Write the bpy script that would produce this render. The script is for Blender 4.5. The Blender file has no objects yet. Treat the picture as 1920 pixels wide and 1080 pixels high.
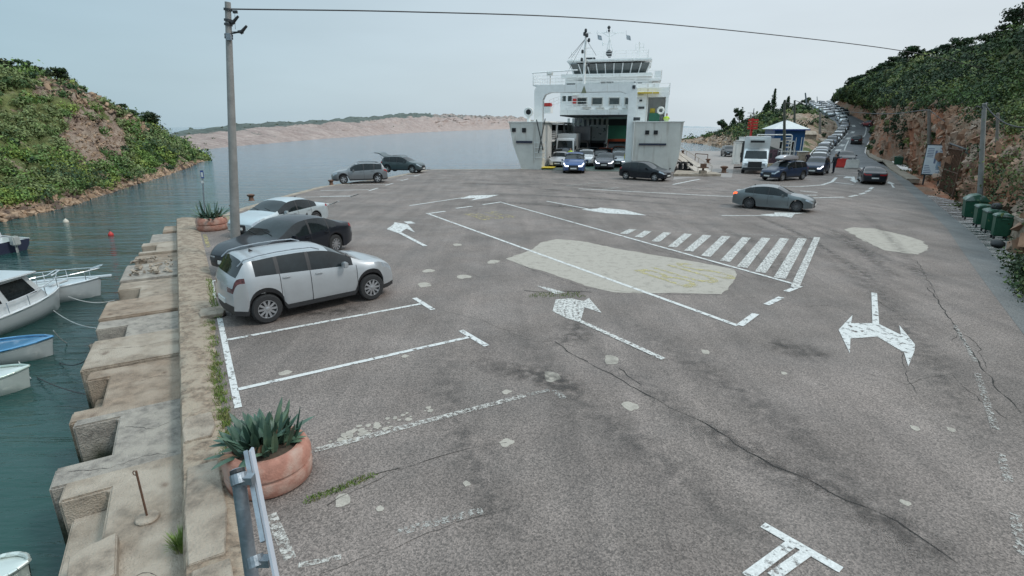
import bpy, bmesh, math, random
import numpy as np
from mathutils import Vector, Matrix, noise

# ------------------------------------------------------------------ camera, world, sun, exposure
SC = bpy.context.scene
COL = SC.collection
R = math.radians
F = 1000.0; PITCH = R(16.8); CAMH = 4.3
cam_d = bpy.data.cameras.new("camera"); cam = bpy.data.objects.new("camera", cam_d); COL.objects.link(cam)
cam_d.sensor_width = 36.0; cam_d.lens = F / 1920 * 36.0; cam_d.clip_start = 0.1; cam_d.clip_end = 60000
cam.location = (0, 0, CAMH); cam.rotation_euler = (R(90) - PITCH, 0, 0)
SC.camera = cam
SUN_EL, SUN_AZ = 48, 108          # azimuth from +Y towards +X
w = bpy.data.worlds.new("World"); SC.world = w; w.use_nodes = True
nt = w.node_tree; nt.nodes.clear()
def wn(t, **k):
    n = nt.nodes.new(t)
    for a, b in k.items(): setattr(n, a, b)
    return n
out = wn('ShaderNodeOutputWorld'); bg = wn('ShaderNodeBackground'); sky = wn('ShaderNodeTexSky')
sky.sky_type = 'NISHITA'; sky.sun_disc = False; sky.sun_elevation = R(SUN_EL); sky.sun_rotation = R(SUN_AZ)
sky.air_density = 1.0; sky.dust_density = 3.5; sky.ozone_density = 1.5
# thin even cloud: the clear sky is mixed with cloud that is whiter low down and towards the sun
tc = wn('ShaderNodeTexCoord'); sep = wn('ShaderNodeSeparateXYZ'); nt.links.new(tc.outputs['Generated'], sep.inputs[0])
dot = wn('ShaderNodeVectorMath', operation='DOT_PRODUCT'); nt.links.new(tc.outputs['Generated'], dot.inputs[0])
dot.inputs[1].default_value = (0.86, 0.50, 0.0)
mr = wn('ShaderNodeMapRange'); mr.inputs['From Min'].default_value = -0.2; mr.inputs['From Max'].default_value = 0.95
nt.links.new(dot.outputs['Value'], mr.inputs['Value'])
cr = wn('ShaderNodeMix', data_type='RGBA'); cr.inputs[6].default_value = (5.0, 6.9, 7.9, 1); cr.inputs[7].default_value = (8.9, 9.8, 10.4, 1)
nt.links.new(mr.outputs[0], cr.inputs[0])
cn = wn('ShaderNodeTexNoise'); cn.inputs['Scale'].default_value = 2.2; cn.inputs['Detail'].default_value = 4
mp = wn('ShaderNodeMapping'); mp.inputs['Scale'].default_value = (1, 1, 5); nt.links.new(tc.outputs['Generated'], mp.inputs[0]); nt.links.new(mp.outputs[0], cn.inputs['Vector'])
cm = wn('ShaderNodeMapRange'); cm.inputs['To Min'].default_value = 0.88; cm.inputs['To Max'].default_value = 1.12; nt.links.new(cn.outputs['Fac'], cm.inputs['Value'])
sc = wn('ShaderNodeVectorMath', operation='SCALE'); nt.links.new(cr.outputs[2], sc.inputs[0]); nt.links.new(cm.outputs[0], sc.inputs['Scale'])
mx = wn('ShaderNodeMix', data_type='RGBA'); mx.inputs[0].default_value = 0.82
nt.links.new(sky.outputs[0], mx.inputs[6]); 
# cloud grows brighter towards the zenith, as an overcast sky does
zr = wn('ShaderNodeMapRange'); zr.inputs['From Min'].default_value = 0.28; zr.inputs['From Max'].default_value = 0.95; zr.inputs['To Min'].default_value = 1.0; zr.inputs['To Max'].default_value = 2.5
nt.links.new(sep.outputs['Z'], zr.inputs['Value']); sc2 = wn('ShaderNodeVectorMath', operation='SCALE'); nt.links.new(sc.outputs[0], sc2.inputs[0]); nt.links.new(zr.outputs[0], sc2.inputs['Scale'])
nt.links.new(sc2.outputs[0], mx.inputs[7])
nt.links.new(mx.outputs[2], bg.inputs['Color']); bg.inputs['Strength'].default_value = 0.09
nt.links.new(bg.outputs[0], out.inputs[0])
sd = bpy.data.lights.new("sun", 'SUN'); sd.energy = 1.5; sd.angle = R(10); sd.color = (1, 0.96, 0.9)
so = bpy.data.objects.new("sun", sd); COL.objects.link(so)
so.rotation_euler = (R(90 - SUN_EL), 0, R(180 - SUN_AZ)); so.location = (0, 0, 60)
SC.view_settings.view_transform = 'Standard'; SC.view_settings.look = 'None'
SC.view_settings.exposure = 0.0; SC.view_settings.gamma = 1.0; SC.view_settings.use_curve_mapping = False
SC.render.resolution_x = 1024; SC.render.resolution_y = 576
SC.cycles.max_bounces = 6; SC.cycles.transparent_max_bounces = 24

# ------------------------------------------------------------------ rays from picture coordinates (1920x1080) to the place
CP, SP = math.cos(PITCH), math.sin(PITCH)
def ray(px, py):
    v = 540 - py
    return Vector((px - 960, F * CP + v * SP, v * CP - F * SP))
def g(px, py, z=0.0):
    r = ray(px, py); return Vector((0, 0, CAMH)) + r * ((z - CAMH) / r.z)
def P(px, py, Y):
    r = ray(px, py); return Vector((0, 0, CAMH)) + r * (Y / r.y)
def PZ(px, Y, z):                       # the point at distance Y and height z seen in column px
    dep = Y * CP + (CAMH - z) * SP
    return Vector(((px - 960) * dep / F, Y, z))
WATER = -1.3

# ------------------------------------------------------------------ materials
def mat(name, col, rough=0.6, metal=0.0, var=0.12, scale=6.0, bump=0.0, bscale=None, coat=0.0, spec=0.5, emit=None, col2=None, c2=(0.5, 0.65), c2s=1.5, st=None, tide=False):
    m = bpy.data.materials.new(name); m.use_nodes = True; t = m.node_tree; b = t.nodes['Principled BSDF']
    L = t.links.new; N = t.nodes.new
    b.inputs['Roughness'].default_value = rough; b.inputs['Metallic'].default_value = metal
    b.inputs['Specular IOR Level'].default_value = spec
    if coat: b.inputs['Coat Weight'].default_value = coat; b.inputs['Coat Roughness'].default_value = 0.06
    co = N('ShaderNodeTexCoord')
    n = N('ShaderNodeTexNoise'); n.inputs['Scale'].default_value = scale; n.inputs['Detail'].default_value = 6; n.inputs['Roughness'].default_value = 0.65
    L(co.outputs['Object'], n.inputs['Vector'])
    r = N('ShaderNodeMapRange'); r.inputs['From Min'].default_value = 0.3; r.inputs['From Max'].default_value = 0.7
    r.inputs['To Min'].default_value = 1 - var; r.inputs['To Max'].default_value = 1 + var
    L(n.outputs['Fac'], r.inputs['Value'])
    s = N('ShaderNodeVectorMath'); s.operation = 'SCALE'; s.inputs[0].default_value = col[:3]; L(r.outputs[0], s.inputs['Scale'])
    cur = s.outputs[0]
    if col2:
        n2 = N('ShaderNodeTexNoise'); n2.inputs['Scale'].default_value = c2s; n2.inputs['Detail'].default_value = 7; 
        if st:
            mq = N('ShaderNodeMapping'); mq.inputs['Scale'].default_value = st; L(co.outputs['Object'], mq.inputs[0]); L(mq.outputs[0], n2.inputs['Vector'])
        else: L(co.outputs['Object'], n2.inputs['Vector'])
        r2 = N('ShaderNodeMapRange'); r2.inputs['From Min'].default_value = c2[0]; r2.inputs['From Max'].default_value = c2[1]; L(n2.outputs['Fac'], r2.inputs['Value'])
        x = N('ShaderNodeMix'); x.data_type = 'RGBA'; L(r2.outputs[0], x.inputs[0]); L(cur, x.inputs[6]); x.inputs[7].default_value = (*col2, 1); cur = x.outputs[2]
    if tide:                                  # wet, weed-dark band near the waterline
        ge = N('ShaderNodeSeparateXYZ'); L(co.outputs['Object'], ge.inputs[0]); n3 = N('ShaderNodeTexNoise'); n3.inputs['Scale'].default_value = 4; n3.inputs['Detail'].default_value = 6; L(co.outputs['Object'], n3.inputs['Vector'])
        ad = N('ShaderNodeMath'); ad.operation = 'MULTIPLY_ADD'; ad.inputs[1].default_value = .55; L(n3.outputs['Fac'], ad.inputs[0]); L(ge.outputs['Z'], ad.inputs[2])
        r3 = N('ShaderNodeMapRange'); r3.inputs['From Min'].default_value = -.72; r3.inputs['From Max'].default_value = -.42; L(ad.outputs[0], r3.inputs['Value'])
        x = N('ShaderNodeMix'); x.data_type = 'RGBA'; L(r3.outputs[0], x.inputs[0]); L(cur, x.inputs[7]); x.inputs[6].default_value = (0.045, 0.048, 0.03, 1); cur = x.outputs[2]
    L(cur, b.inputs['Base Color'])
    if bump:
        bn = N('ShaderNodeTexNoise'); bn.inputs['Scale'].default_value = bscale or scale * 3; bn.inputs['Detail'].default_value = 8; L(co.outputs['Object'], bn.inputs['Vector'])
        bb = N('ShaderNodeBump'); bb.inputs['Strength'].default_value = bump; bb.inputs['Distance'].default_value = 0.03
        L(bn.outputs['Fac'], bb.inputs['Height']); L(bb.outputs[0], b.inputs['Normal'])
    if emit:
        b.inputs['Emission Color'].default_value = (*emit[:3], 1); b.inputs['Emission Strength'].default_value = emit[3]
    return m
M = {}
def paint(c, rough=0.3):
    k = ('paint', c)
    if k not in M:
        dk = max(c) < .12; M[k] = mat('car_paint', c, .3 if dk else rough, 0.0 if dk else .3, 0.05, 3, coat=.4 if dk else .6, spec=.15 if dk else .5)
    return M[k]
M['glass'] = mat('dark_glass', (0.012, 0.016, 0.018), 0.05, 0, 0.5, 2.5, spec=0.4)
M['tyre'] = mat('tyre', (0.022, 0.022, 0.023), 0.85, 0, 0.2, 8)
M['rim'] = mat('rim', (0.45, 0.46, 0.48), 0.3, 0.8, 0.08, 8)
M['darkrim'] = mat('dark_rim', (0.12, 0.12, 0.125), 0.35, 0.7, 0.1, 8)
M['black'] = mat('black_plastic', (0.02, 0.02, 0.022), 0.55, 0, 0.2, 8)
M['chrome'] = mat('chrome', (0.6, 0.61, 0.62), 0.2, 0.9, 0.05, 8)
M['lamp'] = mat('lamp_glass', (0.42, 0.46, 0.5), 0.1, 0.4, 0.3, 14)
M['lampon'] = mat('lamp_lit', (0.8, 0.85, 1), 0.2, 0, 0.02, 8, emit=(0.85, 0.9, 1.0, 2.2))
M['tail'] = mat('tail_lamp', (0.30, 0.012, 0.015), 0.15, 0, 0.25, 14)
M['tailon'] = mat('tail_lamp_lit', (0.8, 0.06, 0.02), 0.2, 0, 0.02, 8, emit=(1.0, 0.13, 0.03, 2.0))
M['plate'] = mat('number_plate', (0.62, 0.62, 0.6), 0.4, 0, 0.15, 30)
M['white'] = mat('white_paint', (0.60, 0.61, 0.60), 0.4, 0, 0.06, 2.5)
M['steel'] = mat('galvanised_steel', (0.24, 0.27, 0.30), 0.45, 0.6, 0.25, 9, bump=0.2)
M['darksteel'] = mat('dark_steel', (0.05, 0.055, 0.06), 0.5, 0.4, 0.3, 9)
M['rust'] = mat('rusty_steel', (0.13, 0.07, 0.045), 0.75, 0.2, 0.4, 9)
M['conc'] = mat('concrete', (0.255, 0.205, 0.16), 0.9, 0, 0.42, 7, 0.9, 34, col2=(0.36, 0.30, 0.24), c2=(0.42, 0.6), c2s=2.3)
M['wood'] = mat('weathered_wood', (0.20, 0.18, 0.16), 0.8, 0, 0.25, 4, 0.4, 20)
M['poleconc'] = mat('pole_concrete', (0.24, 0.235, 0.225), 0.8, 0, 0.2, 3, 0.3, 20)

# ------------------------------------------------------------------ mesh builder
class MB:
    def __init__(s): s.v = []; s.f = []; s.m = []
    def add(s, vs, fs, mi=0):
        o = len(s.v); s.v += [tuple(p) for p in vs]; s.f += [tuple(o + i for i in f) for f in fs]; s.m += [mi] * len(fs)
    def box(s, x0, x1, y0, y1, z0, z1, mi=0, mtx=None):
        vs = [Vector(p) for p in ((x0,y0,z0),(x1,y0,z0),(x1,y1,z0),(x0,y1,z0),(x0,y0,z1),(x1,y0,z1),(x1,y1,z1),(x0,y1,z1))]
        if mtx: vs = [mtx @ p for p in vs]
        s.add(vs, [(0,3,2,1),(4,5,6,7),(0,1,5,4),(1,2,6,5),(2,3,7,6),(3,0,4,7)], mi); return s
    def tube(s, a, b, r0, r1=None, n=8, mi=0, cap=True):
        a = Vector(a); b = Vector(b); r1 = r0 if r1 is None else r1
        d = (b - a).normalized(); u = d.orthogonal().normalized(); w_ = d.cross(u)
        vs = []
        for (c, r) in ((a, r0), (b, r1)):
            for i in range(n):
                t = 2 * math.pi * i / n; vs.append(c + (u * math.cos(t) + w_ * math.sin(t)) * r)
        fs = [(i, (i+1) % n, n + (i+1) % n, n + i) for i in range(n)]
        if cap: fs += [tuple(range(n-1, -1, -1)), tuple(range(n, 2*n))]
        s.add(vs, fs, mi); return s
    def path(s, pts, r, n=6, mi=0):
        for a, b in zip(pts[:-1], pts[1:]): s.tube(a, b, r, r, n, mi)
        return s
    def lathe(s, prof, n=24, axis='z', c=(0,0,0), mi=0, cap0=True, cap1=True):
        vs = []
        for (r, h) in prof:
            for i in range(n):
                t = 2*math.pi*i/n; p = (r*math.cos(t), r*math.sin(t), h)
                if axis == 'y': p = (p[0], p[2], p[1])
                vs.append((p[0]+c[0], p[1]+c[1], p[2]+c[2]))
        k = len(prof); fs = [(j*n+i, j*n+(i+1)%n, (j+1)*n+(i+1)%n, (j+1)*n+i) for j in range(k-1) for i in range(n)]
        if cap0: fs.append(tuple(range(n-1, -1, -1)))
        if cap1: fs.append(tuple(range((k-1)*n, k*n)))
        s.add(vs, fs, mi); return s
    def prism(s, poly, z0, z1, mi=0, f=None):
        n = len(poly); f = f or (lambda x, y, z: (x, y, z))
        vs = [f(p[0], p[1], z0) for p in poly] + [f(p[0], p[1], z1) for p in poly]
        s.add(vs, [tuple(range(n-1,-1,-1)), tuple(range(n, 2*n))] + [(i,(i+1)%n,n+(i+1)%n,n+i) for i in range(n)], mi); return s
    def build(s, name, mats, parent=None, smooth=None, bevel=0, fix=True):
        me = bpy.data.meshes.new(name); me.from_pydata(s.v, [], s.f)
        if not isinstance(mats, (list, tuple)): mats = [mats]
        for m in mats: me.materials.append(M[m] if isinstance(m, str) else m)
        if max(s.m, default=0) > 0: me.polygons.foreach_set('material_index', s.m)
        if fix or bevel:
            bm = bmesh.new(); bm.from_mesh(me)
            if bevel:
                ed = [e for e in bm.edges if len(e.link_faces) == 2 and e.calc_face_angle(0) > 0.6]
                bmesh.ops.bevel(bm, geom=ed, offset=bevel, segments=2, affect='EDGES', clamp_overlap=True)
            if fix: bmesh.ops.recalc_face_normals(bm, faces=bm.faces)
            bm.to_mesh(me); bm.free()
        if smooth is not None:
            me.polygons.foreach_set('use_smooth', [True]*len(me.polygons)); me.set_sharp_from_angle(angle=R(smooth))
        o = bpy.data.objects.new(name, me); COL.objects.link(o)
        if parent: o.parent = parent
        return o
def tag(o, label=None, cat=None, group=None, kind=None):
    for k, v in (('label', label), ('category', cat), ('group', group), ('kind', kind)):
        if v: o[k] = v
    return o
def empty(name, loc, label=None, cat=None, group=None, rz=0.0):
    o = bpy.data.objects.new(name, None); COL.objects.link(o); o.location = loc; o.rotation_euler = (0, 0, rz); o.empty_display_size = 0.3
    return tag(o, label, cat, group)
def dup(o, parent=None):
    c = o.copy(); COL.objects.link(c)
    if parent: c.parent = parent
    for ch in list(o.children): dup(ch, c)
    return c
def catmull(pts, n):
    """n samples through the control points"""
    A = [Vector(p) for p in pts]; A = [A[0]*2 - A[1]] + A + [A[-1]*2 - A[-2]]; out_ = []
    for k in range(n):
        t = k/(n-1)*(len(pts)-1); i = min(int(t), len(pts)-2); t -= i
        p0, p1, p2, p3 = A[i:i+4]
        out_.append(0.5*((2*p1)+(p2-p0)*t+(2*p0-5*p1+4*p2-p3)*t*t+(3*p1-p0-3*p2+p3)*t*t*t))
    return out_
# ------------------------------------------------------------------ asphalt, paint and other ground materials
def asphalt(name, base, dark, rough=0.75, speck=0.45):
    m = bpy.data.materials.new(name); m.use_nodes = True; t = m.node_tree; b = t.nodes['Principled BSDF']; L = t.links.new; N = t.nodes.new
    co = N('ShaderNodeTexCoord')
    def nz(sc_, det=4, ro=0.6, mapping=None):
        n = N('ShaderNodeTexNoise'); n.inputs['Scale'].default_value = sc_; n.inputs['Detail'].default_value = det; n.inputs['Roughness'].default_value = ro
        if mapping:
            q = N('ShaderNodeMapping'); q.inputs['Scale'].default_value = mapping[0]; q.inputs['Rotation'].default_value = (0, 0, mapping[1]); L(co.outputs['Object'], q.inputs[0]); L(q.outputs[0], n.inputs['Vector'])
        else: L(co.outputs['Object'], n.inputs['Vector'])
        return n.outputs['Fac']
    def mr_(v, a, b_, c, d):
        r = N('ShaderNodeMapRange'); r.inputs['From Min'].default_value = a; r.inputs['From Max'].default_value = b_; r.inputs['To Min'].default_value = c; r.inputs['To Max'].default_value = d; L(v, r.inputs['Value']); return r.outputs[0]
    def mul(a, b_):
        q = N('ShaderNodeMath'); q.operation = 'MULTIPLY'; L(a, q.inputs[0]); L(b_, q.inputs[1]); return q.outputs[0]
    vo = N('ShaderNodeTexVoronoi'); vo.inputs['Scale'].default_value = 58; L(co.outputs['Object'], vo.inputs['Vector'])
    sx = N('ShaderNodeSeparateXYZ'); L(vo.outputs['Color'], sx.inputs[0])
    s1 = mr_(sx.outputs[0], 0, 1, 1 - speck, 1 + speck * 1.1)
    s2 = mr_(nz(28, 3), 0.35, 0.65, 0.82, 1.2)
    s3 = mr_(nz(0.55, 5), 0.35, 0.65, 0.84, 1.12)
    s4 = mr_(nz(1.0, 5, 0.6, ((1.6, 0.12, 1), R(-38))), 0.4, 0.62, 1.07, 0.88)
    f = mul(mul(s1, s2), mul(s3, s4))
    x = N('ShaderNodeMix'); x.data_type = 'RGBA'; x.inputs[6].default_value = (*base, 1); x.inputs[7].default_value = (*dark, 1)
    L(mr_(nz(0.22, 6), 0.42, 0.62, 0, 1), x.inputs[0])
    s = N('ShaderNodeVectorMath'); s.operation = 'SCALE'; L(x.outputs[2], s.inputs[0]); L(f, s.inputs['Scale']); L(s.outputs[0], b.inputs['Base Color'])
    L(mr_(nz(0.7, 4), 0.35, 0.65, rough - 0.14, rough + 0.1), b.inputs['Roughness'])
    bb = N('ShaderNodeBump'); bb.inputs['Strength'].default_value = 0.55; bb.inputs['Distance'].default_value = 0.012; L(vo.outputs['Distance'], bb.inputs['Height']); L(bb.outputs[0], b.inputs['Normal'])
    return m
M['asphalt'] = asphalt('asphalt', (0.184, 0.149, 0.132), (0.146, 0.119, 0.105), speck=.42)
M['asphalt_new'] = asphalt('asphalt_new', (0.152, 0.148, 0.142), (0.136, 0.134, 0.13), 0.8, 0.12)
M['asphalt_road'] = asphalt('asphalt_road', (0.145, 0.146, 0.152), (0.12, 0.122, 0.128), 0.7, 0.2)

def worn(name, col, lo, hi, scale=7.0, rough=0.6, under=None):
    """road paint or cement worn through to what lies under it"""
    m = bpy.data.materials.new(name); m.use_nodes = True; t = m.node_tree; b = t.nodes['Principled BSDF']; L = t.links.new; N = t.nodes.new
    co = N('ShaderNodeTexCoord'); n = N('ShaderNodeTexNoise'); n.inputs['Scale'].default_value = scale; n.inputs['Detail'].default_value = 9; n.inputs['Roughness'].default_value = 0.72; L(co.outputs['Object'], n.inputs['Vector'])
    r = N('ShaderNodeMapRange'); r.inputs['From Min'].default_value = lo; r.inputs['From Max'].default_value = hi; L(n.outputs['Fac'], r.inputs['Value'])
    n2 = N('ShaderNodeTexNoise'); n2.inputs['Scale'].default_value = 45; n2.inputs['Detail'].default_value = 3; L(co.outputs['Object'], n2.inputs['Vector'])
    r2 = N('ShaderNodeMapRange'); r2.inputs['From Min'].default_value = 0.3; r2.inputs['From Max'].default_value = 0.7; r2.inputs['To Min'].default_value = 0.82; r2.inputs['To Max'].default_value = 1.15; L(n2.outputs['Fac'], r2.inputs['Value'])
    x = N('ShaderNodeMix'); x.data_type = 'RGBA'; x.inputs[6].default_value = (*(under or col), 1); x.inputs[7].default_value = (*col, 1); L(r.outputs[0], x.inputs[0])
    if not under:                                # bare ground shows where the paint is gone
        tr = N('ShaderNodeBsdfTransparent'); ms = N('ShaderNodeMixShader'); L(r.outputs[0], ms.inputs[0]); L(tr.outputs[0], ms.inputs[1]); L(b.outputs[0], ms.inputs[2]); L(ms.outputs[0], t.nodes['Material Output'].inputs[0])
    s = N('ShaderNodeVectorMath'); s.operation = 'SCALE'; L(x.outputs[2], s.inputs[0]); L(r2.outputs[0], s.inputs['Scale']); L(s.outputs[0], b.inputs['Base Color']); b.inputs['Roughness'].default_value = rough
    return m
M['line'] = worn('road_paint', (0.58, 0.57, 0.55), 0.38, 0.47)
M['lineworn'] = worn('worn_road_paint', (0.56, 0.54, 0.51), 0.41, 0.51, 16)
M['linefaint'] = worn('faint_road_paint', (0.40, 0.38, 0.35), 0.48, 0.60, 18)
M['linefaint2'] = worn('scuffed_road_paint', (0.50, 0.47, 0.43), 0.44, 0.58, 16)
M['yellow'] = worn('yellow_paint', (0.46, 0.38, 0.15), 0.46, 0.60, 8)
M['yellowfaint'] = worn('faint_yellow_paint', (0.46, 0.39, 0.17), 0.42, 0.60, 7)
M['cement'] = worn('cement_patch', (0.37, 0.33, 0.283), 0.32, 0.50, 4, 0.85, under=(0.25, 0.222, 0.19))
M['apron'] = worn('concrete_apron', (0.30, 0.27, 0.25), 0.30, 0.6, 0.8, 0.8, under=(0.22, 0.19, 0.18))
M['crack'] = mat('crack', (0.028, 0.025, 0.022), 0.95, 0, 0.4, 20)

def mwater():
    m = bpy.data.materials.new('sea_water'); m.use_nodes = True; t = m.node_tree; b = t.nodes['Principled BSDF']; L = t.links.new; N = t.nodes.new
    b.inputs['Roughness'].default_value = 0.07; b.inputs['IOR'].default_value = 1.33; b.inputs['Specular IOR Level'].default_value = 0.5
    co = N('ShaderNodeTexCoord')
    n = N('ShaderNodeTexNoise'); n.inputs['Scale'].default_value = 0.09; n.inputs['Detail'].default_value = 4; L(co.outputs['Object'], n.inputs['Vector'])
    r = N('ShaderNodeMapRange'); r.inputs['From Min'].default_value = 0.35; r.inputs['From Max'].default_value = 0.65; L(n.outputs['Fac'], r.inputs['Value'])
    x = N('ShaderNodeMix'); x.data_type = 'RGBA'; x.inputs[6].default_value = (0.010, 0.034, 0.032, 1); x.inputs[7].default_value = (0.019, 0.064, 0.055, 1); L(r.outputs[0], x.inputs[0])
    # green inlet shallows; blue channel beyond, paler with sky reflection put into the colour
    ge = N('ShaderNodeSeparateXYZ'); L(co.outputs['Object'], ge.inputs[0]); rd = N('ShaderNodeMapRange'); rd.inputs['From Min'].default_value = 25; rd.inputs['From Max'].default_value = 85; L(ge.outputs['Y'], rd.inputs['Value'])
    xd = N('ShaderNodeMix'); xd.data_type = 'RGBA'; L(rd.outputs[0], xd.inputs[0]); L(x.outputs[2], xd.inputs[6]); xd.inputs[7].default_value = (0.075, 0.155, 0.205, 1); L(xd.outputs[2], b.inputs['Base Color'])
    hs = []
    for (s_, rot, det, wgt) in (((0.35, 1.5, 1), R(-20), 5, 1.0), ((1.0, 4.2, 1), R(-14), 4, 0.45), ((0.05, 0.30, 1), R(-10), 3, 2.2)):
        q = N('ShaderNodeMapping'); q.inputs['Scale'].default_value = s_; q.inputs['Rotation'].default_value = (0, 0, rot); L(co.outputs['Object'], q.inputs[0])
        nn = N('ShaderNodeTexNoise'); nn.inputs['Scale'].default_value = 1.0; nn.inputs['Detail'].default_value = det; nn.inputs['Distortion'].default_value = 0.5; L(q.outputs[0], nn.inputs['Vector'])
        k = N('ShaderNodeMath'); k.operation = 'MULTIPLY'; k.inputs[1].default_value = wgt; L(nn.outputs['Fac'], k.inputs[0]); hs.append(k.outputs[0])
    a = N('ShaderNodeMath'); L(hs[0], a.inputs[0]); L(hs[1], a.inputs[1]); a2 = N('ShaderNodeMath'); L(a.outputs[0], a2.inputs[0]); L(hs[2], a2.inputs[1])
    bb = N('ShaderNodeBump'); bb.inputs['Strength'].default_value = 0.6; bb.inputs['Distance'].default_value = 0.2; L(a2.outputs[0], bb.inputs['Height']); L(bb.outputs[0], b.inputs['Normal'])
    return m
M['water'] = mwater()

def sheet(name, poly, z, m, jitter=0.0, seed=1):
    pts = [Vector((p[0], p[1], 0)) for p in poly]
    if jitter:
        rr = random.Random(seed); q = []
        for i, p in enumerate(pts):
            nx = pts[(i+1) % len(pts)]; k = max(1, int((nx-p).length/0.18)); k = min(k, 40)
            for j in range(k): q.append(p.lerp(nx, j/k) + Vector((rr.uniform(-1,1), rr.uniform(-1,1), 0))*jitter)
        pts = q
    mb = MB(); mb.add([(p.x, p.y, z) for p in pts], [tuple(range(len(pts)))])
    o = mb.build(name, m, fix=False)
    if o.data.polygons[0].normal.z < 0: o.data.flip_normals()
    return tag(o, kind='structure')

# water out to the horizon
mb = MB(); mb.add([(-20000,-200,WATER),(20000,-200,WATER),(20000,40000,WATER),(-20000,40000,WATER)], [(0,1,2,3)])
tag(mb.build('sea', 'water', fix=False), kind='structure')

# quay frame: s runs along the wall away from the camera, t runs from the wall (0) towards the car park (+) or the water (-)
QA = Vector((-3.281, 4.275, 0)); QD = Vector((-0.51828, 0.85521, 0)); QN = Vector((0.85521, 0.51828, 0))
def Q(s, t, z=0.0): p = QA + QD*s + QN*t; return Vector((p.x, p.y, z))

# road up the hill: distance, left and right edge column, height
ROAD = [(60,1500,1662,0.0),(70,1512,1645,0.0),(80,1518,1628,0.05),(90,1525,1621,0.3),(100,1538,1623,0.8),(110,1550,1629,1.5),(125,1563,1639,2.8),(138,1571,1641,4.2),(150,1567,1622,5.6),(165,1545,1597,7.6),(180,1527,1578,9.6),(200,1514,1566,11.8),(225,1500,1560,13.0)]
def road_z(Y):
    if Y <= ROAD[0][0]: return 0.0
    for a, b in zip(ROAD[:-1], ROAD[1:]):
        if a[0] <= Y <= b[0]:
            t = (Y-a[0])/(b[0]-a[0]); return a[3]+(b[3]-a[3])*t
    return ROAD[-1][3]
def road_pt(Y, w_, dz=0.0):
    Y = max(Y, 60.0)
    for i in range(len(ROAD)-1):
        a, b = ROAD[i], ROAD[i+1]
        if a[0] <= Y <= b[0]:
            t = (Y-a[0])/(b[0]-a[0]); l = a[1]+(b[1]-a[1])*t; r_ = a[2]+(b[2]-a[2])*t; z = a[3]+(b[3]-a[3])*t
            p = PZ(l+(r_-l)*w_, Y, z); p.z += dz; return p
    a = ROAD[-1]; p = PZ(a[1]+(a[2]-a[1])*w_, Y, a[3]); p.z += dz; return p

RE = [g(1655,303), g(1668,318), g(1700,338), g(1745,375), g(1790,412), g(1830,445), g(1880,500), g(1925,560), g(2040,640)]
lot = [Q(-6,0.3), Q(21.5,0.3), g(385,412), g(455,390), g(530,368), g(600,350), g(720,334), g(800,318), g(990,317), Vector((17.6,58.2,0)), Vector((30.8,103,0)), Vector((43,103,0)), Vector((52,100,0)), road_pt(62,-0.2), road_pt(62,1.05)] + RE + [Vector((14,-6,0))]
mb = MB(); mb.prism([(p.x, p.y) for p in lot], -3.0, 0.0)
tag(mb.build('car_park', 'asphalt'), kind='structure')
# road ribbon
mb = MB(); vs = []; fs = []; Ys = [60+i*2.5 for i in range(67)]; W_ = 6
for Y in Ys:
    for j in range(W_+1): vs.append(road_pt(Y, j/W_, 0.012))
for i in range(len(Ys)-1):
    for j in range(W_): k = i*(W_+1)+j; fs.append((k, k+1, k+W_+2, k+W_+1))
mb.add(vs, fs); tag(mb.build('road', 'asphalt_road', smooth=60), kind='structure')
# newer darker strip along the right edge
sheet('asphalt_strip', [g(1652,306), g(1668,322), g(1690,345), g(1742,395), g(1777,430), g(1807,475), g(1850,535), g(1920,628), g(1990,720), g(2150,700), g(2020,630), g(1925,556), g(1880,497), g(1830,443), g(1790,410), g(1745,373), g(1700,336)], 0.004, 'asphalt_new')
# kerb up the right side
mb = MB(); kp = [RE[2], RE[1], RE[0]] + [road_pt(Y, 1.02) for Y in range(72, 152, 4)]
for a, b in zip(kp[:-1], kp[1:]):
    d = (b-a).normalized(); n_ = Vector((d.y, -d.x, 0)); 
    mb.add([a-Vector((0,0,.2)), a+n_*.9-Vector((0,0,.2)), b+n_*.9-Vector((0,0,.2)), b-Vector((0,0,.2)), a+Vector((0,0,.14)), a+n_*.9+Vector((0,0,.14)), b+n_*.9+Vector((0,0,.14)), b+Vector((0,0,.14))], [(4,5,6,7),(0,4,7,3),(1,2,6,5),(0,1,5,4),(3,7,6,2)])
tag(mb.build('kerb', 'conc'), kind='structure')
sheet('concrete_apron', [g(1262,292), Vector((31.2,102,0)), Vector((42.5,102,0)), g(1378,300), g(1372,333), g(1320,331), g(1262,337), Vector((18.2,60,0))], 0.004, 'apron')
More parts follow.
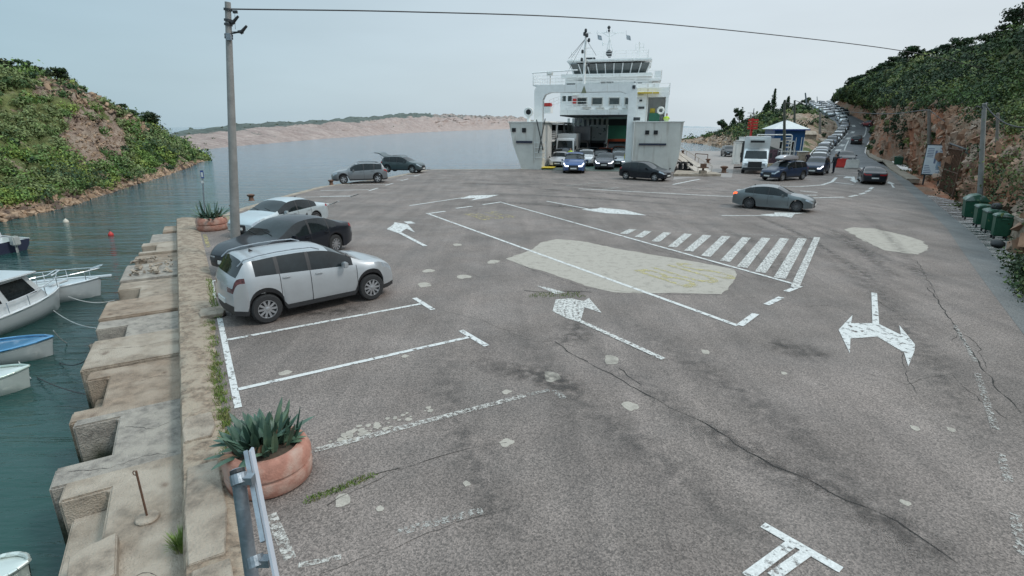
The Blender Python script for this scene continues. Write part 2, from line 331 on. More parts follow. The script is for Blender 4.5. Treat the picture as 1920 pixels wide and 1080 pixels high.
# concrete and cement patches
def c6(x, y): return g(740+x/2.3415, 340+y/2.3415)
sheet('cement_patch', [c6(*p) for p in [(490,340),(540,322),(600,300),(640,270),(710,253),(830,265),(1000,300),(1240,340),(1400,368),(1490,385),(1500,410),(1495,430),(1460,475),(1430,495),(1200,490),(1080,492),(960,487),(840,460),(700,410),(560,370)]], 0.004, 'cement', 0.035, 3)
sheet('cement_patch', [g(*p) for p in [(1583,430),(1600,426),(1640,429),(1690,440),(1730,452),(1741,466),(1722,478),(1660,470),(1620,452)]], 0.004, 'cement', 0.05, 4)
k_ = 10
for (x, y, r) in [(1147,675,17),(1035,706,19),(643,938,16),(950,830,12),(950,735,8),(875,907,7),(870,519,12),(925,491,12),(803,508,11),(796,534,13),(858,459,9),(535,699,10),(713,954,7),(1183,762,14),(1698,943,8),(1716,803,8),(1784,806,7),(1323,660,9),(760,668,6),(1470,700,6)]:
    rr = random.Random(x); c = g(x, y); rad = (g(x+r, y)-c).length; ph = rr.uniform(0, 6)
    sheet('cement_patch', [c + Vector((math.cos(a*0.45)*rad*(1+0.25*math.sin(2*a*.45+ph)), math.sin(a*0.45)*rad*(1.2+0.2*math.cos(3*a*.45)), 0))*rr.uniform(0.85,1.1) for a in range(14)], 0.004, 'cement')
for i in range(46):        # broken mortar along the worn bay line
    rr = random.Random(400+i); t = rr.random(); c = g(612+188*t, 832-62*t) + Vector((rr.uniform(-.12,.12), rr.uniform(-.14,.14), 0)); rad = rr.uniform(.02,.065)
    sheet('cement_patch', [c + Vector((math.cos(a)*rad, math.sin(a)*rad, 0))*rr.uniform(.7,1.2) for a in (0,1,2,3,4,5)], 0.004+i*.00006, 'cement')

# painted markings
def seg(mb, a, b, w_, z=0.009):
    a = Vector((a.x, a.y, 0)); b = Vector((b.x, b.y, 0)); d = (b-a).normalized(); n_ = Vector((-d.y, d.x, 0))*w_/2; u = Vector((0,0,z))
    mb.add([a-n_+u, b-n_+u, b+n_+u, a+n_+u], [(0,1,2,3)])
def lines(name, segs, m, z=0.009):
    mb = MB()
    for q in segs: seg(mb, g(q[0],q[1]), g(q[2],q[3]), q[4], z)
    o = mb.build(name, m, fix=False); return tag(o, kind='structure')
def polys(name, ps, m, z=0.010):
    mb = MB()
    for p in ps: mb.add([g(x, y)+Vector((0,0,z)) for x, y in p], [tuple(range(len(p)))])
    o = mb.build(name, m); 
    return tag(o, kind='structure')
LW = 0.11
lines('bay_marking', [(408,578,447,765,LW),(425,638,790,570,LW),(777,559,812,581,LW+.02),(445,731,882,632,LW),(864,620,913,649,LW+.02)], 'line')
lines('bay_marking', [(411,577.3,434,574,LW),(396,527,401,560,LW),(400,527.5,424,524,LW)], 'line', 0.013)
lines('worn_bay_marking', [(590,845,985,742,.12),(508,965,545,1050,.12),(560,1061,640,1045,.07)], 'linefaint2')
lines('worn_bay_marking', [(740,1000,905,958,.12),(990,740,1030,732,.1),(1040,732,1058,748,.12)], 'linefaint')
lines('bay_marking', [(1430,985,1577,1070,.11)], 'line', 0.010)
lines('bay_marking', [(1400,1083,1482,1022,.11),(1448,1083,1514,1036,.11)], 'line', 0.014)
def c7(x, y): return (600+x/4.8, 260+y/4.8)
def c4(x, y): return (370+x/4.155, 360+y/4.155)
fb = []
for a, b in [((0,468),(440,460)),((440,470),(520,445)),((0,520),(275,515)),((275,525),(350,497)),((-60,583),(80,585)),((70,600),(165,565)),((100,415),(600,412)),((590,420),(660,402)),((690,372),(740,372)),((730,378),(795,362)),((690,335),(860,332)),((850,338),(900,325))]:
    fb.append((*c7(*a), *c7(*b), .16))
for a, b in [((725,42),(1190,35)),((1190,40),(1260,15)),((770,95),(1030,95)),((1020,105),(1100,72))]: fb.append((*c4(*a), *c4(*b), .14))
lines('bay_marking', fb, 'line')
# bus bay
lines('bus_bay_marking', [(800,400,1383,611,.13)], 'line'); 
lines('bus_bay_marking', [(802,401,835,396.5,.2),(855,391,885,387,.2),(905,384,940,379,.2),(941,380,1492,534,.13),(1387,611,1417,589,.16),(1437,572,1465,558,.16),(1474,547,1500,537,.16)], 'line', 0.013)
hb = []
def c6p(x, y): return (740+x/2.3415, 340+y/2.3415)
for (a, b) in zip([(1045,212),(1112,220),(1197,226),(1288,232),(1372,238),(1455,242),(1545,248),(1630,250),(1712,252),(1790,252)], [(1005,232),(1070,247),(1145,266),(1218,290),(1290,308),(1365,331),(1450,353),(1525,379),(1605,401),(1690,427)]):
    hb.append((*c6p(*a), *c6p(*b), .32))
lines('hatched_marking', hb, 'lineworn', 0.017)
lines('hatched_marking', [(1169,431,1532,446,.10)], 'linefaint', 0.021); lines('hatched_marking', [(1532,446,1490,540,.22)], 'lineworn', 0.025)
# direction arrows
polys('arrow_marking', [[(862,373),(880,367),(935,365.5),(915,371),(883,376),(893,371.5)]], 'line'); lines('arrow_marking', [(768,386,868,371,.16)], 'line', .014)
polys('arrow_marking', [[(1090,393),(1120,391.5),(1125,389.5),(1172,394),(1212,404),(1190,403),(1135,400)]], 'line'); lines('arrow_marking', [(1025,377.5,1112,394,.16)], 'line', .014)
polys('arrow_marking', [[(1425,402),(1452,401),(1452,398.5),(1512,399.5),(1490,401.5),(1484,408.5),(1470,406),(1445,406)]], 'line'); lines('arrow_marking', [(1353,404.5,1470,405,.16)], 'line', .014)
polys('arrow_marking', [[(725,430),(738,421),(740,417),(764,421),(778,436),(762,429),(748,438)],[(757,416),(770,415),(779,419),(765,420)]], 'line'); lines('arrow_marking', [(742,433,798,462,.16)], 'line', .014)
polys('arrow_marking', [[(1042,562),(1070,560),(1095,565),(1104,559),(1128,587),(1096,577),(1088,605),(1062,597),(1036,584)],[(1006,536),(1028,540),(1060,549),(1042,552)]], 'lineworn'); lines('arrow_marking', [(1086,602,1244,674,.13)], 'lineworn', .014)
def c8(x, y): return (1400+x/1.8, 480+y/1.8)
polys('arrow_marking', [[c8(*p) for p in [(310,250),(357,200),(352,228),(425,228),(445,230),(520,267),(515,235),(568,300),(566,322),(545,374),(531,327),(440,273),(350,280),(348,330)]]], 'line', .010)
lines('arrow_marking', [(1639,550,1642,610,.13)], 'line', .014)
def c9(x, y): return (1500+x/7.2, 270+y/7.2)
polys('arrow_marking', [[c9(*p) for p in [(580,460),(620,440),(700,446),(735,442),(745,485),(790,498),(745,524),(670,488),(700,480),(690,462)]],[c9(*p) for p in [(1172,528),(1200,505),(1285,545),(1245,545),(1280,592),(1250,588),(1220,540)]],[c9(*p) for p in [(865,262),(900,258),(970,300),(940,303),(900,280)]]], 'line')
ar = [(1085,354,1352,368),(1352,368,1510,371.7),(1510,371.7,1583,369.7),(1592,369,1607,366),(1612,364.5,1623,361.5),(1624,359.5,1631,357),(1631,355,1636,351),(1465,349.5,1500,350),(1500,350,1541,347),(1541,347,1560,341),(1560,341,1568,333),(1500,358,1533,361),(1498,366,1532,366),(1565,342,1601,346),(1568,329,1600,331),(1262,346,1312,336),(1598,299,1622,322)]
lines('lane_marking', [(*a, .22) for a in ar], 'line')
lines('lane_marking', [(1060,349,1140,341,.5),(1130,356,1160,351,.5),(1262,340,1290,336,.3),(1260,352,1330,357,.3),(1290,325,1330,323,.25)], 'linefaint', 0.013)
lines('lane_marking', [(1790,610,1830,680,.08),(1832,700,1866,805,.1),(1875,850,1892,905,.1),(1903,965,1912,1040,.1)], 'linefaint')
# markings on the climbing road
mb = MB()
def rseg(Y0, Y1, w0, w1, wd, st=3):
    Y = Y0
    while Y < Y1:
        Yb = min(Y+st, Y1); wa = w0+(w1-w0)*(Y-Y0)/(Y1-Y0); wb = w0+(w1-w0)*(Yb-Y0)/(Y1-Y0)
        a = road_pt(Y, wa, .03); b = road_pt(Yb, wb, .03); d = (b-a).normalized(); n_ = Vector((-d.y, d.x, 0)).normalized()*wd/2
        mb.add([a-n_, b-n_, b+n_, a+n_], [(0,1,2,3)]); Y = Yb
rseg(76, 100, .30, .32, .16); rseg(104, 128, .33, .34, .16); rseg(86, 112, .62, .50, .2); rseg(118, 148, .80, .75, .2); rseg(62, 86, .66, .62, .2)
for y_ in (92, 101, 114, 126, 139): rseg(y_, y_+3.4, .44, .46, .8)
tag(mb.build('road_marking', 'line', fix=False), kind='structure')
# yellow strips at the wall end
lines('yellow_marking', [(384,440,391,464,.14),(455,393,520,388,.2),(425,402,432,420,.14)], 'yellow')
# BUS lettering in the bay, stretched along the lane
def text_mesh(txt, name, m, mtx, kind='structure', parent=None, extrude=0.0):
    cu = bpy.data.curves.new(name, 'FONT'); cu.body = txt; cu.align_x = 'CENTER'; cu.align_y = 'CENTER'; cu.extrude = extrude
    o = bpy.data.objects.new('t', cu); COL.objects.link(o); dg = bpy.context.evaluated_depsgraph_get()
    me = bpy.data.meshes.new_from_object(o.evaluated_get(dg)); bpy.data.objects.remove(o); bpy.data.curves.remove(cu)
    me.transform(mtx); me.materials.clear(); me.materials.append(M[m]); me.name = name
    q = bpy.data.objects.new(name, me); COL.objects.link(q)
    if parent: q.parent = parent
    else: tag(q, kind=kind)
    return q
lane = (g(800,400)-g(1383,611)).normalized(); acr = Vector((lane.y, -lane.x, 0))
for (px, py, m, z, sx, sy) in ((920,405,'yellow',.009,1.15,3.2),(1290,516,'yellowfaint',.010,1.35,3.2)):
    c = g(px, py); mt = Matrix(((acr.x*sx, lane.x*sy, 0, c.x), (acr.y*sx, lane.y*sy, 0, c.y), (0,0,1,z), (0,0,0,1)))
    text_mesh('BUS', 'bus_lettering', m, mt)
# cracks
def crack(pts, w_, seed):
    rr = random.Random(seed); P_ = [g(*p) for p in pts]; q = []
    for a, b in zip(P_[:-1], P_[1:]):
        n_ = max(2, int((b-a).length/0.16)); n_ = min(n_, 80)
        for i in range(n_): q.append(a.lerp(b, i/n_)+Vector((rr.uniform(-1,1), rr.uniform(-1,1), 0))*0.035)
    q.append(P_[-1]); L_ = []; R_ = []
    for i, p in enumerate(q):
        d = (q[min(i+1, len(q)-1)]-q[max(i-1, 0)]).normalized(); n_ = Vector((-d.y, d.x, 0)); k = .6*w_*rr.uniform(.1, 1.0)
        L_.append(p+n_*k/2+Vector((0,0,.006))); R_.append(p-n_*k/2+Vector((0,0,.006)))
    mb = MB(); n = len(q); mb.add(L_+R_, [(i, i+1, n+i+1, n+i) for i in range(n-1)]); tag(mb.build('crack', 'crack', fix=False), kind='structure')
for i, (p, w_) in enumerate([([(1040,640),(1075,665),(1130,695),(1240,755),(1330,800),(1400,845),(1480,885),(1560,925),(1650,960),(1700,990),(1800,1060)],.05),([(1740,540),(1770,580),(1800,630),(1850,700),(1880,740),(1915,775)],.05),([(610,945),(680,910),(760,875),(850,848),(950,830)],.022),([(700,892),(750,878)],.03),([(1780,640),(1800,625),(1830,640),(1850,690)],.02),([(1460,560),(1500,575),(1560,572),(1600,590)],.02),([(1620,700),(1700,720),(1780,700),(1850,760),(1915,800)],.018),([(985,545),(1020,548),(1055,546),(1110,548)],.09),([(1160,690),(1200,720)],.03),([(1190,450),(1230,470),(1330,490),(1378,508)],.03),([(960,490),(1010,510),(1100,540),(1180,548),(1260,552),(1350,553)],.03),([(1378,508),(1400,520),(1460,530)],.02),([(860,505),(900,520),(960,515)],.02),([(740,560),(900,600),(1000,640),(1040,640)],.014),([(1560,430),(1620,450),(1670,478),(1720,490),(1760,560)],.03),([(600,1075),(700,1040),(800,1000),(960,950)],.012),([(1500,500),(1560,540),(1640,560),(1700,600)],.018),([(1700,620),(1690,680),(1720,740)],.015),([(1230,400),(1300,420),(1420,425),(1600,420)],.03)]):
    crack(p, w_, 50+i)
# stains, faded at the rim through an attribute
def mstain(name, col, k):
    m = bpy.data.materials.new(name); m.use_nodes = True; t = m.node_tree; b = t.nodes['Principled BSDF']; L = t.links.new; N = t.nodes.new
    b.inputs['Base Color'].default_value = (*col, 1); b.inputs['Roughness'].default_value = 0.7
    at = N('ShaderNodeAttribute'); at.attribute_name = 'fade'; co = N('ShaderNodeTexCoord'); n = N('ShaderNodeTexNoise'); n.inputs['Scale'].default_value = 5; n.inputs['Detail'].default_value = 8; L(co.outputs['Object'], n.inputs['Vector'])
    r = N('ShaderNodeMapRange'); r.inputs['From Min'].default_value = .35; r.inputs['From Max'].default_value = .65; r.inputs['To Max'].default_value = k; L(n.outputs['Fac'], r.inputs['Value'])
    q = N('ShaderNodeMath'); q.operation = 'MULTIPLY'; L(at.outputs['Fac'], q.inputs[0]); L(r.outputs[0], q.inputs[1])
    tr = N('ShaderNodeBsdfTransparent'); x = N('ShaderNodeMixShader'); L(q.outputs[0], x.inputs[0]); L(tr.outputs[0], x.inputs[1]); L(b.outputs[0], x.inputs[2]); L(x.outputs[0], t.nodes['Material Output'].inputs[0])
    return m
M['stain'] = mstain('oil_stain', (0.045, 0.037, 0.033), 0.62); M['rubber'] = mstain('tyre_rubber', (0.055, 0.050, 0.047), 0.34)
SZ = [0]
def ribbon_stain(pts, w_, m, z=0.0075, name='stain'):
    SZ[0] += 1; z = .0066+SZ[0]*.00004; w_ = min(w_, .6)
    P_ = catmull([g(*p) for p in pts], 24); vs = []; col = []
    for i, p in enumerate(P_):
        d = (P_[min(i+1, 23)]-P_[max(i-1, 0)]).normalized(); n_ = Vector((-d.y, d.x, 0))
        e = math.sin(math.pi*i/23)**.5
        for j in range(5): vs.append(p+n_*w_*(j-2)/2+Vector((0,0,z))); col.append(e*(1-abs(j-2)/2))
    mb = MB(); mb.add(vs, [(i*5+j, i*5+j+1, i*5+j+6, i*5+j+5) for i in range(23) for j in range(4)]); o = mb.build(name, m, fix=False)
    a = o.data.attributes.new('fade', 'FLOAT', 'POINT'); a.data.foreach_set('value', col); tag(o, kind='structure')
ribbon_stain([(880,680),(960,695),(1040,715),(1100,735)], .38, 'stain')
ribbon_stain([(1290,785),(1400,840),(1560,925),(1700,1000),(1790,1060)], .32, 'stain')
ribbon_stain([(1440,640),(1490,655),(1560,672)], .5, 'stain')
ribbon_stain([(1060,600),(1080,625),(1040,650)], .45, 'stain')
for (pp, ww) in (([(1500,1075),(1250,880),(1050,720),(960,600)],.55),([(1820,1075),(1500,820),(1330,700),(1180,600)],.6),([(1000,1075),(900,900),(850,760),(840,640)],.5),([(1900,900),(1760,700),(1660,560),(1600,470)],.6),([(1700,1075),(1400,860),(1230,740),(1080,620)],.4),([(1760,560),(1690,470),(1640,420),(1600,390)],.3)): ribbon_stain(pp, ww, 'rubber', .0071)
ribbon_stain([(560,590),(620,585),(700,575)], .5, 'stain')
rr = random.Random(8)
for k in range(16):
    x0 = rr.uniform(820, 1300); y0 = rr.uniform(332, 380)
    ribbon_stain([(x0, y0), (x0+rr.uniform(120,200), y0+rr.uniform(4,12)), (x0+rr.uniform(260,420), y0+rr.uniform(14,40))], rr.uniform(.3,.8), 'rubber', 0.0076+k*0.00005, 'tyre_mark')
for k in range(8):
    x0 = rr.uniform(1300, 1560); y0 = rr.uniform(400, 440)
    ribbon_stain([(x0, y0), (x0+100, y0+rr.uniform(30,50)), (x0+rr.uniform(180,260), y0+rr.uniform(90,160))], rr.uniform(.2,.45), 'rubber', 0.0086+k*0.00005, 'tyre_mark')
# grass in the cracks and along the wall: blades
def grass(name, spots, m, blade=0.09, label=None, wd=0.008):
    mb = MB(); rr = random.Random(5)
    for (c, n_, rad, h) in spots:
        for i in range(n_):
            a = rr.uniform(0, 6.28); r = rad*math.sqrt(rr.random()); b = c+Vector((math.cos(a)*r, math.sin(a)*r, 0)); hh = h*rr.uniform(.4,1.2); t = b+Vector((rr.uniform(-.6,.6)*hh, rr.uniform(-.6,.6)*hh, hh)); n2 = Vector((rr.uniform(-1,1), rr.uniform(-1,1), 0)).normalized()*wd*rr.uniform(.6,1.6)
            mb.add([b-n2, b+n2, t], [(0,1,2)])
    o = mb.build(name, m, fix=False); return tag(o, kind='stuff', label=label, cat='grass')
M['grass'] = mat('grass', (0.12, 0.18, 0.035), 0.7, 0, 0.5, 9, col2=(0.20, 0.20, 0.07), c2s=6)
sp = []
for i in range(120): t = random.Random(i).random(); s = 1.6+6.6*t; sp.append((Q(s, .52+.09*math.sin(i)+.02*(i%3), .01), 26, .09, .075))
for i in range(14): c = g(580+i*9, 938-i*3.5); sp.append((c, 30, .07, .035))
for i in range(20): sp.append((Q(8.3+i*.19, .78, .02), 18, .1, .12))
grass('grass', sp, 'grass', label='green weeds growing along the stone wall')
grass('grass', [(g(1000+i*6, 556-(i%3)*3), 20, .12, .05) for i in range(16)], 'grass', label='weeds in the broken asphalt beside the big arrow')

# ------------------------------------------------------------------ quay: stone wall strip and stepped concrete landing
M['stone'] = mat('rubble_stone', (0.22, 0.165, 0.12), 0.9, 0, 0.6, 13, 1.0, 24, col2=(0.33, 0.265, 0.20), c2=(0.42, 0.6), c2s=5)
mb = MB(); n = 130; prof = [(0.0,-1.9),(0.0,0.02),(0.03,0.07),(0.16,0.085),(0.3,0.075),(0.44,0.06),(0.56,0.0)]; vs = []
for i in range(n):
    s = -5+30*i/(n-1)
    for j, (t, z) in enumerate(prof):
        k = noise.noise(Vector((s*4, t*9, 3)))*.03; tt = t*(1+0.55*min(max((s-5)/6, 0), 1)) if j > 2 else t
        vs.append(Q(s, tt+k*.7*(j > 0)*(1 if j == 6 else .5), z+(k if 1 < j < 6 else 0)))
m_ = len(prof); mb.add(vs, [(i*m_+j, i*m_+j+1, (i+1)*m_+j+1, (i+1)*m_+j) for i in range(n-1) for j in range(m_-1)])
tag(mb.build('quay_wall', 'stone', smooth=50), kind='structure')
# mortar slabs on the wall
for (s, t0, t1, s1) in ((2.55,.05,.42,3.3),(0.0,.05,.42,1.85),(-2.5,.05,.42,-.1),(8.3,.45,.95,8.95)):
    rr = random.Random(int(s*10)); mb = MB(); poly = [(s,t0),(s+(s1-s)*.5,t0-.02),(s1,t0+.03),(s1,t1),(s+(s1-s)*.4,t1+.03),(s,t1-.04)]
    mb.prism(poly, 0.03, 0.107, f=lambda a, b, z: Q(a, b, z)); tag(mb.build('mortar_cap', 'conc', bevel=.01), kind='structure')
M['slab_a'] = mat('landing_concrete', (0.27,0.215,0.165), .92, 0, .35, 6, 1.0, 40, col2=(0.40,0.335,0.27), c2=(.40,.62), c2s=1.7, tide=True)
M['slab_b'] = mat('landing_concrete_grey', (0.25,0.22,0.19), .92, 0, .40, 9, 1.0, 34, col2=(0.34,0.30,0.255), c2=(.45,.6), c2s=3.1, tide=True)
M['slab_c'] = mat('landing_concrete_brown', (0.25,0.185,0.135), .92, 0, .38, 5, 1.0, 44, col2=(0.36,0.285,0.22), c2=(.42,.64), c2s=2.2, tide=True)
slabs = [(-5,2.95,-1.42,(0.9,2.5,-.85,-.55),-.26),(2.95,4.98,-1.56,(3.5,4.72,-.92,-1.6),-.30),(4.98,7.2,-1.62,(5.42,6.75,-1.22,-.75),-.34),(7.2,8.95,-1.72,None,-.28),(8.95,10.6,-1.78,(9.0,9.95,-1.12,-1.5),-.34),(10.6,12.2,-1.75,None,-.27),(12.2,14.6,-1.62,(12.3,13.7,-1.02,-1.5),-.36),(14.6,16.9,-1.6,None,-.30),(16.9,18.8,-1.45,(17.2,18.2,-1.0,-1.4),-.38),(18.8,21.0,-1.3,(19.2,20.3,-.75,-1.0),-.3),(21.0,23.4,-1.05,None,-.36),(23.4,25.2,-.6,None,-.3)]
for i, (s0, s1, to, notch, z) in enumerate(slabs):
    mb = MB(); rr = random.Random(i); e = .006
    if notch:
        a, b, ti, zl = notch
        poly = [(s0+e,-.004),(s0+e,to),(a,to),(a,ti),(b,ti),(b,to+.03),(s1-e,to+.04),(s1-e,-.004)]
        mb.prism(poly, -2.2, z, f=lambda a_, b_, z_: Q(a_, b_, z_))
        if zl > -1.2: mb.prism([(a+.002,to+.12),(a+.002,ti-.002),(b-.002,ti-.002),(b-.002,to+.12)], -2.2, zl, f=lambda a_, b_, z_: Q(a_, b_, z_))
    else:
        mb.prism([(s0+e,-.004),(s0+e,to),(s1-e,to+.05),(s1-e,-.004)], -2.2, z, f=lambda a_, b_, z_: Q(a_, b_, z_))
    tag(mb.build('quay_landing', ['slab_a','slab_b','slab_c'][i % 3], bevel=.03, smooth=30), kind='structure')
# loose block at the bottom, rubble on far landing
mb = MB(); mb.prism([(0.55,-.62),(1.28,-.66),(1.12,-1.08),(0.3,-1.02)], -.6, -.12, f=lambda a, b, z: Q(a, b, z))
tag(mb.build('concrete_block', 'conc', bevel=.015), 'loose pale concrete block lying on the landing beside the grass tuft', 'concrete block')
mb = MB()
for i in range(60):
    rr = random.Random(i+70); c = Q(rr.uniform(14.9,17.6), rr.uniform(-1.4,-.1), -.26); s = rr.uniform(.04,.13)
    vs = [c+Vector((rr.uniform(-s,s), rr.uniform(-s,s), rr.uniform(-.03,.09))) for _ in range(8)]
    bm = bmesh.new(); [bm.verts.new(v) for v in vs]; bmesh.ops.convex_hull(bm, input=bm.verts); bm.verts.index_update(); idx = {v: k for k, v in enumerate(bm.verts)}
    mb.add([v.co for v in bm.verts], [tuple(idx[v] for v in f.verts) for f in bm.faces]); bm.free()
tag(mb.build('rubble', 'conc'), kind='stuff', label='broken concrete rubble on the far landing slabs', cat='rubble')

def slab_line(name, pts, w_, m, z, seed):
    rr = random.Random(seed); q = []
    for a, b in zip(pts[:-1], pts[1:]):
        for i in range(8): t = i/8; q.append((a[0]+(b[0]-a[0])*t+rr.uniform(-.02,.02), a[1]+(b[1]-a[1])*t+rr.uniform(-.02,.02)))
    q.append(pts[-1]); mb = MB(); L_ = []; R_ = []
    for i, (s, t) in enumerate(q):
        k = w_*rr.uniform(.2,1)/2; L_.append(Q(s-k, t-k*.4, z+.003)); R_.append(Q(s+k, t+k*.4, z+.003))
    n = len(q); mb.add(L_+R_, [(i, i+1, n+i+1, n+i) for i in range(n-1)]); tag(mb.build(name, m, fix=False), kind='structure')
for i, (pts, z) in enumerate([([(3.05,-.1),(3.2,-.5),(3.1,-.9),(3.3,-1.4)],-.30),([(4.2,-.05),(4.0,-.4),(4.3,-.8)],-.30),([(6.1,-.1),(6.3,-.45),(6.2,-.7)],-.34),([(8.2,-.1),(8.0,-.7),(8.3,-1.5)],-.28),([(11.0,-.1),(11.3,-.8),(11.2,-1.5)],-.27),([(.3,-.15),(.6,-.4),(.4,-.8)],-.26),([(15.4,-.1),(15.7,-.7),(15.5,-1.3)],-.30)]):
    slab_line('crack', pts, .012, 'crack', z, 900+i)
M['rustmark'] = mstain('rust_mark', (0.12, 0.055, 0.03), .7)
for i, (s, t, z, r) in enumerate([(1.5,-.4,-.26,.16),(2.2,-.25,-.26,.1),(5.1,-1.3,-.34,.12),(8.0,-1.4,-.28,.14),(10.9,-1.5,-.27,.14),(12.9,-.6,-.36,.12),(6.4,-.3,-.34,.08)]):
    mb = MB(); vs = [Q(s, t, z+.0045)]+[Q(s+math.cos(a*.5236)*r, t+math.sin(a*.5236)*r*.8, z+.0045) for a in range(12)]; mb.add(vs, [(0, 1+k, 1+(k+1)%12) for k in range(12)]); o = mb.build('rust_stain', 'rustmark', fix=False)
    a = o.data.attributes.new('fade', 'FLOAT', 'POINT'); a.data.foreach_set('value', [1.0]+[0.0]*12); tag(o, kind='structure')
# ------------------------------------------------------------------ hills
def mhill(name, rock, rock2, soil, rs=0.9, red=None):
    """rock and soil; attribute 'soil' is 1 where plants and earth cover the rock"""
    m = bpy.data.materials.new(name); m.use_nodes = True; t = m.node_tree; b = t.nodes['Principled BSDF']; L = t.links.new; N = t.nodes.new
    b.inputs['Roughness'].default_value = .95; b.inputs['Specular IOR Level'].default_value = .2
    co = N('ShaderNodeTexCoord')
    def nz(s_, d=8, ro=.6, st=None):
        n = N('ShaderNodeTexNoise'); n.inputs['Scale'].default_value = s_; n.inputs['Detail'].default_value = d; n.inputs['Roughness'].default_value = ro
        if st:
            q = N('ShaderNodeMapping'); q.inputs['Scale'].default_value = st; L(co.outputs['Object'], q.inputs[0]); L(q.outputs[0], n.inputs['Vector'])
        else: L(co.outputs['Object'], n.inputs['Vector'])
        return n.outputs['Fac']
    def mr_(v, a, b_, c=0, d=1):
        r = N('ShaderNodeMapRange'); r.inputs['From Min'].default_value = a; r.inputs['From Max'].default_value = b_; r.inputs['To Min'].default_value = c; r.inputs['To Max'].default_value = d; L(v, r.inputs['Value']); return r.outputs[0]
    def mix(f, a, b_):
        x = N('ShaderNodeMix'); x.data_type = 'RGBA'; L(f, x.inputs[0])
        for i, c in ((6, a), (7, b_)):
            if isinstance(c, tuple): x.inputs[i].default_value = (*c, 1)
            else: L(c, x.inputs[i])
        return x.outputs[2]
    rk = mix(mr_(nz(rs, 9, .7), .4, .6), rock, rock2)
    if red: rk = mix(mr_(nz(.16, 4), .45, .6), rk, red)
    at = N('ShaderNodeAttribute'); at.attribute_name = 'soil'
    ad = N('ShaderNodeMath'); ad.operation = 'ADD'; L(at.outputs['Fac'], ad.inputs[0]); L(mr_(nz(rs*.6, 8, .7), .3, .7, -.5, .5), ad.inputs[1])
    f = mr_(ad.outputs[0], .42, .6)
    so_ = mix(mr_(nz(rs*1.4, 6), .4, .6), soil, tuple(c*.6 for c in soil))
    cc = mix(f, rk, so_)
    s = N('ShaderNodeVectorMath'); s.operation = 'SCALE'; L(cc, s.inputs[0]); L(mr_(nz(rs*5, 8, .75), .3, .7, .62, 1.38), s.inputs['Scale']); L(s.outputs[0], b.inputs['Base Color'])
    bb = N('ShaderNodeBump'); bb.inputs['Strength'].default_value = .9; bb.inputs['Distance'].default_value = .35/rs*.5; L(nz(rs*2.2, 10, .75), bb.inputs['Height']); L(bb.outputs[0], b.inputs['Normal'])
    return m
def patch(name, ribs, nu, nv, m, soil, amp, nsc=.5, flip=False, seed=0, kind='structure', vmap=None):
    """surface through ribs; every rib is a list of points from its foot to its back. returns grid[u][v]"""
    cols = [catmull(r, nv) for r in ribs]
    G = [catmull([c[j] for c in cols], nu) for j in range(nv)]      # G[v][u]
    vs = []; so_ = []; off = Vector((seed*17.3, seed*5.1, 0))
    for i in range(nu):
        for j in range(nv):
            p = G[j][i].copy(); v = j/(nv-1); u = i/(nu-1)
            a = amp(u, v)
            if a:
                q = (p+off)*nsc
                p += Vector((noise.fractal(q, 0.9, 2.1, 5), noise.fractal(q+Vector((9,2,5)), 0.9, 2.1, 5), noise.fractal(q+Vector((3,8,1)), 0.9, 2.1, 5)*.8))*a
                p.z += abs(noise.noise(q*2.3))*a*.6
            vs.append(p); so_.append(soil(u, v))
    fs = [(i*nv+j, (i+1)*nv+j, (i+1)*nv+j+1, i*nv+j+1) for i in range(nu-1) for j in range(nv-1)]
    me = bpy.data.meshes.new(name); me.from_pydata([tuple(p) for p in vs], [], fs); me.materials.append(m)
    a = me.attributes.new('soil', 'FLOAT', 'POINT'); a.data.foreach_set('value', so_)
    me.update()
    up = sum(p.normal.z for p in me.polygons)
    if up < 0: me.flip_normals()
    me.polygons.foreach_set('use_smooth', [True]*len(me.polygons))
    o = bpy.data.objects.new(name, me); COL.objects.link(o); o['kind'] = kind
    return o, [[vs[i*nv+j] for j in range(nv)] for i in range(nu)]
def at(Gd, u, v):
    nu = len(Gd); nv = len(Gd[0]); x = u*(nu-1); y = v*(nv-1); i = min(int(x), nu-2); j = min(int(y), nv-2); x -= i; y -= j
    return (Gd[i][j]*(1-x)+Gd[i+1][j]*x)*(1-y)+(Gd[i][j+1]*(1-x)+Gd[i+1][j+1]*x)*y

# left bank across the inlet
W = lambda px, py: g(px, py, WATER-.05)
def rib(px, py, *rest):
    a = W(px, py); q = [a]
    for k_, (x, y, dY) in enumerate(rest):
        y = y+(16 if (k_ >= 2 and px > 150 and px < 340) else 11 if k_ >= 2 and px < 340 else 0); q.append(P(x, y, a.y+dY))
    return q
Lr = [
 rib(388,302.5,(386,302,.5),(384,303,1.5),(382,303.5,3),(380,304,5)),
 rib(375,305,(371,301,2),(366,296,5),(361,293,9),(352,296,16)),
 rib(352,316,(346,305,2),(340,292,6),(334,280,12),(322,284,22)),
 rib(322,326,(315,312,2.5),(308,288,8),(312,258,17),(300,268,30)),
 rib(285,338,(278,322,2.5),(270,290,9),(285,236,21),(270,250,36)),
 rib(235,354,(228,334,2.5),(220,285,10),(240,205,25),(220,222,40)),
 rib(165,377,(158,352,2.5),(150,275,11),(165,166,28),(140,190,45)),
 rib(95,397,(86,368,2.5),(80,270,12),(100,143,30),(70,165,48)),
 rib(20,414,(8,382,2.5),(0,270,12),(20,132,31),(-10,150,50)),
 rib(-90,446,(-105,405,2.5),(-110,270,12),(-90,122,30),(-120,140,50)),
 rib(-260,500,(-275,440,2.5),(-280,270,11),(-260,105,28),(-290,120,48)),
 rib(-520,600,(-540,500,2),(-560,270,9),(-540,90,24),(-560,100,40))]
M['hill_l'] = mhill('left_bank_ground', (0.185,0.125,0.095), (0.30,0.235,0.185), (0.135,0.15,0.055), .8)
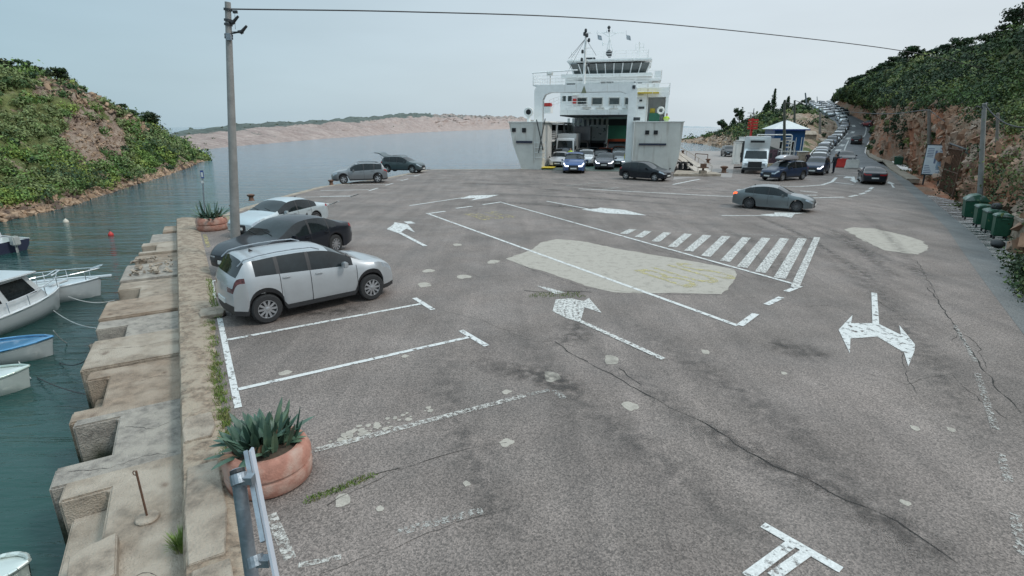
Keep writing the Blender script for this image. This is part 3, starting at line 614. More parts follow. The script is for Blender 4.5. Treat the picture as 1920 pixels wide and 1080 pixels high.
def soilL(u, v):
    if .43 < u < .585 and .38 < v < .63: return 0
    if .36 < u < .68 and .64 < v < .86: return .42
    if u < .36: return max(0, min(.85, (v-.34)*5))
    return max(0, min(.8, (v-.15)*5))
hillL, GL = patch('left_bank', Lr, 190, 60, M['hill_l'], soilL, lambda u, v: (.12+.95*min(v*2.2, 1))*min(1, u*7+.12), .38, seed=1)
M['hill_r'] = mhill('cliff_ground', (0.29,0.165,0.105), (0.36,0.265,0.20), (0.11,0.12,0.045), 1.0, red=(0.36,0.155,0.09))
def pz(Y, w_, dz=0): return road_pt(Y, w_, dz)
def B(p, *rest):
    q = [p]
    for (x, y, Y) in rest: q.append(P(x, y, Y))
    return q
def off(p, dx, dy, z=0): return Vector((p.x+dx, p.y+dy, p.z+z))
Rr = [
 B(off(g(2450,900),.0,0,-.05),(2750,300,8),(2800,0,16),(2850,-500,30),(2900,-500,45)),
 B(off(g(2075,650),.4,0,-.05),(2250,290,15),(2280,60,26),(2300,-350,46),(2350,-340,60)),
 B(off(g(1955,560),.5,0,-.05),(2060,290,20),(2085,150,32),(2100,-60,56),(2150,-50,75)),
 B(off(g(1895,492),.8,0,-.05),(1965,285,24.5),(1985,180,38),(1995,28,66),(2030,40,85)),
 B(off(g(1845,436),1.0,0,-.05),(1885,262,29),(1900,170,44),(1908,72,76),(1930,84,95)),
 B(off(g(1795,398),1.0,0,-.05),(1825,222,37),(1835,160,54),(1845,94,88),(1860,105,108)),
 B(off(g(1755,368),1.2,0,-.05),(1772,212,44),(1780,160,62),(1785,112,98),(1795,105,118)),
 B(off(g(1712,332),1.2,.4,-.05),(1722,210,56),(1725,168,76),(1728,122,110),(1730,130,130)),
 B(off(g(1674,306),1.4,.5,-.05),(1683,208,73),(1682,170,92),(1680,128,122),(1680,134,142)),
 B(pz(84,1.10,-.1),(1660,206,92),(1655,175,108),(1650,143,134),(1645,148,150)),
 B(pz(104,1.07,-.1),(1652,202,110),(1640,180,122),(1625,155,143),(1618,160,158)),
 B(pz(124,1.05,-.1),(1642,200,128),(1622,184,136),(1603,163,152),(1598,168,166)),
 B(pz(142,1.05,-.1),(1630,199,149),(1606,187,158),(1588,172,168),(1580,176,182)),
 B(pz(158,1.10,-.1),(1606,195,171),(1592,188,178),(1580,180,190),(1570,186,205)),
 B(pz(178,1.08,-.1),(1586,192,194),(1580,189,200),(1574,186,208),(1562,192,225))]
def soilR(u, v):
    return max(0, min(1, (v-.27)*7))*(.95)
hillR, GR = patch('right_hill', Rr, 240, 70, M['hill_r'], soilR, lambda u, v: (0 if v < .02 else (.25+.5*min(v*3, 1)) )*(.55+.9*u*min(1, v*2)), .55, seed=2)
# ground between the sea and the road
T = [(62,[1405,1425,1445,1470,1500],[0.012]*5),(74,[1395,1425,1455,1485,1514],[0.012,0.012,0.012,0.012,.0]),(85,[1380,1420,1455,1490,1521],[.0,.02,.02,.02,.1]),(98,[1382,1420,1462,1505,1535],[-.8,.5,1.2,1.5,.6]),(110,[1378,1415,1462,1512,1548],[-1.6,1.6,2.8,3.4,1.4]),(125,[1372,1408,1458,1518,1561],[-1.7,2.6,4.0,5.2,2.7]),(138,[1362,1402,1452,1521,1569],[-1.7,3.0,5.4,7.3,4.1]),(152,[1352,1396,1446,1512,1564],[-1.7,3.3,6.6,8.3,5.7]),(165,[1338,1388,1440,1500,1542],[-1.7,3.4,7.8,9.4,7.5]),(180,[1322,1378,1434,1488,1524],[-1.7,3.6,8.6,10.6,9.5]),(195,[1300,1362,1428,1484,1513],[-1.7,3.2,8.8,11.2,11.1]),(212,[1270,1335,1415,1482,1504],[-1.7,1.4,7.8,11.6,12.2]),(232,[1240,1300,1400,1480,1520],[-1.9,-1.4,4,9,11]),(260,[1240,1300,1400,1480,1560],[-2.5,-2.5,-2.5,-2.5,-2.5])]
Mr = [[PZ(x, Y, z*(.86 if (0 < j < 4 and Y > 105) else 1)) for j, (x, z) in enumerate(zip(xs, zs))] for (Y, xs, zs) in T]
M['hill_m'] = mhill('headland_ground', (0.26,0.17,0.12), (0.34,0.27,0.21), (0.10,0.12,0.05), .35)
def soilM(u, v): return (.30 if (v > .55 and .3 < u < .62) else max(0, min(1, (v-.16)*5))) if u > .3 else .5
hillM, GM = patch('headland', Mr, 120, 50, M['hill_m'], soilM, lambda u, v: 0 if (u < .16 or v > .97) else .9*min(1, (u-.16)*6), .22, seed=3)
# earth shoulders that carry the climbing road
mb = MB(); vs = []; Yv = [78+3*i for i in range(50)]
for Y in Yv:
    k_ = min(1, (Y-78)/30)
    vs += [road_pt(Y, .03, 0), road_pt(Y, -.02, .01-.02*k_), road_pt(Y, -.12, -1.2*k_), road_pt(Y, -.35, -4.5*k_-.3), road_pt(Y, -.9, -8*k_-.5)]
mb.add(vs, [(i*5+j, i*5+j+1, (i+1)*5+j+1, (i+1)*5+j) for i in range(len(Yv)-1) for j in range(4)]); o = mb.build('road_shoulder', M['hill_m'], smooth=60); tag(o, kind='structure'); a_ = o.data.attributes.new('soil', 'FLOAT', 'POINT'); a_.data.foreach_set('value', [.45]*len(vs))
mb = MB(); vs = []; Yv = [132+2.2*i for i in range(40)]
for Y in Yv:
    k_ = min(1, max(0, (Y-132)/20)); e_ = max(0, 1-max(0, Y-190)/26)
    for j, (w_, z_) in enumerate(((.97,-.1),(1.04,.3),(1.10,1.6),(1.22,3.0),(1.5,4.0),(2.1,4.6))):
        p = road_pt(Y, w_, z_*k_*(.35+.65*e_)); q = noise.fractal(p*.45, .9, 2.1, 4)*.55*(j > 1); vs.append(p+Vector((q, q*.5, q*.8)))
mb.add(vs, [(i*6+j, i*6+j+1, (i+1)*6+j+1, (i+1)*6+j) for i in range(len(Yv)-1) for j in range(5)]); o = mb.build('rock_bank', M['hill_r'], smooth=40); tag(o, kind='structure'); a_ = o.data.attributes.new('soil', 'FLOAT', 'POINT'); a_.data.foreach_set('value', [.2]*len(vs))
# land under and behind, so nothing is hollow from the side
mb = MB(); mb.add([(14.5,-60,-.35),(400,-60,-.35),(400,60,-.35),(37,60,-.35),(30,40,-.35)], [(0,1,2,3,4)]); tag(mb.build('ground', M['hill_r'], fix=False), kind='structure')

# island across the channel
M['island'] = mhill('island_ground', (0.30,0.235,0.215), (0.39,0.315,0.285), (0.13,0.155,0.14), .11)
Ir = []
for (px, sy, ty, dY) in [(150,300,285,30),(230,292,262,40),(300,286.5,250,50),(345,283.5,243,60),(400,279,235,75),(450,274,229,90),(520,268,225,120),(600,261,222,160),(680,255.5,217.5,240),(740,251,214,330),(780,248.8,211.5,420),(840,246,214,600),(900,243.6,216,900),(950,242,217.5,1300),(985,241.2,222,1800),(1020,240.6,231,2200),(1060,240.2,238.4,2300)]:
    ty = ty+(sy-ty)*.16; a = W(px, sy); c = P(px, ty, a.y+dY); m1 = a.lerp(c, .28); m1.z = WATER+(c.z-WATER)*.42; m2 = a.lerp(c, .62); m2.z = WATER+(c.z-WATER)*.80; d = c.copy(); d.y += dY; d.z = WATER
    Ir.append([a, m1, m2, c, d])
def soilI(u, v): return .95 if (v > .50 and .12 < u < .66) else (.45 if v > .45 else .12)
islo, GI = patch('island', Ir, 200, 40, M['island'], soilI, lambda u, v: min(1, 4*v)*(.5+2.5*u*u*u*8) if .02 < v < .97 else 0, .05, seed=4)
# far low shore right of the ferry
mb = MB(); vs = []
for i in range(40):
    x = 1180+(1345-1180)*i/39; vs += [PZ(x, 6000, WATER-1), PZ(x, 6200, WATER+14*math.sin(math.pi*i/39)**.5*(1+.2*math.sin(i*1.3)))]; 
vs2 = [Vector((v.x, v.y+800, WATER-1)) for v in vs[::2]]
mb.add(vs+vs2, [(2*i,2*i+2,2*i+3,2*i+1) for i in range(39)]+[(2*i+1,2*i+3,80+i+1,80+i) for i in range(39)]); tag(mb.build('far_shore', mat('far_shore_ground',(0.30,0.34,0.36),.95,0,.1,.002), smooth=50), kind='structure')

# ------------------------------------------------------------------ leaves
def mleaf():
    m = bpy.data.materials.new('leaves'); m.use_nodes = True; t = m.node_tree; b = t.nodes['Principled BSDF']; L = t.links.new
    at_ = t.nodes.new('ShaderNodeAttribute'); at_.attribute_name = 'tint'; L(at_.outputs['Color'], b.inputs['Base Color']); b.inputs['Roughness'].default_value = .65; b.inputs['Specular IOR Level'].default_value = .25
    return m
M['leaf'] = mleaf()
def cube_sphere(k=3):
    out_ = []
    for ax_ in range(3):
        for sg in (-1, 1):
            for i in range(k):
                for j in range(k):
                    for (a, b) in ((i,j),(i+1,j),(i+1,j+1),(i,j+1)):
                        p = [0,0,0]; p[ax_] = sg; p[(ax_+1)%3] = (a/k*2-1); p[(ax_+2)%3] = (b/k*2-1); q = np.array(p, float); out_.append(q/np.linalg.norm(q))
    return np.array(out_)
CUBE = cube_sphere()
def leaves(name, clumps, seed, parent=None, aspect=.55, core=False):
    """clumps: (centre, radius xyz, count, leaf size, colour). returns one mesh object of leaf faces"""
    rs = np.random.RandomState(seed); VS = []; CS = []; order = []
    for (c, rad, n, ls, col) in clumps:
        d = rs.normal(size=(n, 3)); d /= np.linalg.norm(d, axis=1)[:, None]
        lump = 1+.28*np.sin(d[:, 0]*5+c[0])*np.cos(d[:, 1]*4+c[1])+.2*np.sin(d[:, 2]*7+c[0]*3)
        r = (rs.rand(n)**.45)*lump
        ctr = np.array(c)+d*r[:, None]*np.array(rad)
        nrm = d*1.5+rs.normal(size=(n, 3))*.6; nrm /= np.linalg.norm(nrm, axis=1)[:, None]
        a = np.cross(nrm, rs.normal(size=(n, 3))); a /= np.linalg.norm(a, axis=1)[:, None]; b = np.cross(nrm, a)
        s = ls*(.6+.9*rs.rand(n))[:, None]
        q = np.stack([ctr-a*s, ctr-b*s*aspect, ctr+a*s, ctr+b*s*aspect], 1); VL = q.reshape(-1, 3)
        if core:
            cd = CUBE+0.0; lp = .5*(1+.28*np.sin(cd[:, 0]*5+c[0])*np.cos(cd[:, 1]*4+c[1])+.2*np.sin(cd[:, 2]*7+c[0]*3)); VS.append(np.array(c)+cd*lp[:, None]*np.array(rad)); CS.append(np.repeat(np.array([[*[x*.7 for x in col], 1]]), len(CUBE), 0)[:, :])
            order.append(1)
        k = (.62+.76*rs.rand(n))[:, None]; cc = np.array(col)[None, :]*k; VS.append(VL); CS.append(np.repeat(np.concatenate([cc, np.ones((n, 1))], 1), 4, 0))
    V = np.concatenate(VS).astype(np.float32); C_ = np.concatenate(CS).astype(np.float32); nf = len(V)//4
    me = bpy.data.meshes.new(name); me.vertices.add(len(V)); me.vertices.foreach_set('co', V.ravel()); me.loops.add(len(V)); me.loops.foreach_set('vertex_index', np.arange(len(V), dtype=np.int32))
    me.polygons.add(nf); me.polygons.foreach_set('loop_start', np.arange(nf, dtype=np.int32)*4); me.update(calc_edges=True)
    a = me.attributes.new('tint', 'FLOAT_COLOR', 'POINT'); a.data.foreach_set('color', C_.ravel()); me.materials.append(M['leaf'])
    o = bpy.data.objects.new(name, me); COL.objects.link(o)
    if parent: o.parent = parent
    return o
GREENS = [(0.045,0.085,0.022),(0.030,0.060,0.020),(0.075,0.125,0.030),(0.055,0.095,0.030),(0.12,0.155,0.035),(0.025,0.050,0.022),(0.095,0.12,0.05)]
def scatter(Gd, n, seed, dens, size, per, lsf, pal, name, label):
    rr = random.Random(seed); cl = []; k = 0; tries = 0
    while k < n and tries < n*30:
        tries += 1; u = rr.random(); v = rr.random(); p = at(Gd, u, v)
        if rr.random() > dens(u, v, p): continue
        s = size*rr.uniform(.35, 1.2)*(1.0 if rr.random() < .86 else 1.8); col = pal[min(int(abs(noise.noise(p*.09))*3.2*len(pal))+rr.randint(0, 2), len(pal)-1)] if rr.random() < .7 else rr.choice(pal)
        dist = p.length; ls = max(.06, dist*lsf)
        cl.append(((p.x, p.y, p.z+s*.32), (s, s, s*.72), per, ls, col)); k += 1
    o = leaves(name, cl, seed); tag(o, label, 'scrub', kind='stuff'); return cl
def densL(u, v, p):
    if v < .17 or v > .97: return 0
    screes = noise.noise(p*.09+Vector((4.2, 0, 0)))
    px = 960+1000*p.x/(p.y*CP+(CAMH-p.z)*SP)
    if .43 < u < .585 and .39 < v < .62: return .05
    if .38 < u < .66 and .64 < v < .86: return .6
    if u < .34 and v < .38: return .25
    return 1 if v > .26 else .5
PALL = [(0.085,0.15,0.042),(0.055,0.10,0.036),(0.13,0.21,0.05),(0.10,0.17,0.05),(0.20,0.26,0.06),(0.040,0.075,0.034),(0.15,0.19,0.075)]
scatter(GL, 1350, 11, densL, .9, 190, .0017, PALL, 'scrub', 'green scrub covering the rocky bank across the inlet')
def densR(u, v, p):
    if v < .12: return .10 if u > .5 else .22
    if v < .27: return .16
    return 1 if v < .97 else 0
PALR = [(0.028,0.046,0.022),(0.070,0.108,0.034),(0.048,0.080,0.030),(0.10,0.145,0.042),(0.034,0.058,0.026),(0.14,0.16,0.058),(0.08,0.115,0.044),(0.17,0.195,0.06),(0.030,0.052,0.024)]
scatter(GR, 2100, 12, densR, 1.1, 170, .0017, PALR, 'scrub', 'dark green scrub and wood on the hillside above the cliff')
scatter(GM, 620, 13, lambda u, v, p: 0 if (u < .30 or v > .95 or v < .14) else (.12 if (v > .58 and u < .66) else 1), 1.1, 60, .0018, PALR, 'scrub', 'dark scrub on the headland beyond the blue kiosk')
scatter(GI, 60, 14, lambda u, v, p: (1 if (v > .5 and u < .5) else .1) if .1 < v < .9 else 0, .5, 12, .0012, [(0.13,0.14,0.10),(0.10,0.12,0.08)], 'scrub', 'grey green scrub on the island ridge')
# undergrowth at the cliff foot on the right
cl = []
rr = random.Random(31)
for i in range(60):
    x = rr.uniform(1885, 2010); y = 500+(x-1885)*.62+rr.uniform(-12, 50); c = g(x, y); c = c+Vector((.6+rr.uniform(0,.8), rr.uniform(.2,1.3), rr.uniform(0,.25))); cl.append((tuple(c), (.42,.42,.36), 110, .05, rr.choice(PALR)))
tag(leaves('undergrowth', cl, 32), 'dark leafy undergrowth at the lower right edge of the asphalt', 'undergrowth', kind='stuff')
cl = []
for i in range(44):
    p = [g(1760,372), g(1792,400), g(1700,326), g(1680,312)][i % 4]; c = p+Vector((rr.uniform(1.2,2.6), rr.uniform(-1.5,2.5), .08)); cl.append((tuple(c), (.5,.5,.25), 60, .07, rr.choice([(0.10,0.12,0.04),(0.14,0.14,0.06),(0.06,0.08,0.03)])))
tag(leaves('weeds', cl, 33), 'yellowish weeds along the foot of the red cliff', 'weeds', kind='stuff')
# loose rocks along the shore and the cliff foot
def rocks(name, spots, m, seed, label):
    mb = MB(); rr = random.Random(seed)
    for (c, s) in spots:
        bm = bmesh.new()
        for _ in range(9):
            d = Vector((rr.gauss(0,1), rr.gauss(0,1), rr.gauss(0,.8))).normalized()*s*rr.uniform(.7,1.1); bm.verts.new(Vector(c)+d)
        bmesh.ops.convex_hull(bm, input=bm.verts); bm.verts.index_update(); mb.add([v.co.copy() for v in bm.verts], [tuple(v.index for v in f.verts) for f in bm.faces]); bm.free()
    return tag(mb.build(name, m, fix=False), label, 'rocks', kind='stuff')
M['rock_l'] = mat('shore_rock', (0.33,0.225,0.15), .95, 0, .35, 1.2, .8, 6, col2=(0.10,0.07,0.055), c2=(.5,.62), c2s=.9)
sp = []
for i in range(2200):
    if i % 5 < 2: u = rr.random()**.8; v = rr.uniform(0, .2); s = rr.uniform(.12,.42)
    elif i % 5 < 4: u = rr.uniform(.43,.585); v = rr.uniform(.38,.64); s = rr.uniform(.08,.22)
    else: u = rr.uniform(.38,.66); v = rr.uniform(.66,.78); s = rr.uniform(.2,.6)
    sp.append((at(GL, u, v), s))
rocks('shore_rocks', sp, 'rock_l', 5, 'brown rocks and boulders along the left shore')
M['rock_r'] = mat('cliff_rock', (0.30,0.165,0.105), .95, 0, .5, .9, .9, 5, col2=(0.37,0.27,0.21), c2=(.46,.6), c2s=.5)
sp = [(at(GR, rr.random(), rr.uniform(.0,.34)), rr.uniform(.06,.20)+.5*rr.random()**5) for i in range(3600)]
rocks('cliff_rocks', sp, 'rock_r', 6, 'reddish rock blocks on the cliff face above the road')
sp = [(at(GM, rr.uniform(.28,.9), rr.uniform(.02,.22)), rr.uniform(.3,.9)) for i in range(420)]
rocks('headland_rocks', sp, 'rock_l', 7, 'pale brown shore rocks below the headland')

# individual trees
M['bark'] = mat('bark', (0.09,0.07,0.055), .9, 0, .3, 6)
def tree(p, h, rad, kind, label, cat, group, seed, col=(0.028,0.048,0.020), n=420):
    e = empty({'cypress': 'cypress_tree', 'pine': 'pine_tree', 'bush': 'shrub'}[kind], p, label, cat, group); rr = random.Random(seed)
    mb = MB(); tr = h*.03+.04
    if kind == 'cypress':
        mb.tube((0,0,-.4),(0,0,h*.9), tr, tr*.3, 7); cl = [((0,0,h*(.12+.84*k/9)), (rad*(1-(k/9.5)**1.6)+.12, rad*(1-(k/9.5)**1.6)+.12, h*.09), n//10, max(.07, p.length*.0016), col) for k in range(10)]
    else:
        tp = Vector((rr.uniform(-.1,.1)*h, rr.uniform(-.1,.1)*h, h*.62)); mb.tube((0,0,-.4), tp, tr, tr*.5, 7); cl = []
        for k in range(9):
            a = rr.uniform(0, 6.28); r = rad*rr.uniform(.25,.75); c = Vector((math.cos(a)*r, math.sin(a)*r, h*rr.uniform(.28,.85))); mb.tube(tp*rr.uniform(.6,1), c, tr*.4, tr*.15, 5)
            cl.append((tuple(c), (rad*.42, rad*.42, h*.13), n//9, max(.07, p.length*.0017), tuple(x*rr.uniform(.8,1.25) for x in col)))
        cl.append((tuple(tp+Vector((0,0,h*.12))), (rad*.5, rad*.5, h*.2), n//9, max(.07, p.length*.0017), col))
    mb.build('trunk', 'bark', e); leaves('crown', cl, seed, e); return e
def on(Gd, px, vmin=.3, vmax=.95, top=True):
    """highest-looking point of the patch seen near column px"""
    best = None
    for row in Gd:
        for j, p in enumerate(row):
            v = j/(len(row)-1)
            if v < vmin or v > vmax: continue
            dep = p.y*CP+(CAMH-p.z)*SP
            if dep <= 0: continue
            x = 960+1000*p.x/dep
            if abs(x-px) < 9:
                yy = (p.z-CAMH)/p.y
                if best is None or yy > best[0]: best = (yy, p)
    return best[1].copy() if best else None
i = 0
for (px, h, rad, kd, txt) in [(8,1.7,1.0,'pine','leftmost tree on the ridge of the left bank'),(18,1.5,.9,'pine','small rounded pine near the left end of the ridge'),(35,1.2,1.0,'pine','low pine on the left bank ridge'),(48,2.0,1.2,'pine','taller dark pine on the left bank ridge'),(66,1.3,1.2,'pine','flat dark pine left of the ridge rocks'),(82,1.2,1.1,'pine','low dark pine touching the ridge rocks'),(97,1.6,1.0,'pine','slim pine before the rocky summit'),(115,2.0,1.7,'pine','wide dark pine just left of the bare rocks'),(127,2.0,1.2,'pine','dark pine standing on the bare rocks'),(143,1.0,.6,'pine','tiny pine right of the bare rocks'),(156,1.0,.7,'pine','tiny pine halfway down the ridge'),(236,1.4,1.0,'pine','small pine on the lower ridge'),(262,1.8,1.6,'pine','leafy pine above the lower shore'),(278,2.4,1.9,'pine','big dark pine leaning over the bank end'),(287,2.2,1.3,'pine','dark pine at the right end of the ridge'),(297,1.6,1.2,'pine','last pine above the tip of the bank')]:
    p = on(GL, px, .4); i += 1
    if p: p.z -= .25; tree(p, h*.85, rad*.8, kd, txt, 'tree', 'trees on the ridge of the left bank', 500+i)
for (px, h, rad, kd, txt) in [(1343,6.5,2.2,'pine','lone pine at the seaward end of the headland'),(1354,2.8,1.6,'pine','low tree beside the lone headland pine'),(1366,4.2,1.6,'cypress','small cypress on the seaward slope'),(1377,7.0,2.6,'pine','broad pine left of the red sign'),(1425,4.6,1.4,'cypress','short cypress just right of the red sign'),(1430,5.6,1.8,'cypress','thick cypress right of the red sign'),(1444,11.5,1.9,'cypress','tallest pointed cypress on the headland'),(1461,5.0,1.5,'cypress','small cypress left of the lamp pole'),(1467,6.5,1.5,'cypress','slim cypress behind the lamp pole'),(1520,3.4,2.6,'pine','dark tree at the crest beside the top of the queue'),(1560,4.6,1.3,'cypress','small cypress at the road crest')]:
    p = on(GM, px, .05, .97) if px < 1515 else road_pt(212, (0.1 if px < 1540 else .95), 0); i += 1
    if p: tree(p, h*(.68 if kd == 'cypress' else .8), rad*(.62 if kd == 'cypress' else .8), kd, txt, 'tree', 'trees on the headland', 500+i, n=520)
for (px, h, rad, txt) in [(1590,3.2,2.4,'first dark tree above the road crest'),(1603,2.6,2.4,'dark tree on the skyline near the road crest'),(1622,3.4,2.6,'rounded tree on the skyline above the red cliff'),(1645,3.2,2.6,'low tree on the hill skyline'),(1668,3.0,2.4,'dark tree on the hill skyline'),(1694,4.4,2.6,'taller tree at the first step of the skyline'),(1725,3.2,2.6,'tree on the skyline above the concrete pole'),(1760,3.2,2.6,'tree on the upper skyline'),(1800,3.4,2.6,'bushy tree high on the skyline'),(1842,3.2,2.4,'high tree near the right edge'),(1868,3.2,2.2,'high dark tree beside the right edge'),(1892,4.2,2.4,'tall dark tree near the top right corner'),(1912,5.5,2.6,'tallest dark tree in the top right corner')]:
    p = on(GR, px, .4); i += 1
    if p: tree(p, h*.8, rad*.85, 'pine', txt, 'tree', 'trees on the skyline of the right hill', 500+i, n=640)
# ------------------------------------------------------------------ cars
M['taildark'] = mat('smoked_tail_lamp', (0.09,0.03,0.03), .15, 0, .8, 16)
STY = {
 'cross': dict(L=4.12, W=1.74, H=1.58, r=.345, fx=.80, rx=3.40, sil=[(0,.78),(.10,.90),(.45,1.02),(.95,1.10),(1.18,1.20),(1.75,1.49),(2.2,1.565),(2.9,1.575),(3.45,1.54),(3.78,1.49),(4.02,1.16),(4.08,1.08),(4.12,.96)], belt=(1.0,1.13), win=(1.42,3.56), pil=[(2.30,2.38),(3.02,3.10)], ws=(1.12,1.80), rg=(3.78,4.02), clad=True),
 # L, W, H, wheel radius, front wheel x, rear wheel x, silhouette (x from the nose, z), belt heights, side window x range, pillars, windscreen, rear glass
 'suv': dict(L=4.35, W=1.80, H=1.60, r=.34, fx=.88, rx=3.50, sil=[(0,.74),(.12,.86),(.5,.97),(1.05,1.06),(1.30,1.17),(1.85,1.50),(2.3,1.59),(3.0,1.60),(3.6,1.56),(3.92,1.50),(4.22,1.12),(4.30,1.05),(4.35,.96)], belt=(.94,1.06), win=(1.55,3.85), pil=[(2.42,2.50),(3.22,3.30)], ws=(1.24,1.90), rg=(3.96,4.22), clad=True),
 'hatch': dict(L=4.05, W=1.76, H=1.47, r=.31, fx=.80, rx=3.32, sil=[(0,.66),(.12,.76),(.5,.88),(.95,.97),(1.15,1.05),(1.75,1.38),(2.2,1.46),(2.8,1.46),(3.35,1.40),(3.62,1.33),(3.92,1.02),(4.0,.95),(4.05,.88)], belt=(.86,.98), win=(1.4,3.5), pil=[(2.25,2.32),(3.0,3.07)], ws=(1.1,1.8), rg=(3.66,3.92), clad=False),
 'sedan': dict(L=4.85, W=1.85, H=1.44, r=.34, fx=.88, rx=3.78, sil=[(0,.64),(.12,.74),(.5,.86),(1.2,.96),(1.45,1.03),(2.15,1.37),(2.6,1.44),(3.1,1.43),(3.55,1.35),(4.15,1.08),(4.3,1.045),(4.7,1.02),(4.85,.93)], belt=(.84,.97), win=(1.7,3.9), pil=[(2.62,2.70),(3.48,3.54)], ws=(1.4,2.2), rg=(3.55,4.12), clad=False),
 'liftback': dict(L=4.69, W=1.83, H=1.47, r=.335, fx=.90, rx=3.59, sil=[(0,.66),(.12,.76),(.5,.88),(1.15,.98),(1.4,1.06),(2.05,1.39),(2.5,1.47),(3.1,1.46),(3.6,1.37),(4.25,1.12),(4.40,1.08),(4.60,1.06),(4.69,.95)], belt=(.86,.99), win=(1.62,3.92), pil=[(2.50,2.58),(3.38,3.44)], ws=(1.34,2.1), rg=(3.62,4.25), clad=False),
 'estate': dict(L=4.60, W=1.80, H=1.50, r=.33, fx=.88, rx=3.52, sil=[(0,.66),(.12,.76),(.5,.88),(1.1,.98),(1.32,1.05),(1.95,1.40),(2.4,1.49),(3.2,1.50),(3.9,1.46),(4.15,1.40),(4.42,1.08),(4.52,1.02),(4.60,.92)], belt=(.88,1.0), win=(1.6,4.1), pil=[(2.42,2.50),(3.30,3.38)], ws=(1.28,2.0), rg=(4.18,4.42), clad=False),
 'mpv': dict(L=4.45, W=1.84, H=1.66, r=.33, fx=.86, rx=3.55, sil=[(0,.72),(.12,.84),(.4,.96),(.85,1.08),(1.05,1.18),(1.75,1.56),(2.2,1.65),(3.1,1.66),(3.8,1.62),(4.1,1.56),(4.34,1.12),(4.40,1.04),(4.45,.95)], belt=(.95,1.06), win=(1.3,4.0), pil=[(2.1,2.2),(3.2,3.28)], ws=(1.0,1.8), rg=(4.13,4.33), clad=False),
 'van': dict(L=4.95, W=1.95, H=1.95, r=.34, fx=.90, rx=3.95, sil=[(0,.85),(.1,1.0),(.5,1.15),(.8,1.25),(1.0,1.38),(1.6,1.86),(2.1,1.94),(3.5,1.95),(4.6,1.93),(4.85,1.88),(4.92,1.2),(4.94,1.0),(4.95,.9)], belt=(1.08,1.12), win=(1.15,4.6), pil=[(2.0,2.12),(3.3,3.4)], ws=(.95,1.65), rg=(4.8,4.9), clad=False),
}
def smooth_interp(pts, x):
    if x <= pts[0][0]: return pts[0][1]
    for i in range(len(pts)-1):
        if x <= pts[i+1][0]:
            x0, y0 = pts[i]; x1, y1 = pts[i+1]; t = (x-x0)/(x1-x0)
            m0 = (y1-(pts[i-1][1] if i else y0))/(x1-(pts[i-1][0] if i else x0)) if i else (y1-y0)/(x1-x0)
            m1 = ((pts[i+2][1] if i+2 < len(pts) else y1)-y0)/((pts[i+2][0] if i+2 < len(pts) else x1)-x0)
            h = x1-x0; return (2*t**3-3*t*t+1)*y0+(t**3-2*t*t+t)*h*m0+(-2*t**3+3*t*t)*y1+(t**3-t*t)*h*m1
    return pts[-1][1]
CARN = [0]
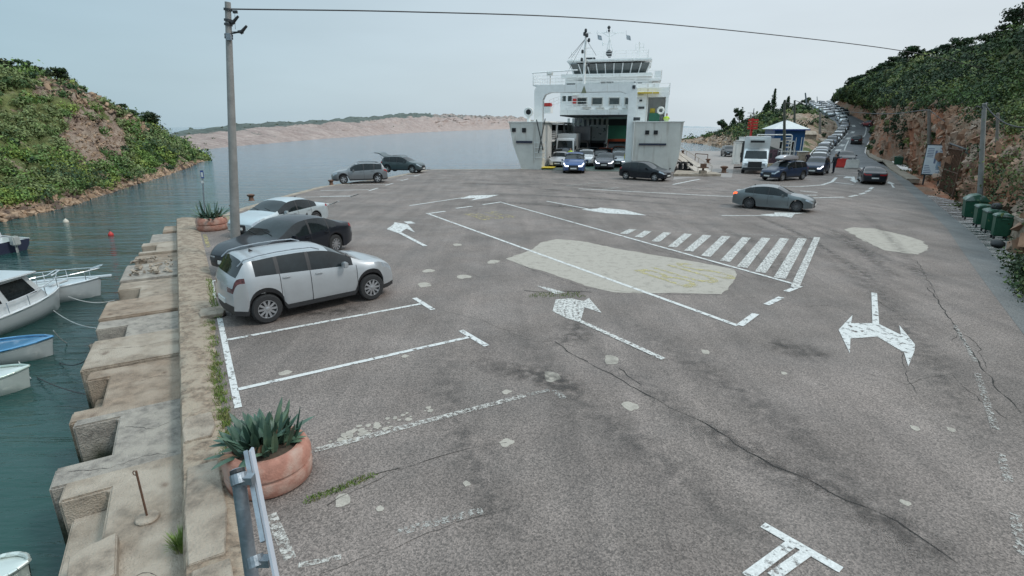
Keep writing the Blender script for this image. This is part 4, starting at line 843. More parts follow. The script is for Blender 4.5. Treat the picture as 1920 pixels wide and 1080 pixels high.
def car(kind, col, loc, yaw, label, group=None, res=.09, lit=False, detail=1, rim='rim', scale=1.0, brake=False, openback=False, pitch=0.0, split=None, tailm=None, name='parked_car', box=False, plate=True):
    S = STY[kind]; L, Wd, H, r = S['L'], S['W'], S['H'], S['r']; hw0 = Wd/2; ra = r+.055; sill = .20 if not S['clad'] else .25
    e = empty(name, loc, label, 'van' if kind == 'van' else 'car', group); e.rotation_euler = (0, pitch, yaw); e.scale = (scale,)*3
    xs = set(round(i*res, 4) for i in range(int(L/res)+1)) | {0, L}
    for cx in (S['fx'], S['rx']):
        for k in range(9): xs.add(round(cx-ra*math.cos(math.pi*k/8), 4))
    for q in (S['ws'], S['rg'], S['win']): xs |= set(q)
    for q in S['pil']: xs |= set(q)
    if res < .12: xs |= {.03, .06, .2, .3, L-.03, L-.06, L-.2}
    else: xs |= {.05, .25, L-.05, L-.22}
    xs = sorted(x for x in xs if 0 <= x <= L); q = [xs[0]]
    for x in xs[1:]:
        if x-q[-1] > .018: q.append(x)
    xs = q; xs[-1] = L
    def beltz(x): return S['belt'][0]+(S['belt'][1]-S['belt'][0])*min(max((x-.9)/(L-1.6), 0), 1)
    def hw(x):
        a = hw0
        if x < .7: a -= .21*(1-x/.7)**2.2
        if x > L-.6: a -= .13*((x-L+.6)/.6)**2.2
        return a
    def warp(p):
        x, y, z = p; h = hw0
        if x < .6: x += (1-x/.6)*(.16*(y/h)**2+.22*max(0, z-.5)**1.3+.10*max(0, .35-z))
        if x > L-.5: x -= (1-(L-x)/.5)*(.09*(y/h)**2+.10*max(0, z-.62)+.16*max(0, .4-z))
        return (L/2-x, y, z)                       # nose towards +X
    rings = []
    for x in xs:
        zt = smooth_interp(S['sil'], x); zb = sill
        if x < .5: zb = max(zb, .22+.05*(1-x/.5))
        if x > L-.5: zb = max(zb, .22+.08*(1-(L-x)/.5))
        for cx in (S['fx'], S['rx']):
            if abs(x-cx) < ra: zb = max(zb, r+math.sqrt(max(ra*ra-(x-cx)**2, 0)))
        h = hw(x); zbe = min(beltz(x), zt-.045); cz = .11 if S['clad'] else .025; z2 = max(zb+cz+.015, .52); z3 = max(z2+.03, zbe-.11); zbe = max(zbe, z3+.02)
        gf = min(max((zt-zbe-.06)/(H-beltz(x)-.12), 0), 1)
        yr = (h-.10)*(1-gf)+(hw0*.765)*gf; zr = zt-(.022+.055*gf)
        yb = h-.045; 
        # sheet metal: slight shoulder and tuck
        R_ = [(x, h-.03, zb), (x, h+(.006 if S['clad'] else 0)-(.034 if zb < .4 else .004), zb+cz), (x, h+.0, z2), (x, h-.012, z3), (x, yb, zbe), (x, (yb*.42+yr*.58)+.022*gf, zbe*.45+zr*.55), (x, yr, zr), (x, yr*.62, zt-.014), (x, 0, zt)]
        rings.append(R_)
    parts = {}
    def put(key, poly): parts.setdefault(key, []).append(poly)
    n = len(xs)
    for i in range(n-1):
        xa, xb = xs[i], xs[i+1]; xm = (xa+xb)/2; A, B_ = rings[i], rings[i+1]
        inwin = S['win'][0]-.15 < xm < S['win'][1]; pil = any(a <= xm <= b for a, b in S['pil']); tall = min(A[6][2]-A[4][2], B_[6][2]-B_[4][2]) > .07
        for sgn in (1, -1):
            for j in range(8):
                qd = [A[j], B_[j], B_[j+1], A[j+1]]; qd = [(p[0], p[1]*sgn, p[2]) for p in qd]
                key = 'body'
                if j in (4, 5) and inwin and tall:
                    k = sum(xm > a for a, b in S['pil']); key = 'trim' if pil else ('window', sgn, k)
                    if j == 5 and xm < S['win'][0]+.02 and not tall: key = 'body'
                elif j in (6, 7) and S['ws'][0] < xm < S['ws'][1]: key = 'windshield'
                elif j in (6, 7) and S['rg'][0] < xm < S['rg'][1]: key = 'rear_window'
                elif j == 3 and xm < .40: key = ('headlight', sgn)
                elif j == 3 and xm > L-.26: key = ('tail_light', sgn)
                elif j == 0 and S['clad']: key = 'trim'
                put(key, qd if sgn < 0 else qd[::-1])
        put('trim', [(A[0][0], A[0][1], A[0][2]), (B_[0][0], B_[0][1], B_[0][2]), (B_[0][0], -B_[0][1], B_[0][2]), (A[0][0], -A[0][1], A[0][2])])
    NC = 10
    for (ri, front) in ((rings[0], True), (rings[-1], False)):
        for j in range(8):
            for c in range(NC):
                def pt(jj, cc):
                    p = ri[jj]; return (p[0], p[1]*(1-2*cc/NC), p[2])
                qd = [pt(j, c), pt(j, c+1), pt(j+1, c+1), pt(j+1, c)]; side = 1 if c < NC/2 else -1; edge = c < 2 or c >= NC-2; mid = 3 <= c <= 6 or c in (2, 7)
                key = 'body'
                if front:
                    if j == 3: key = ('headlight', side) if edge else 'grille'
                    elif j == 2 and mid: key = 'grille'
                    elif j == 1 and mid: key = 'trim'
                    elif j == 0: key = 'trim'
                else:
                    if j == 3 and (edge or (c in (2, 7) and kind in ('liftback', 'sedan'))): key = ('tail_light', side)
                    elif j in (0, 1) and S['clad']: key = 'trim'
                    elif j == 0: key = 'trim'
                put(key, qd if front else qd[::-1])
    mats = {'body': paint(col), 'trim': M['black'], 'windshield': M['glass'], 'rear_window': M['glass'], 'grille': M['black']}
    for key, fl in parts.items():
        nm = key if isinstance(key, str) else key[0]
        m = mats.get(nm) or {'window': M['glass'], 'headlight': M['lampon'] if lit else M['lamp'], 'tail_light': M['tailon'] if brake else M[tailm or 'tail']}[nm]
        vi = {}; vs = []; fs = []
        for poly in fl:
            ids = []
            for p in poly:
                if openback and nm in ('rear_window',): pass
                k = (round(p[0], 4), round(p[1], 4), round(p[2], 4))
                if k not in vi: vi[k] = len(vs); vs.append(warp(p))
                if vi[k] not in ids: ids.append(vi[k])
            if len(ids) > 2: fs.append(tuple(ids))
        if openback and nm == 'rear_window': m = M['black']
        me = bpy.data.meshes.new(nm); me.from_pydata(vs, [], fs); me.materials.append(m); me.polygons.foreach_set('use_smooth', [True]*len(fs)); me.set_sharp_from_angle(angle=R(38))
        o = bpy.data.objects.new(nm, me); COL.objects.link(o); o.parent = e
    # wheels
    for cx in (S['fx'], S['rx']):
        for sgn in (1, -1):
            y = sgn*(hw0-.115); mb = MB(); tw = .105
            mb.lathe([(r*.62,-tw),(r*.9,-tw),(r*.985,-tw*.7),(r,-tw*.3),(r,tw*.3),(r*.985,tw*.7),(r*.9,tw),(r*.62,tw)], 20 if detail else 12, 'y', cap0=False, cap1=False)
            wl = mb.build('wheel', 'tyre', e, smooth=40); wl.location = (L/2-cx, y, r)
            mb = MB(); yo = sgn*tw*.80
            mb.lathe([(r*.64, yo-sgn*.02),(r*.64, yo+sgn*.018),(r*.58, yo+sgn*.018),(r*.56, yo-sgn*.03)], 20 if detail else 12, 'y', cap0=False, cap1=False)
            mb.lathe([(.055, yo-sgn*.03),(.055, yo+sgn*.012),(.03, yo+sgn*.018)], 10, 'y', cap0=False)
            mb.lathe([(r*.6, yo-sgn*.035),(.01, yo-sgn*.034)], 20 if detail else 12, 'y', mi=1, cap0=False)
            ns = 10 if detail > 1 else 5
            for k in range(ns):
                a = 2*math.pi*k/ns; ww = .35/ns*.62*r/.34+.003; c, s_ = math.cos(a), math.sin(a)
                P_ = []
                for (rad, w2) in ((.04, ww*.9), (r*.6, ww)):
                    for q_ in (-1, 1): P_.append((rad*c-q_*w2*s_, rad*s_+q_*w2*c))
                f = [(P_[0][0], yo+sgn*.012, P_[0][1]), (P_[1][0], yo+sgn*.012, P_[1][1]), (P_[3][0], yo+sgn*.008, P_[3][1]), (P_[2][0], yo+sgn*.008, P_[2][1])]; b = [(v[0], v[1]-sgn*.03, v[2]) for v in f]
                mb.add(f+b, [(0,1,2,3),(0,4,5,1),(1,5,6,2),(2,6,7,3),(3,7,4,0)])
            mb.build('rim', [rim, 'black'], wl)
    # mirrors
    mx = S['win'][0]+.12; mz = beltz(mx)
    for sgn in (1, -1):
        mb = MB(); mb.box(L/2-mx-.05, L/2-mx+.07, sgn*(hw0+.02)-(.0 if sgn > 0 else .17)+.0, sgn*(hw0+.02)+(.17 if sgn > 0 else 0), mz+.0, mz+.13); mb.box(L/2-mx-.02, L/2-mx+.03, min(sgn*(hw0-.1), sgn*(hw0+.05)), max(sgn*(hw0-.1), sgn*(hw0+.05)), mz-.005, mz+.035, 1)
        mb.build('mirror', [paint(col) if detail else M['black'], M['black']], e, bevel=.02, smooth=40)
    if plate:
        for fr in (1, -1):
            mb = MB(); x = (L/2+.012) if fr > 0 else -(L/2+.008); zc = .43 if fr > 0 else (.72 if kind in ('suv','hatch','estate','mpv') else .56)
            if fr < 0: x = -(L/2-.10*max(0, zc-.62)+.012)
            mb.box(min(x, x-.03*fr), max(x, x-.03*fr), -.26, .26, zc-.055, zc+.055); mb.build('licence_plate', 'plate', e)
    if detail:
        for sgn in (1, -1):          # door handles and shut lines
            for dx in [S['pil'][0][0]-.16, S['pil'][1][0]-.12]:
                hz = beltz(dx)-.085; yh = hw(dx)-.012; mb = MB(); mb.box(L/2-dx-.09, L/2-dx+.09, min(sgn*yh, sgn*(yh+.035)), max(sgn*yh, sgn*(yh+.035)), hz-.017, hz+.017)
                mb.build('door_handle', paint(col), e, bevel=.012, smooth=40)
            for dx in (S['ws'][0]+.06, (S['pil'][0][0]+S['pil'][0][1])/2, S['pil'][1][0]+.02 if kind not in ('van',) else S['pil'][1][0]):
                mb = MB(); zb = sill+.06; zt_ = beltz(dx)
                if abs(dx-S['rx']) < ra+.05: zb = r+math.sqrt(max(ra*ra-(dx-S['rx'])**2, 0))+.04
                zmid = zt_-.11; w_ = .007
                for (za, ya, zc, yc) in ((max(zb,.34), hw(dx)-.018, .52, hw(dx)+.002), (max(.52, zb), hw(dx)+.002, zmid, hw(dx)-.010), (zmid, hw(dx)-.010, zt_, hw(dx)-.043)):
                    if zc <= za: continue
                    mb.add([(L/2-dx-w_, sgn*(ya+.0015), za), (L/2-dx+w_, sgn*(ya+.0015), za), (L/2-dx+w_, sgn*(yc+.0015), zc), (L/2-dx-w_, sgn*(yc+.0015), zc)], [(0,1,2,3)])
                mb.build('door_seam', 'black', e)
        if S['clad'] or kind == 'estate':
            for sgn in (1, -1):
                mb = MB(); pts = [(L/2-x, sgn*(hw0*.765-.03), smooth_interp(S['sil'], x)-.02+(.0 if 2.1 < x < 3.75 else -.02)+(.035 if 2.15 < x < 3.7 else 0)) for x in (2.0, 2.2, 2.6, 3.0, 3.4, 3.7, 3.85)]; mb.path(pts, .016, 6); mb.build('roof_rail', 'darksteel' if kind == 'suv' and col[0] < .3 else 'steel', e)
        mb = MB(); xa = S['sil'][8][0]-.1; za = smooth_interp(S['sil'], xa); mb.add([(L/2-xa+.06, 0, za-.01), (L/2-xa-.06, .02, za-.01), (L/2-xa-.06, -.02, za-.01), (L/2-xa-.05, 0, za+.07)], [(0,1,3),(1,2,3),(2,0,3)]); mb.build('antenna', 'black', e)
    if detail > 1:
        mb = MB()
        for sg in (.35, -.35):
            mb.tube((L/2-S['ws'][0]-.05, sg+.1, smooth_interp(S['sil'], S['ws'][0]+.05)+.012), (L/2-S['ws'][0]-.22, sg-.42, smooth_interp(S['sil'], S['ws'][0]+.22)+.008), .010, .006, 5)
        mb.build('wiper', 'black', e)
    if openback:
        mb = MB(); hx = -(L/2-.45); hz = H-.06
        A = [(hx, hz), (hx-.50, hz+.32), (hx-.98, hz+.36), (hx-1.0, hz+.31), (hx-.5, hz+.25), (hx, hz-.05)]
        vs = [(p[0], -.66, p[1]) for p in A]+[(p[0], .66, p[1]) for p in A]; k = len(A)
        mb.add(vs, [tuple(range(k)), tuple(range(2*k-1, k-1, -1))]+[(i, (i+1) % k, k+(i+1) % k, k+i) for i in range(k)])
        for sg in (-.6, .6): mb.tube((hx-.1, sg, hz-.5), (hx-.45, sg, hz+.22), .018, .012, 6)
        mb.build('tailgate', [paint(col)], e, bevel=.015)
    return e
def by_wheels(kind, rear, front, near, scale=1.0):
    """place a car by the picture positions where its rear and front wheels on the near side touch the ground"""
    S = STY[kind]; a = g(*rear); b = g(*front); d = (b-a).normalized(); n_ = Vector((-d.y, d.x, 0)); sg = 1 if near == 'right' else -1
    global WSC
    WSC = min(max((b-a).length/(S['rx']-S['fx']), .84), 1.14); scale *= WSC
    mid = (a+b)/2; wc = (S['fx']+S['rx'])/2; c = mid+n_*sg*(S['W']/2-.06)*scale+d*(wc-S['L']/2)*scale
    return c, math.atan2(d.y, d.x)
SILVER=(0.37,0.385,0.40); BLACKC=(0.012,0.014,0.019); PALEB=(0.44,0.49,0.51); GREY=(0.17,0.18,0.19); DGREEN=(0.055,0.075,0.08); WHITE=(0.62,0.64,0.66); BLUE=(0.035,0.075,0.20); DBLUE=(0.022,0.035,0.065); GGREY=(0.13,0.145,0.15); RED=(0.25,0.03,0.035)
c, y = by_wheels('cross', (502,606), (693,561), 'right')
car('cross', SILVER, c+Vector((.08,0,0)), y-R(2), 'silver crossover parked nearest, in front of the leaning utility pole', tailm='taildark', detail=2, res=.06, rim='rim', scale=WSC)
c, y = by_wheels('sedan', (622,463), (421,520), 'left')
WSC = 1.0; c = c+Vector((.95,-.35,0))
car('sedan', BLACKC, c, y, 'black saloon parked between the silver crossover and the pale blue saloon', detail=2, res=.06, rim='rim', scale=WSC)
car('sedan', PALEB, g(510,431)+Vector((.35,.2,0)), y+.02, 'pale blue saloon parked beside the near end planter with agave', detail=2, res=.08, scale=.93)
c, y = by_wheels('suv', (709,343), (645,345), 'left')
car('suv', GREY, c, y, 'dark grey crossover with red tail lights parked on the waterfront bays', detail=1, scale=WSC)
car('suv', DGREEN, g(757,323), R(-14), 'dark green car parked by the water with its tailgate open', detail=1, openback=True)
c, y = by_wheels('liftback', (1403,391), (1492,398), 'right')
car('liftback', GGREY, c, y, scale=WSC, label= 'grey green liftback driving right across the lot, tail light lit', detail=2, res=.07, brake=True, name='moving_car', rim='darkrim')
car('hatch', BLACKC, g(1209,337), R(-40), 'black hatchback turning left in front of the ferry bow', detail=1, name='moving_car', scale=1.05)
c, y = by_wheels('suv', (1503,345), (1465,347), 'left')
rb = car('suv', DBLUE, g(1468,337), R(-152), 'dark blue crossover with a grey roof box, first of the waiting lane', detail=1, lit=False, name='waiting_car')
mb = MB(); bx = []
for (x, w_, z0, z1) in ((-1.05,.30,.06,.12),(-.95,.38,.02,.26),(-.3,.42,0,.36),(.5,.42,0,.34),(1.05,.36,.02,.22),(1.2,.24,.06,.12)): bx.append([(x,-w_,z0),(x,-w_,z0+(z1-z0)*.5),(x,-w_*.8,z1),(x,w_*.8,z1),(x,w_,z0+(z1-z0)*.5),(x,w_,z0)])
vs = [p for r_ in bx for p in r_]; mb.add(vs, [(i*6+j, i*6+(j+1)%6, (i+1)*6+(j+1)%6, (i+1)*6+j) for i in range(5) for j in range(6)]+[tuple(range(6)), tuple(range(35,29,-1))])
mb.box(-.5,-.45,-.6,.6,-.08,0,1); mb.box(.4,.45,-.6,.6,-.08,0,1)
o = mb.build('roof_box', [paint((0.35,0.35,0.37)), M['black']], rb, smooth=40); o.location = (-.15, 0, 1.69)
car('suv', DBLUE, g(1529,326), R(-128), 'dark blue car facing the lot beside the standing person in dark clothes', detail=1, lit=True, name='waiting_car')
car('sedan', BLACKC, g(1634,343)+Vector((.2,.4,0)), R(63), scale=.9, label= 'black coupe-like saloon driving away up the right lane', detail=1, name='moving_car')
car('hatch', (0.02,0.024,0.028), PZ(1583,67,0), R(-112), 'black car facing the red and white plastic barriers', detail=0, name='waiting_car', scale=1.05, res=.14, lit=False)
def road_yaw(Y, w_): a = road_pt(Y-2, w_); b = road_pt(Y+2, w_); d = b-a; return math.atan2(d.y, d.x), math.atan2(d.z, math.hypot(d.x, d.y))
y, p_ = road_yaw(106, .72); car('suv', (0.02,0.02,0.023), road_pt(106, .74, .02), y, 'black car driving uphill on the road, seen from behind', detail=0, name='moving_car', res=.14, pitch=-p_)
y, p_ = road_yaw(139, .75); car('suv', RED, road_pt(139, .85, .02), y+.5, 'dark red car rounding the bend at the top of the road', detail=0, name='moving_car', res=.14)
car('suv', (0.02,0.022,0.025), PZ(1366,84,0), R(-100), 'black car parked on the pier behind the white booth', detail=0, name='parked_car', res=.14)
# the queue on the hill: one lane below the bend, more lanes higher up
QC = [(0.30,0.33,0.35),(0.55,0.57,0.58),(0.10,0.11,0.12),(0.40,0.44,0.47),(0.06,0.08,0.11),(0.60,0.61,0.62),(0.16,0.20,0.25),(0.33,0.35,0.36)]
CN = ['grey','white','black','silver','dark blue','white','blue grey','light grey']
kinds = ['hatch','estate','suv','hatch','mpv','estate','suv','hatch']
ORD = ['first','second','third','fourth','fifth','sixth','seventh','eighth','ninth','tenth','eleventh','twelfth','thirteenth','fourteenth','fifteenth','sixteenth','seventeenth','eighteenth','nineteenth','twentieth']
protos = {}
def qcar(k, p, yaw, pitch, label):
    kd, col = kinds[k % 8], QC[k % 8]
    if k == 99: kd, col = 'van', (0.62,0.63,0.64)
    if (kd, col) not in protos: protos[(kd, col)] = car(kd, col, p, yaw, label, 'cars queueing down the hill road', detail=0, name='queueing_car', res=.16, pitch=pitch)
    else:
        c = dup(protos[(kd, col)]); c.location = p; c.rotation_euler = (0, pitch, yaw); c['label'] = label
rr = random.Random(77); Y = 64.0; k = 0
while Y < 158:
    yw, pc = road_yaw(Y, .15); isv = k == 14
    w_ = .19 if Y < 100 else .20
    qcar(99 if isv else (k*5+rr.randint(0, 1)) % 8, road_pt(Y, w_, .02), yw+math.pi, pc, ('white van in the waiting lane just below the bend' if isv else '%s waiting car counted up the single lane from the lot' % (ORD[k])))
    k += 1; Y += 5.6 if Y < 100 else 6.2
k = 0
for lane_, (w_, nm) in enumerate(((.14,'sea side'),(.45,'middle'),(.76,'cliff side'))):
    Y = 163.0+lane_*1.5
    for q_ in range(7):
        yw, pc = road_yaw(Y, w_); qcar((k*3+rr.randint(0, 2)) % 8, road_pt(Y, w_, .02), yw+math.pi, pc, '%s car from the bend in the %s lane at the top of the queue' % (ORD[q_], nm)); Y += 6.0; k += 1
# ------------------------------------------------------------------ ferry. local: x across to the right, y into the ship, z up
FY = R(-13); FO = Vector((8.4, 57.2, 0))
ferry = empty('ferry', FO, 'white car ferry with its bow open onto the pier, cars driving off', 'ferry', rz=FY)
FX = Vector((math.cos(FY), math.sin(FY), 0)); FV = Vector((-math.sin(FY), math.cos(FY), 0))
def fu(px, py, v):                       # local (x, z) where the sight line meets the ship's cross plane at depth v
    r = ray(px, py); o = Vector((0,0,CAMH))-FO; t = (v-o.dot(FV))/r.dot(FV); p = o+r*t; return p.dot(FX), p.z
def fw(u, v, z): return FO+FX*u+FV*v+Vector((0,0,z))
def fbox(mb, x0, y0, x1, y1, v0, v1, mi=0, ref=None):
    a = fu(x0, y0, v0 if ref is None else ref); b = fu(x1, y1, v0 if ref is None else ref); mb.box(min(a[0],b[0]), max(a[0],b[0]), v0, v1, min(a[1],b[1]), max(a[1],b[1]), mi); return (a[0], b[0], a[1], b[1])
M['hull'] = mat('ship_white', (0.77,0.765,0.74), .45, 0, .10, 1.2, col2=(0.45,0.41,0.36), c2=(.56,.78), c2s=1.1, st=(2.5,2.5,.35))
M['hullgrey'] = mat('ship_grey', (0.56,0.545,0.51), .5, 0, .10, 1.0, col2=(0.36,0.32,0.28), c2=(.54,.75), c2s=.9, st=(2.5,2.5,.3))
M['deckgreen'] = mat('deck_green', (0.06,0.13,0.10), .7, 0, .3, 3)
M['shipwhite'] = mat('ship_superstructure_white', (0.80,0.80,0.79), .4, 0, .07, 2, col2=(0.5,0.46,0.40), c2=(.6,.8), c2s=1.0, st=(3,3,.3))
M['hole'] = mat('deep_opening', (0.012,0.013,0.015), .8)
M['stripe'] = mat('navy_stripe', (0.018,0.022,0.045), .4)
M['yellowp'] = mat('yellow_gear', (0.62,0.46,0.04), .5, 0, .15, 5)
M['green'] = mat('green_paint', (0.025,0.14,0.085), .5, 0, .15, 5)
M['redp'] = mat('red_gear', (0.45,0.03,0.025), .5, 0, .15, 5)
M['shipglass'] = mat('ship_window_glass', (0.03,0.045,0.045), .08, 0, .6, .9, spec=.9)
M['asphaltramp'] = mat('ramp_plate', (0.12,0.15,0.13), .6, .3, .25, 4)
ZT = 4.75
RI = fu(1185.5,262,-.95)[0]
# hull sides, lofted from the flared bow to the stern
for sg in (-1, 1):
    mb = MB(); st = []
    for (v, wt, wm, wb, wi) in ((-.9,8.75,7.9,6.9,5.15) if sg < 0 else (-.9,8.75,8.55,7.9,RI), (0,8.75,8.1,7.0,5.15) if sg < 0 else (0,8.8,8.65,8.1,RI), (3,8.8,8.5,7.8,5.15 if sg < 0 else RI+.3), (8,8.8,8.7,8.4,5.6), (14,8.8,8.8,8.7,7.4), (45,8.8,8.8,8.7,7.4), (60,8.6,8.4,7.8,7.0)):
        zt = ZT if v < 14 else 3.4
        st.append([(sg*wt,v,zt),(sg*(wt+wm)/2,v,2.6),(sg*wm,v,1.4),(sg*(wb+wm)/2,v,.1),(sg*wb,v,-1.5),(sg*(wb-.5),v,-2.2),(sg*wi,v,-2.2),(sg*wi,v,zt)])
    k = len(st[0]); mb.add([p for s_ in st for p in s_], [(i*k+j, i*k+(j+1)%k, (i+1)*k+(j+1)%k, (i+1)*k+j) for i in range(len(st)-1) for j in range(k)]+[tuple(range(k)), tuple(range((len(st)-1)*k, len(st)*k))])
    mb.build('hull_side', 'hullgrey', ferry, smooth=30)
    mb = MB(); mb.box(min(sg*(4.9 if sg < 0 else RI-.1),sg*8.85), max(sg*(4.9 if sg < 0 else RI-.1),sg*8.85), -.96, 13.5, ZT+.002, ZT+.09); mb.build('bulwark_rail', 'hull', ferry)
mb = MB(); mb.box(-5.5,5.5,.4,60,-.5,.08); mb.box(-7.3,7.3,14,60,-.5,.078); mb.build('car_deck', 'deckgreen', ferry)
mb = MB(); mb.add([(-5,-1.6,.03),(RI,-1.6,.03),(RI,.39,.16),(-5,.39,.16),(-5,-1.6,-.05),(RI,-1.6,-.05),(RI,.39,-.3),(-5,.39,-.3)], [(0,1,2,3),(4,7,6,5),(0,4,5,1),(1,5,6,2),(2,6,7,3),(3,7,4,0)])
rp = mb.build('bow_ramp', 'asphaltramp', ferry)
mb = MB(); a = fu(1000,314,-1.0); mb.box(-5.2,-3.9,-1.3,.5,.17,.24); mb.build('ramp_flap', 'yellowp', ferry, bevel=.02)
# fairleads, stripes
mb = MB()
for q in ((960,240,967,247),(979,240,986,248),(1210,244.5,1217,252),(1226,244.5,1233,252)): fbox(mb, *q, -1.0, -.85, ref=-.95)
mb.build('fairlead', 'hole', ferry)
mb = MB()
for q in ((968,264,998,268.3),(1198,268.6,1249,272.6)): fbox(mb, *q, -1.03, -.9, ref=-.95)
mb.build('hull_stripe', 'stripe', ferry)
mb = MB(); mb.path([(RI+.1,-1.02,ZT),(RI+.1,-1.02,-.3)], .05); mb.path([(-5.25,-1.02,ZT),(-5.25,-1.02,-.2)], .05)
for k in range(4): a = fu(1015, 268+k*9, -1.0); mb.path([(a[0]-.7,-1.05,a[1]),(a[0]+.45,-1.05,a[1])], .03, 5)
for dx in (-.7,0,.45): a = fu(1015,265,-1); b = fu(1015,300,-1); mb.path([(a[0]+dx,-1.05,a[1]),(a[0]+dx,-1.05,b[1])], .03, 5)
mb.build('ladder', 'white', ferry)
mb = MB(); a = fu(1006,228,-1.1); b = fu(1020,298,-1.1)
mb.tube((a[0],-1.15,a[1]+.2),(b[0]-.1,-1.15,b[1]+.9),.06,.06,6); mb.tube((a[0]+.9,-1.1,a[1]+.3),(b[0]-.6,-1.1,b[1]+.6),.05,.05,6); mb.build('ramp_hydraulic_arm', 'darksteel', ferry)
# anchors hawse and white chocks at the rail
mb = MB(); mb.lathe([(.45,-.05),(.5,0),(.5,.1),(.3,.12),(.28,-.02)], 16, 'y'); sp = mb.build('searchlight', ['hull'], ferry, smooth=40); u_, z_ = fu(991,210,-.5); sp.location = (u_, -.5, z_); 
mb = MB(); mb.lathe([(.27,-.06),(.02,-.07)], 14, 'y'); mb.build('lens', 'hole', sp)
mb = MB(); mb.tube((u_,-.35,ZT),(u_,-.35,z_-.4),.22,.14,8); mb.box(u_-.35,u_+.35,-.45,.3,z_-.3,z_+.35); mb.build('searchlight_post', 'hull', ferry, bevel=.03)
# bow portal
PV = .6
la, lb = fu(1002,160,PV), fu(1016.5,230,PV); ra_, rb_ = fu(1179,172,PV), fu(1191.5,230,PV); tz = fu(1100,158,PV)[1]; bz = fu(1100,172.5,PV)[1]
zi = bz; xi0 = lb[0]; xi1 = ra_[0]; xo0 = la[0]; xo1 = rb_[0]
o_ = [(xo0, .1), (xo0, tz-.5), (xo0+.25, tz-.1), (xo0+.6, tz), (xo1-.6, tz), (xo1-.2, tz-.15), (xo1, tz-.6), (xo1, .1)]
i_ = [(xi1, .1), (xi1, zi-.7), (xi1-.25, zi-.2), (xi1-.8, zi), (xi0+.8, zi), (xi0+.25, zi-.2), (xi0, zi-.7), (xi0, .1)]
mb = MB(); pts = o_+i_
fr = [(0,1,14,15),(1,2,13,14),(2,3,12,13),(3,4,11,12),(4,5,10,11),(5,6,9,10),(6,7,8,9)]
n_ = len(pts); mb.add([(p[0],PV,p[1]) for p in pts]+[(p[0],PV+1.1,p[1]) for p in pts], fr+[tuple(n_+i for i in f[::-1]) for f in fr]+[(i,(i+1)%n_,n_+(i+1)%n_,n_+i) for i in range(n_)])
mb.build('bow_portal', 'shipwhite', ferry)
def rail(mb, pts, h=1.0, nb=3, post=1.4, r=.025):
    for a, b in zip(pts[:-1], pts[1:]):
        a = Vector(a); b = Vector(b); n_ = max(1, int((b-a).length/post))
        for k in range(nb): z = Vector((0,0,h*(k+1)/nb)); mb.tube(a+z, b+z, r, r, 5)
        for k in range(n_+1): p = a.lerp(b, k/n_); mb.tube(p, p+Vector((0,0,h)), r, r, 5)
mb = MB(); rail(mb, [(xo0-.1,PV+.1,tz),(xo1-.2,PV+.1,tz)], .9); mb.build('portal_rail', 'shipwhite', ferry)
mb = MB(); mb.tube((xo0-.3,PV+.3,tz+1.2),(xo0+4.4,PV+.3,tz+1.4),.07,.07,6); mb.box(xo0-.2,xo0+3.0,PV+.2,PV+9,tz-.05,tz+.05); rail(mb,[(xo0-.2,PV+.2,tz),(xo0-.2,PV+9,tz)],1.1)
mb.build('side_gangway', 'shipwhite', ferry)
mb = MB(); a = fu(1095,168,PV-.02); mb.add([(a[0]-.28,PV-.03,a[1]-.35),(a[0]+.28,PV-.03,a[1]-.35),(a[0],PV-.03,a[1]+.4)], [(0,1,2)]); mb.build('warning_triangle', mat('triangle_olive',(0.22,0.23,0.15),.5), ferry)
# foremast on the portal
m0 = fu(1095,157,PV+.5); m1 = fu(1094,56,PV+.5)
mb = MB(); mb.tube((m0[0],PV+.5,m0[1]),(m0[0],PV+.5,m1[1]),.14,.09,8)
for (py, wd) in ((62,.55),(76,.4),(90,.55),(112,.3)): z = fu(1095,py,PV+.5)[1]; mb.tube((m0[0]-wd*.3,PV+.5,z),(m0[0]+wd,PV+.5,z),.04,.04,5)
fm = mb.build('foremast', 'shipwhite', ferry)
mb = MB()
for (py, dx) in ((58,0),(64,-.12),(67,.15),(76,.35),(97,-.25),(112,-.3),(122,.4)): z = fu(1095,py,PV+.5)[1]; mb.lathe([(.09,z-.18),(.13,z-.1),(.13,z+.1),(.08,z+.18)], 8, 'z', (m0[0]+dx,PV+.35,0))
mb.build('mast_light', 'darksteel', fm)
mb = MB()
for (px, py, v) in ((1073,107,14),(1062,140,3),(1118,104,14),(1066,110,2)): a = fu(px,py,v); mb.tube((m0[0],PV+.5,fu(1095,72,PV+.5)[1]),(a[0],v,a[1]),.02,.02,4)
mb.build('mast_stay', 'darksteel', fm)
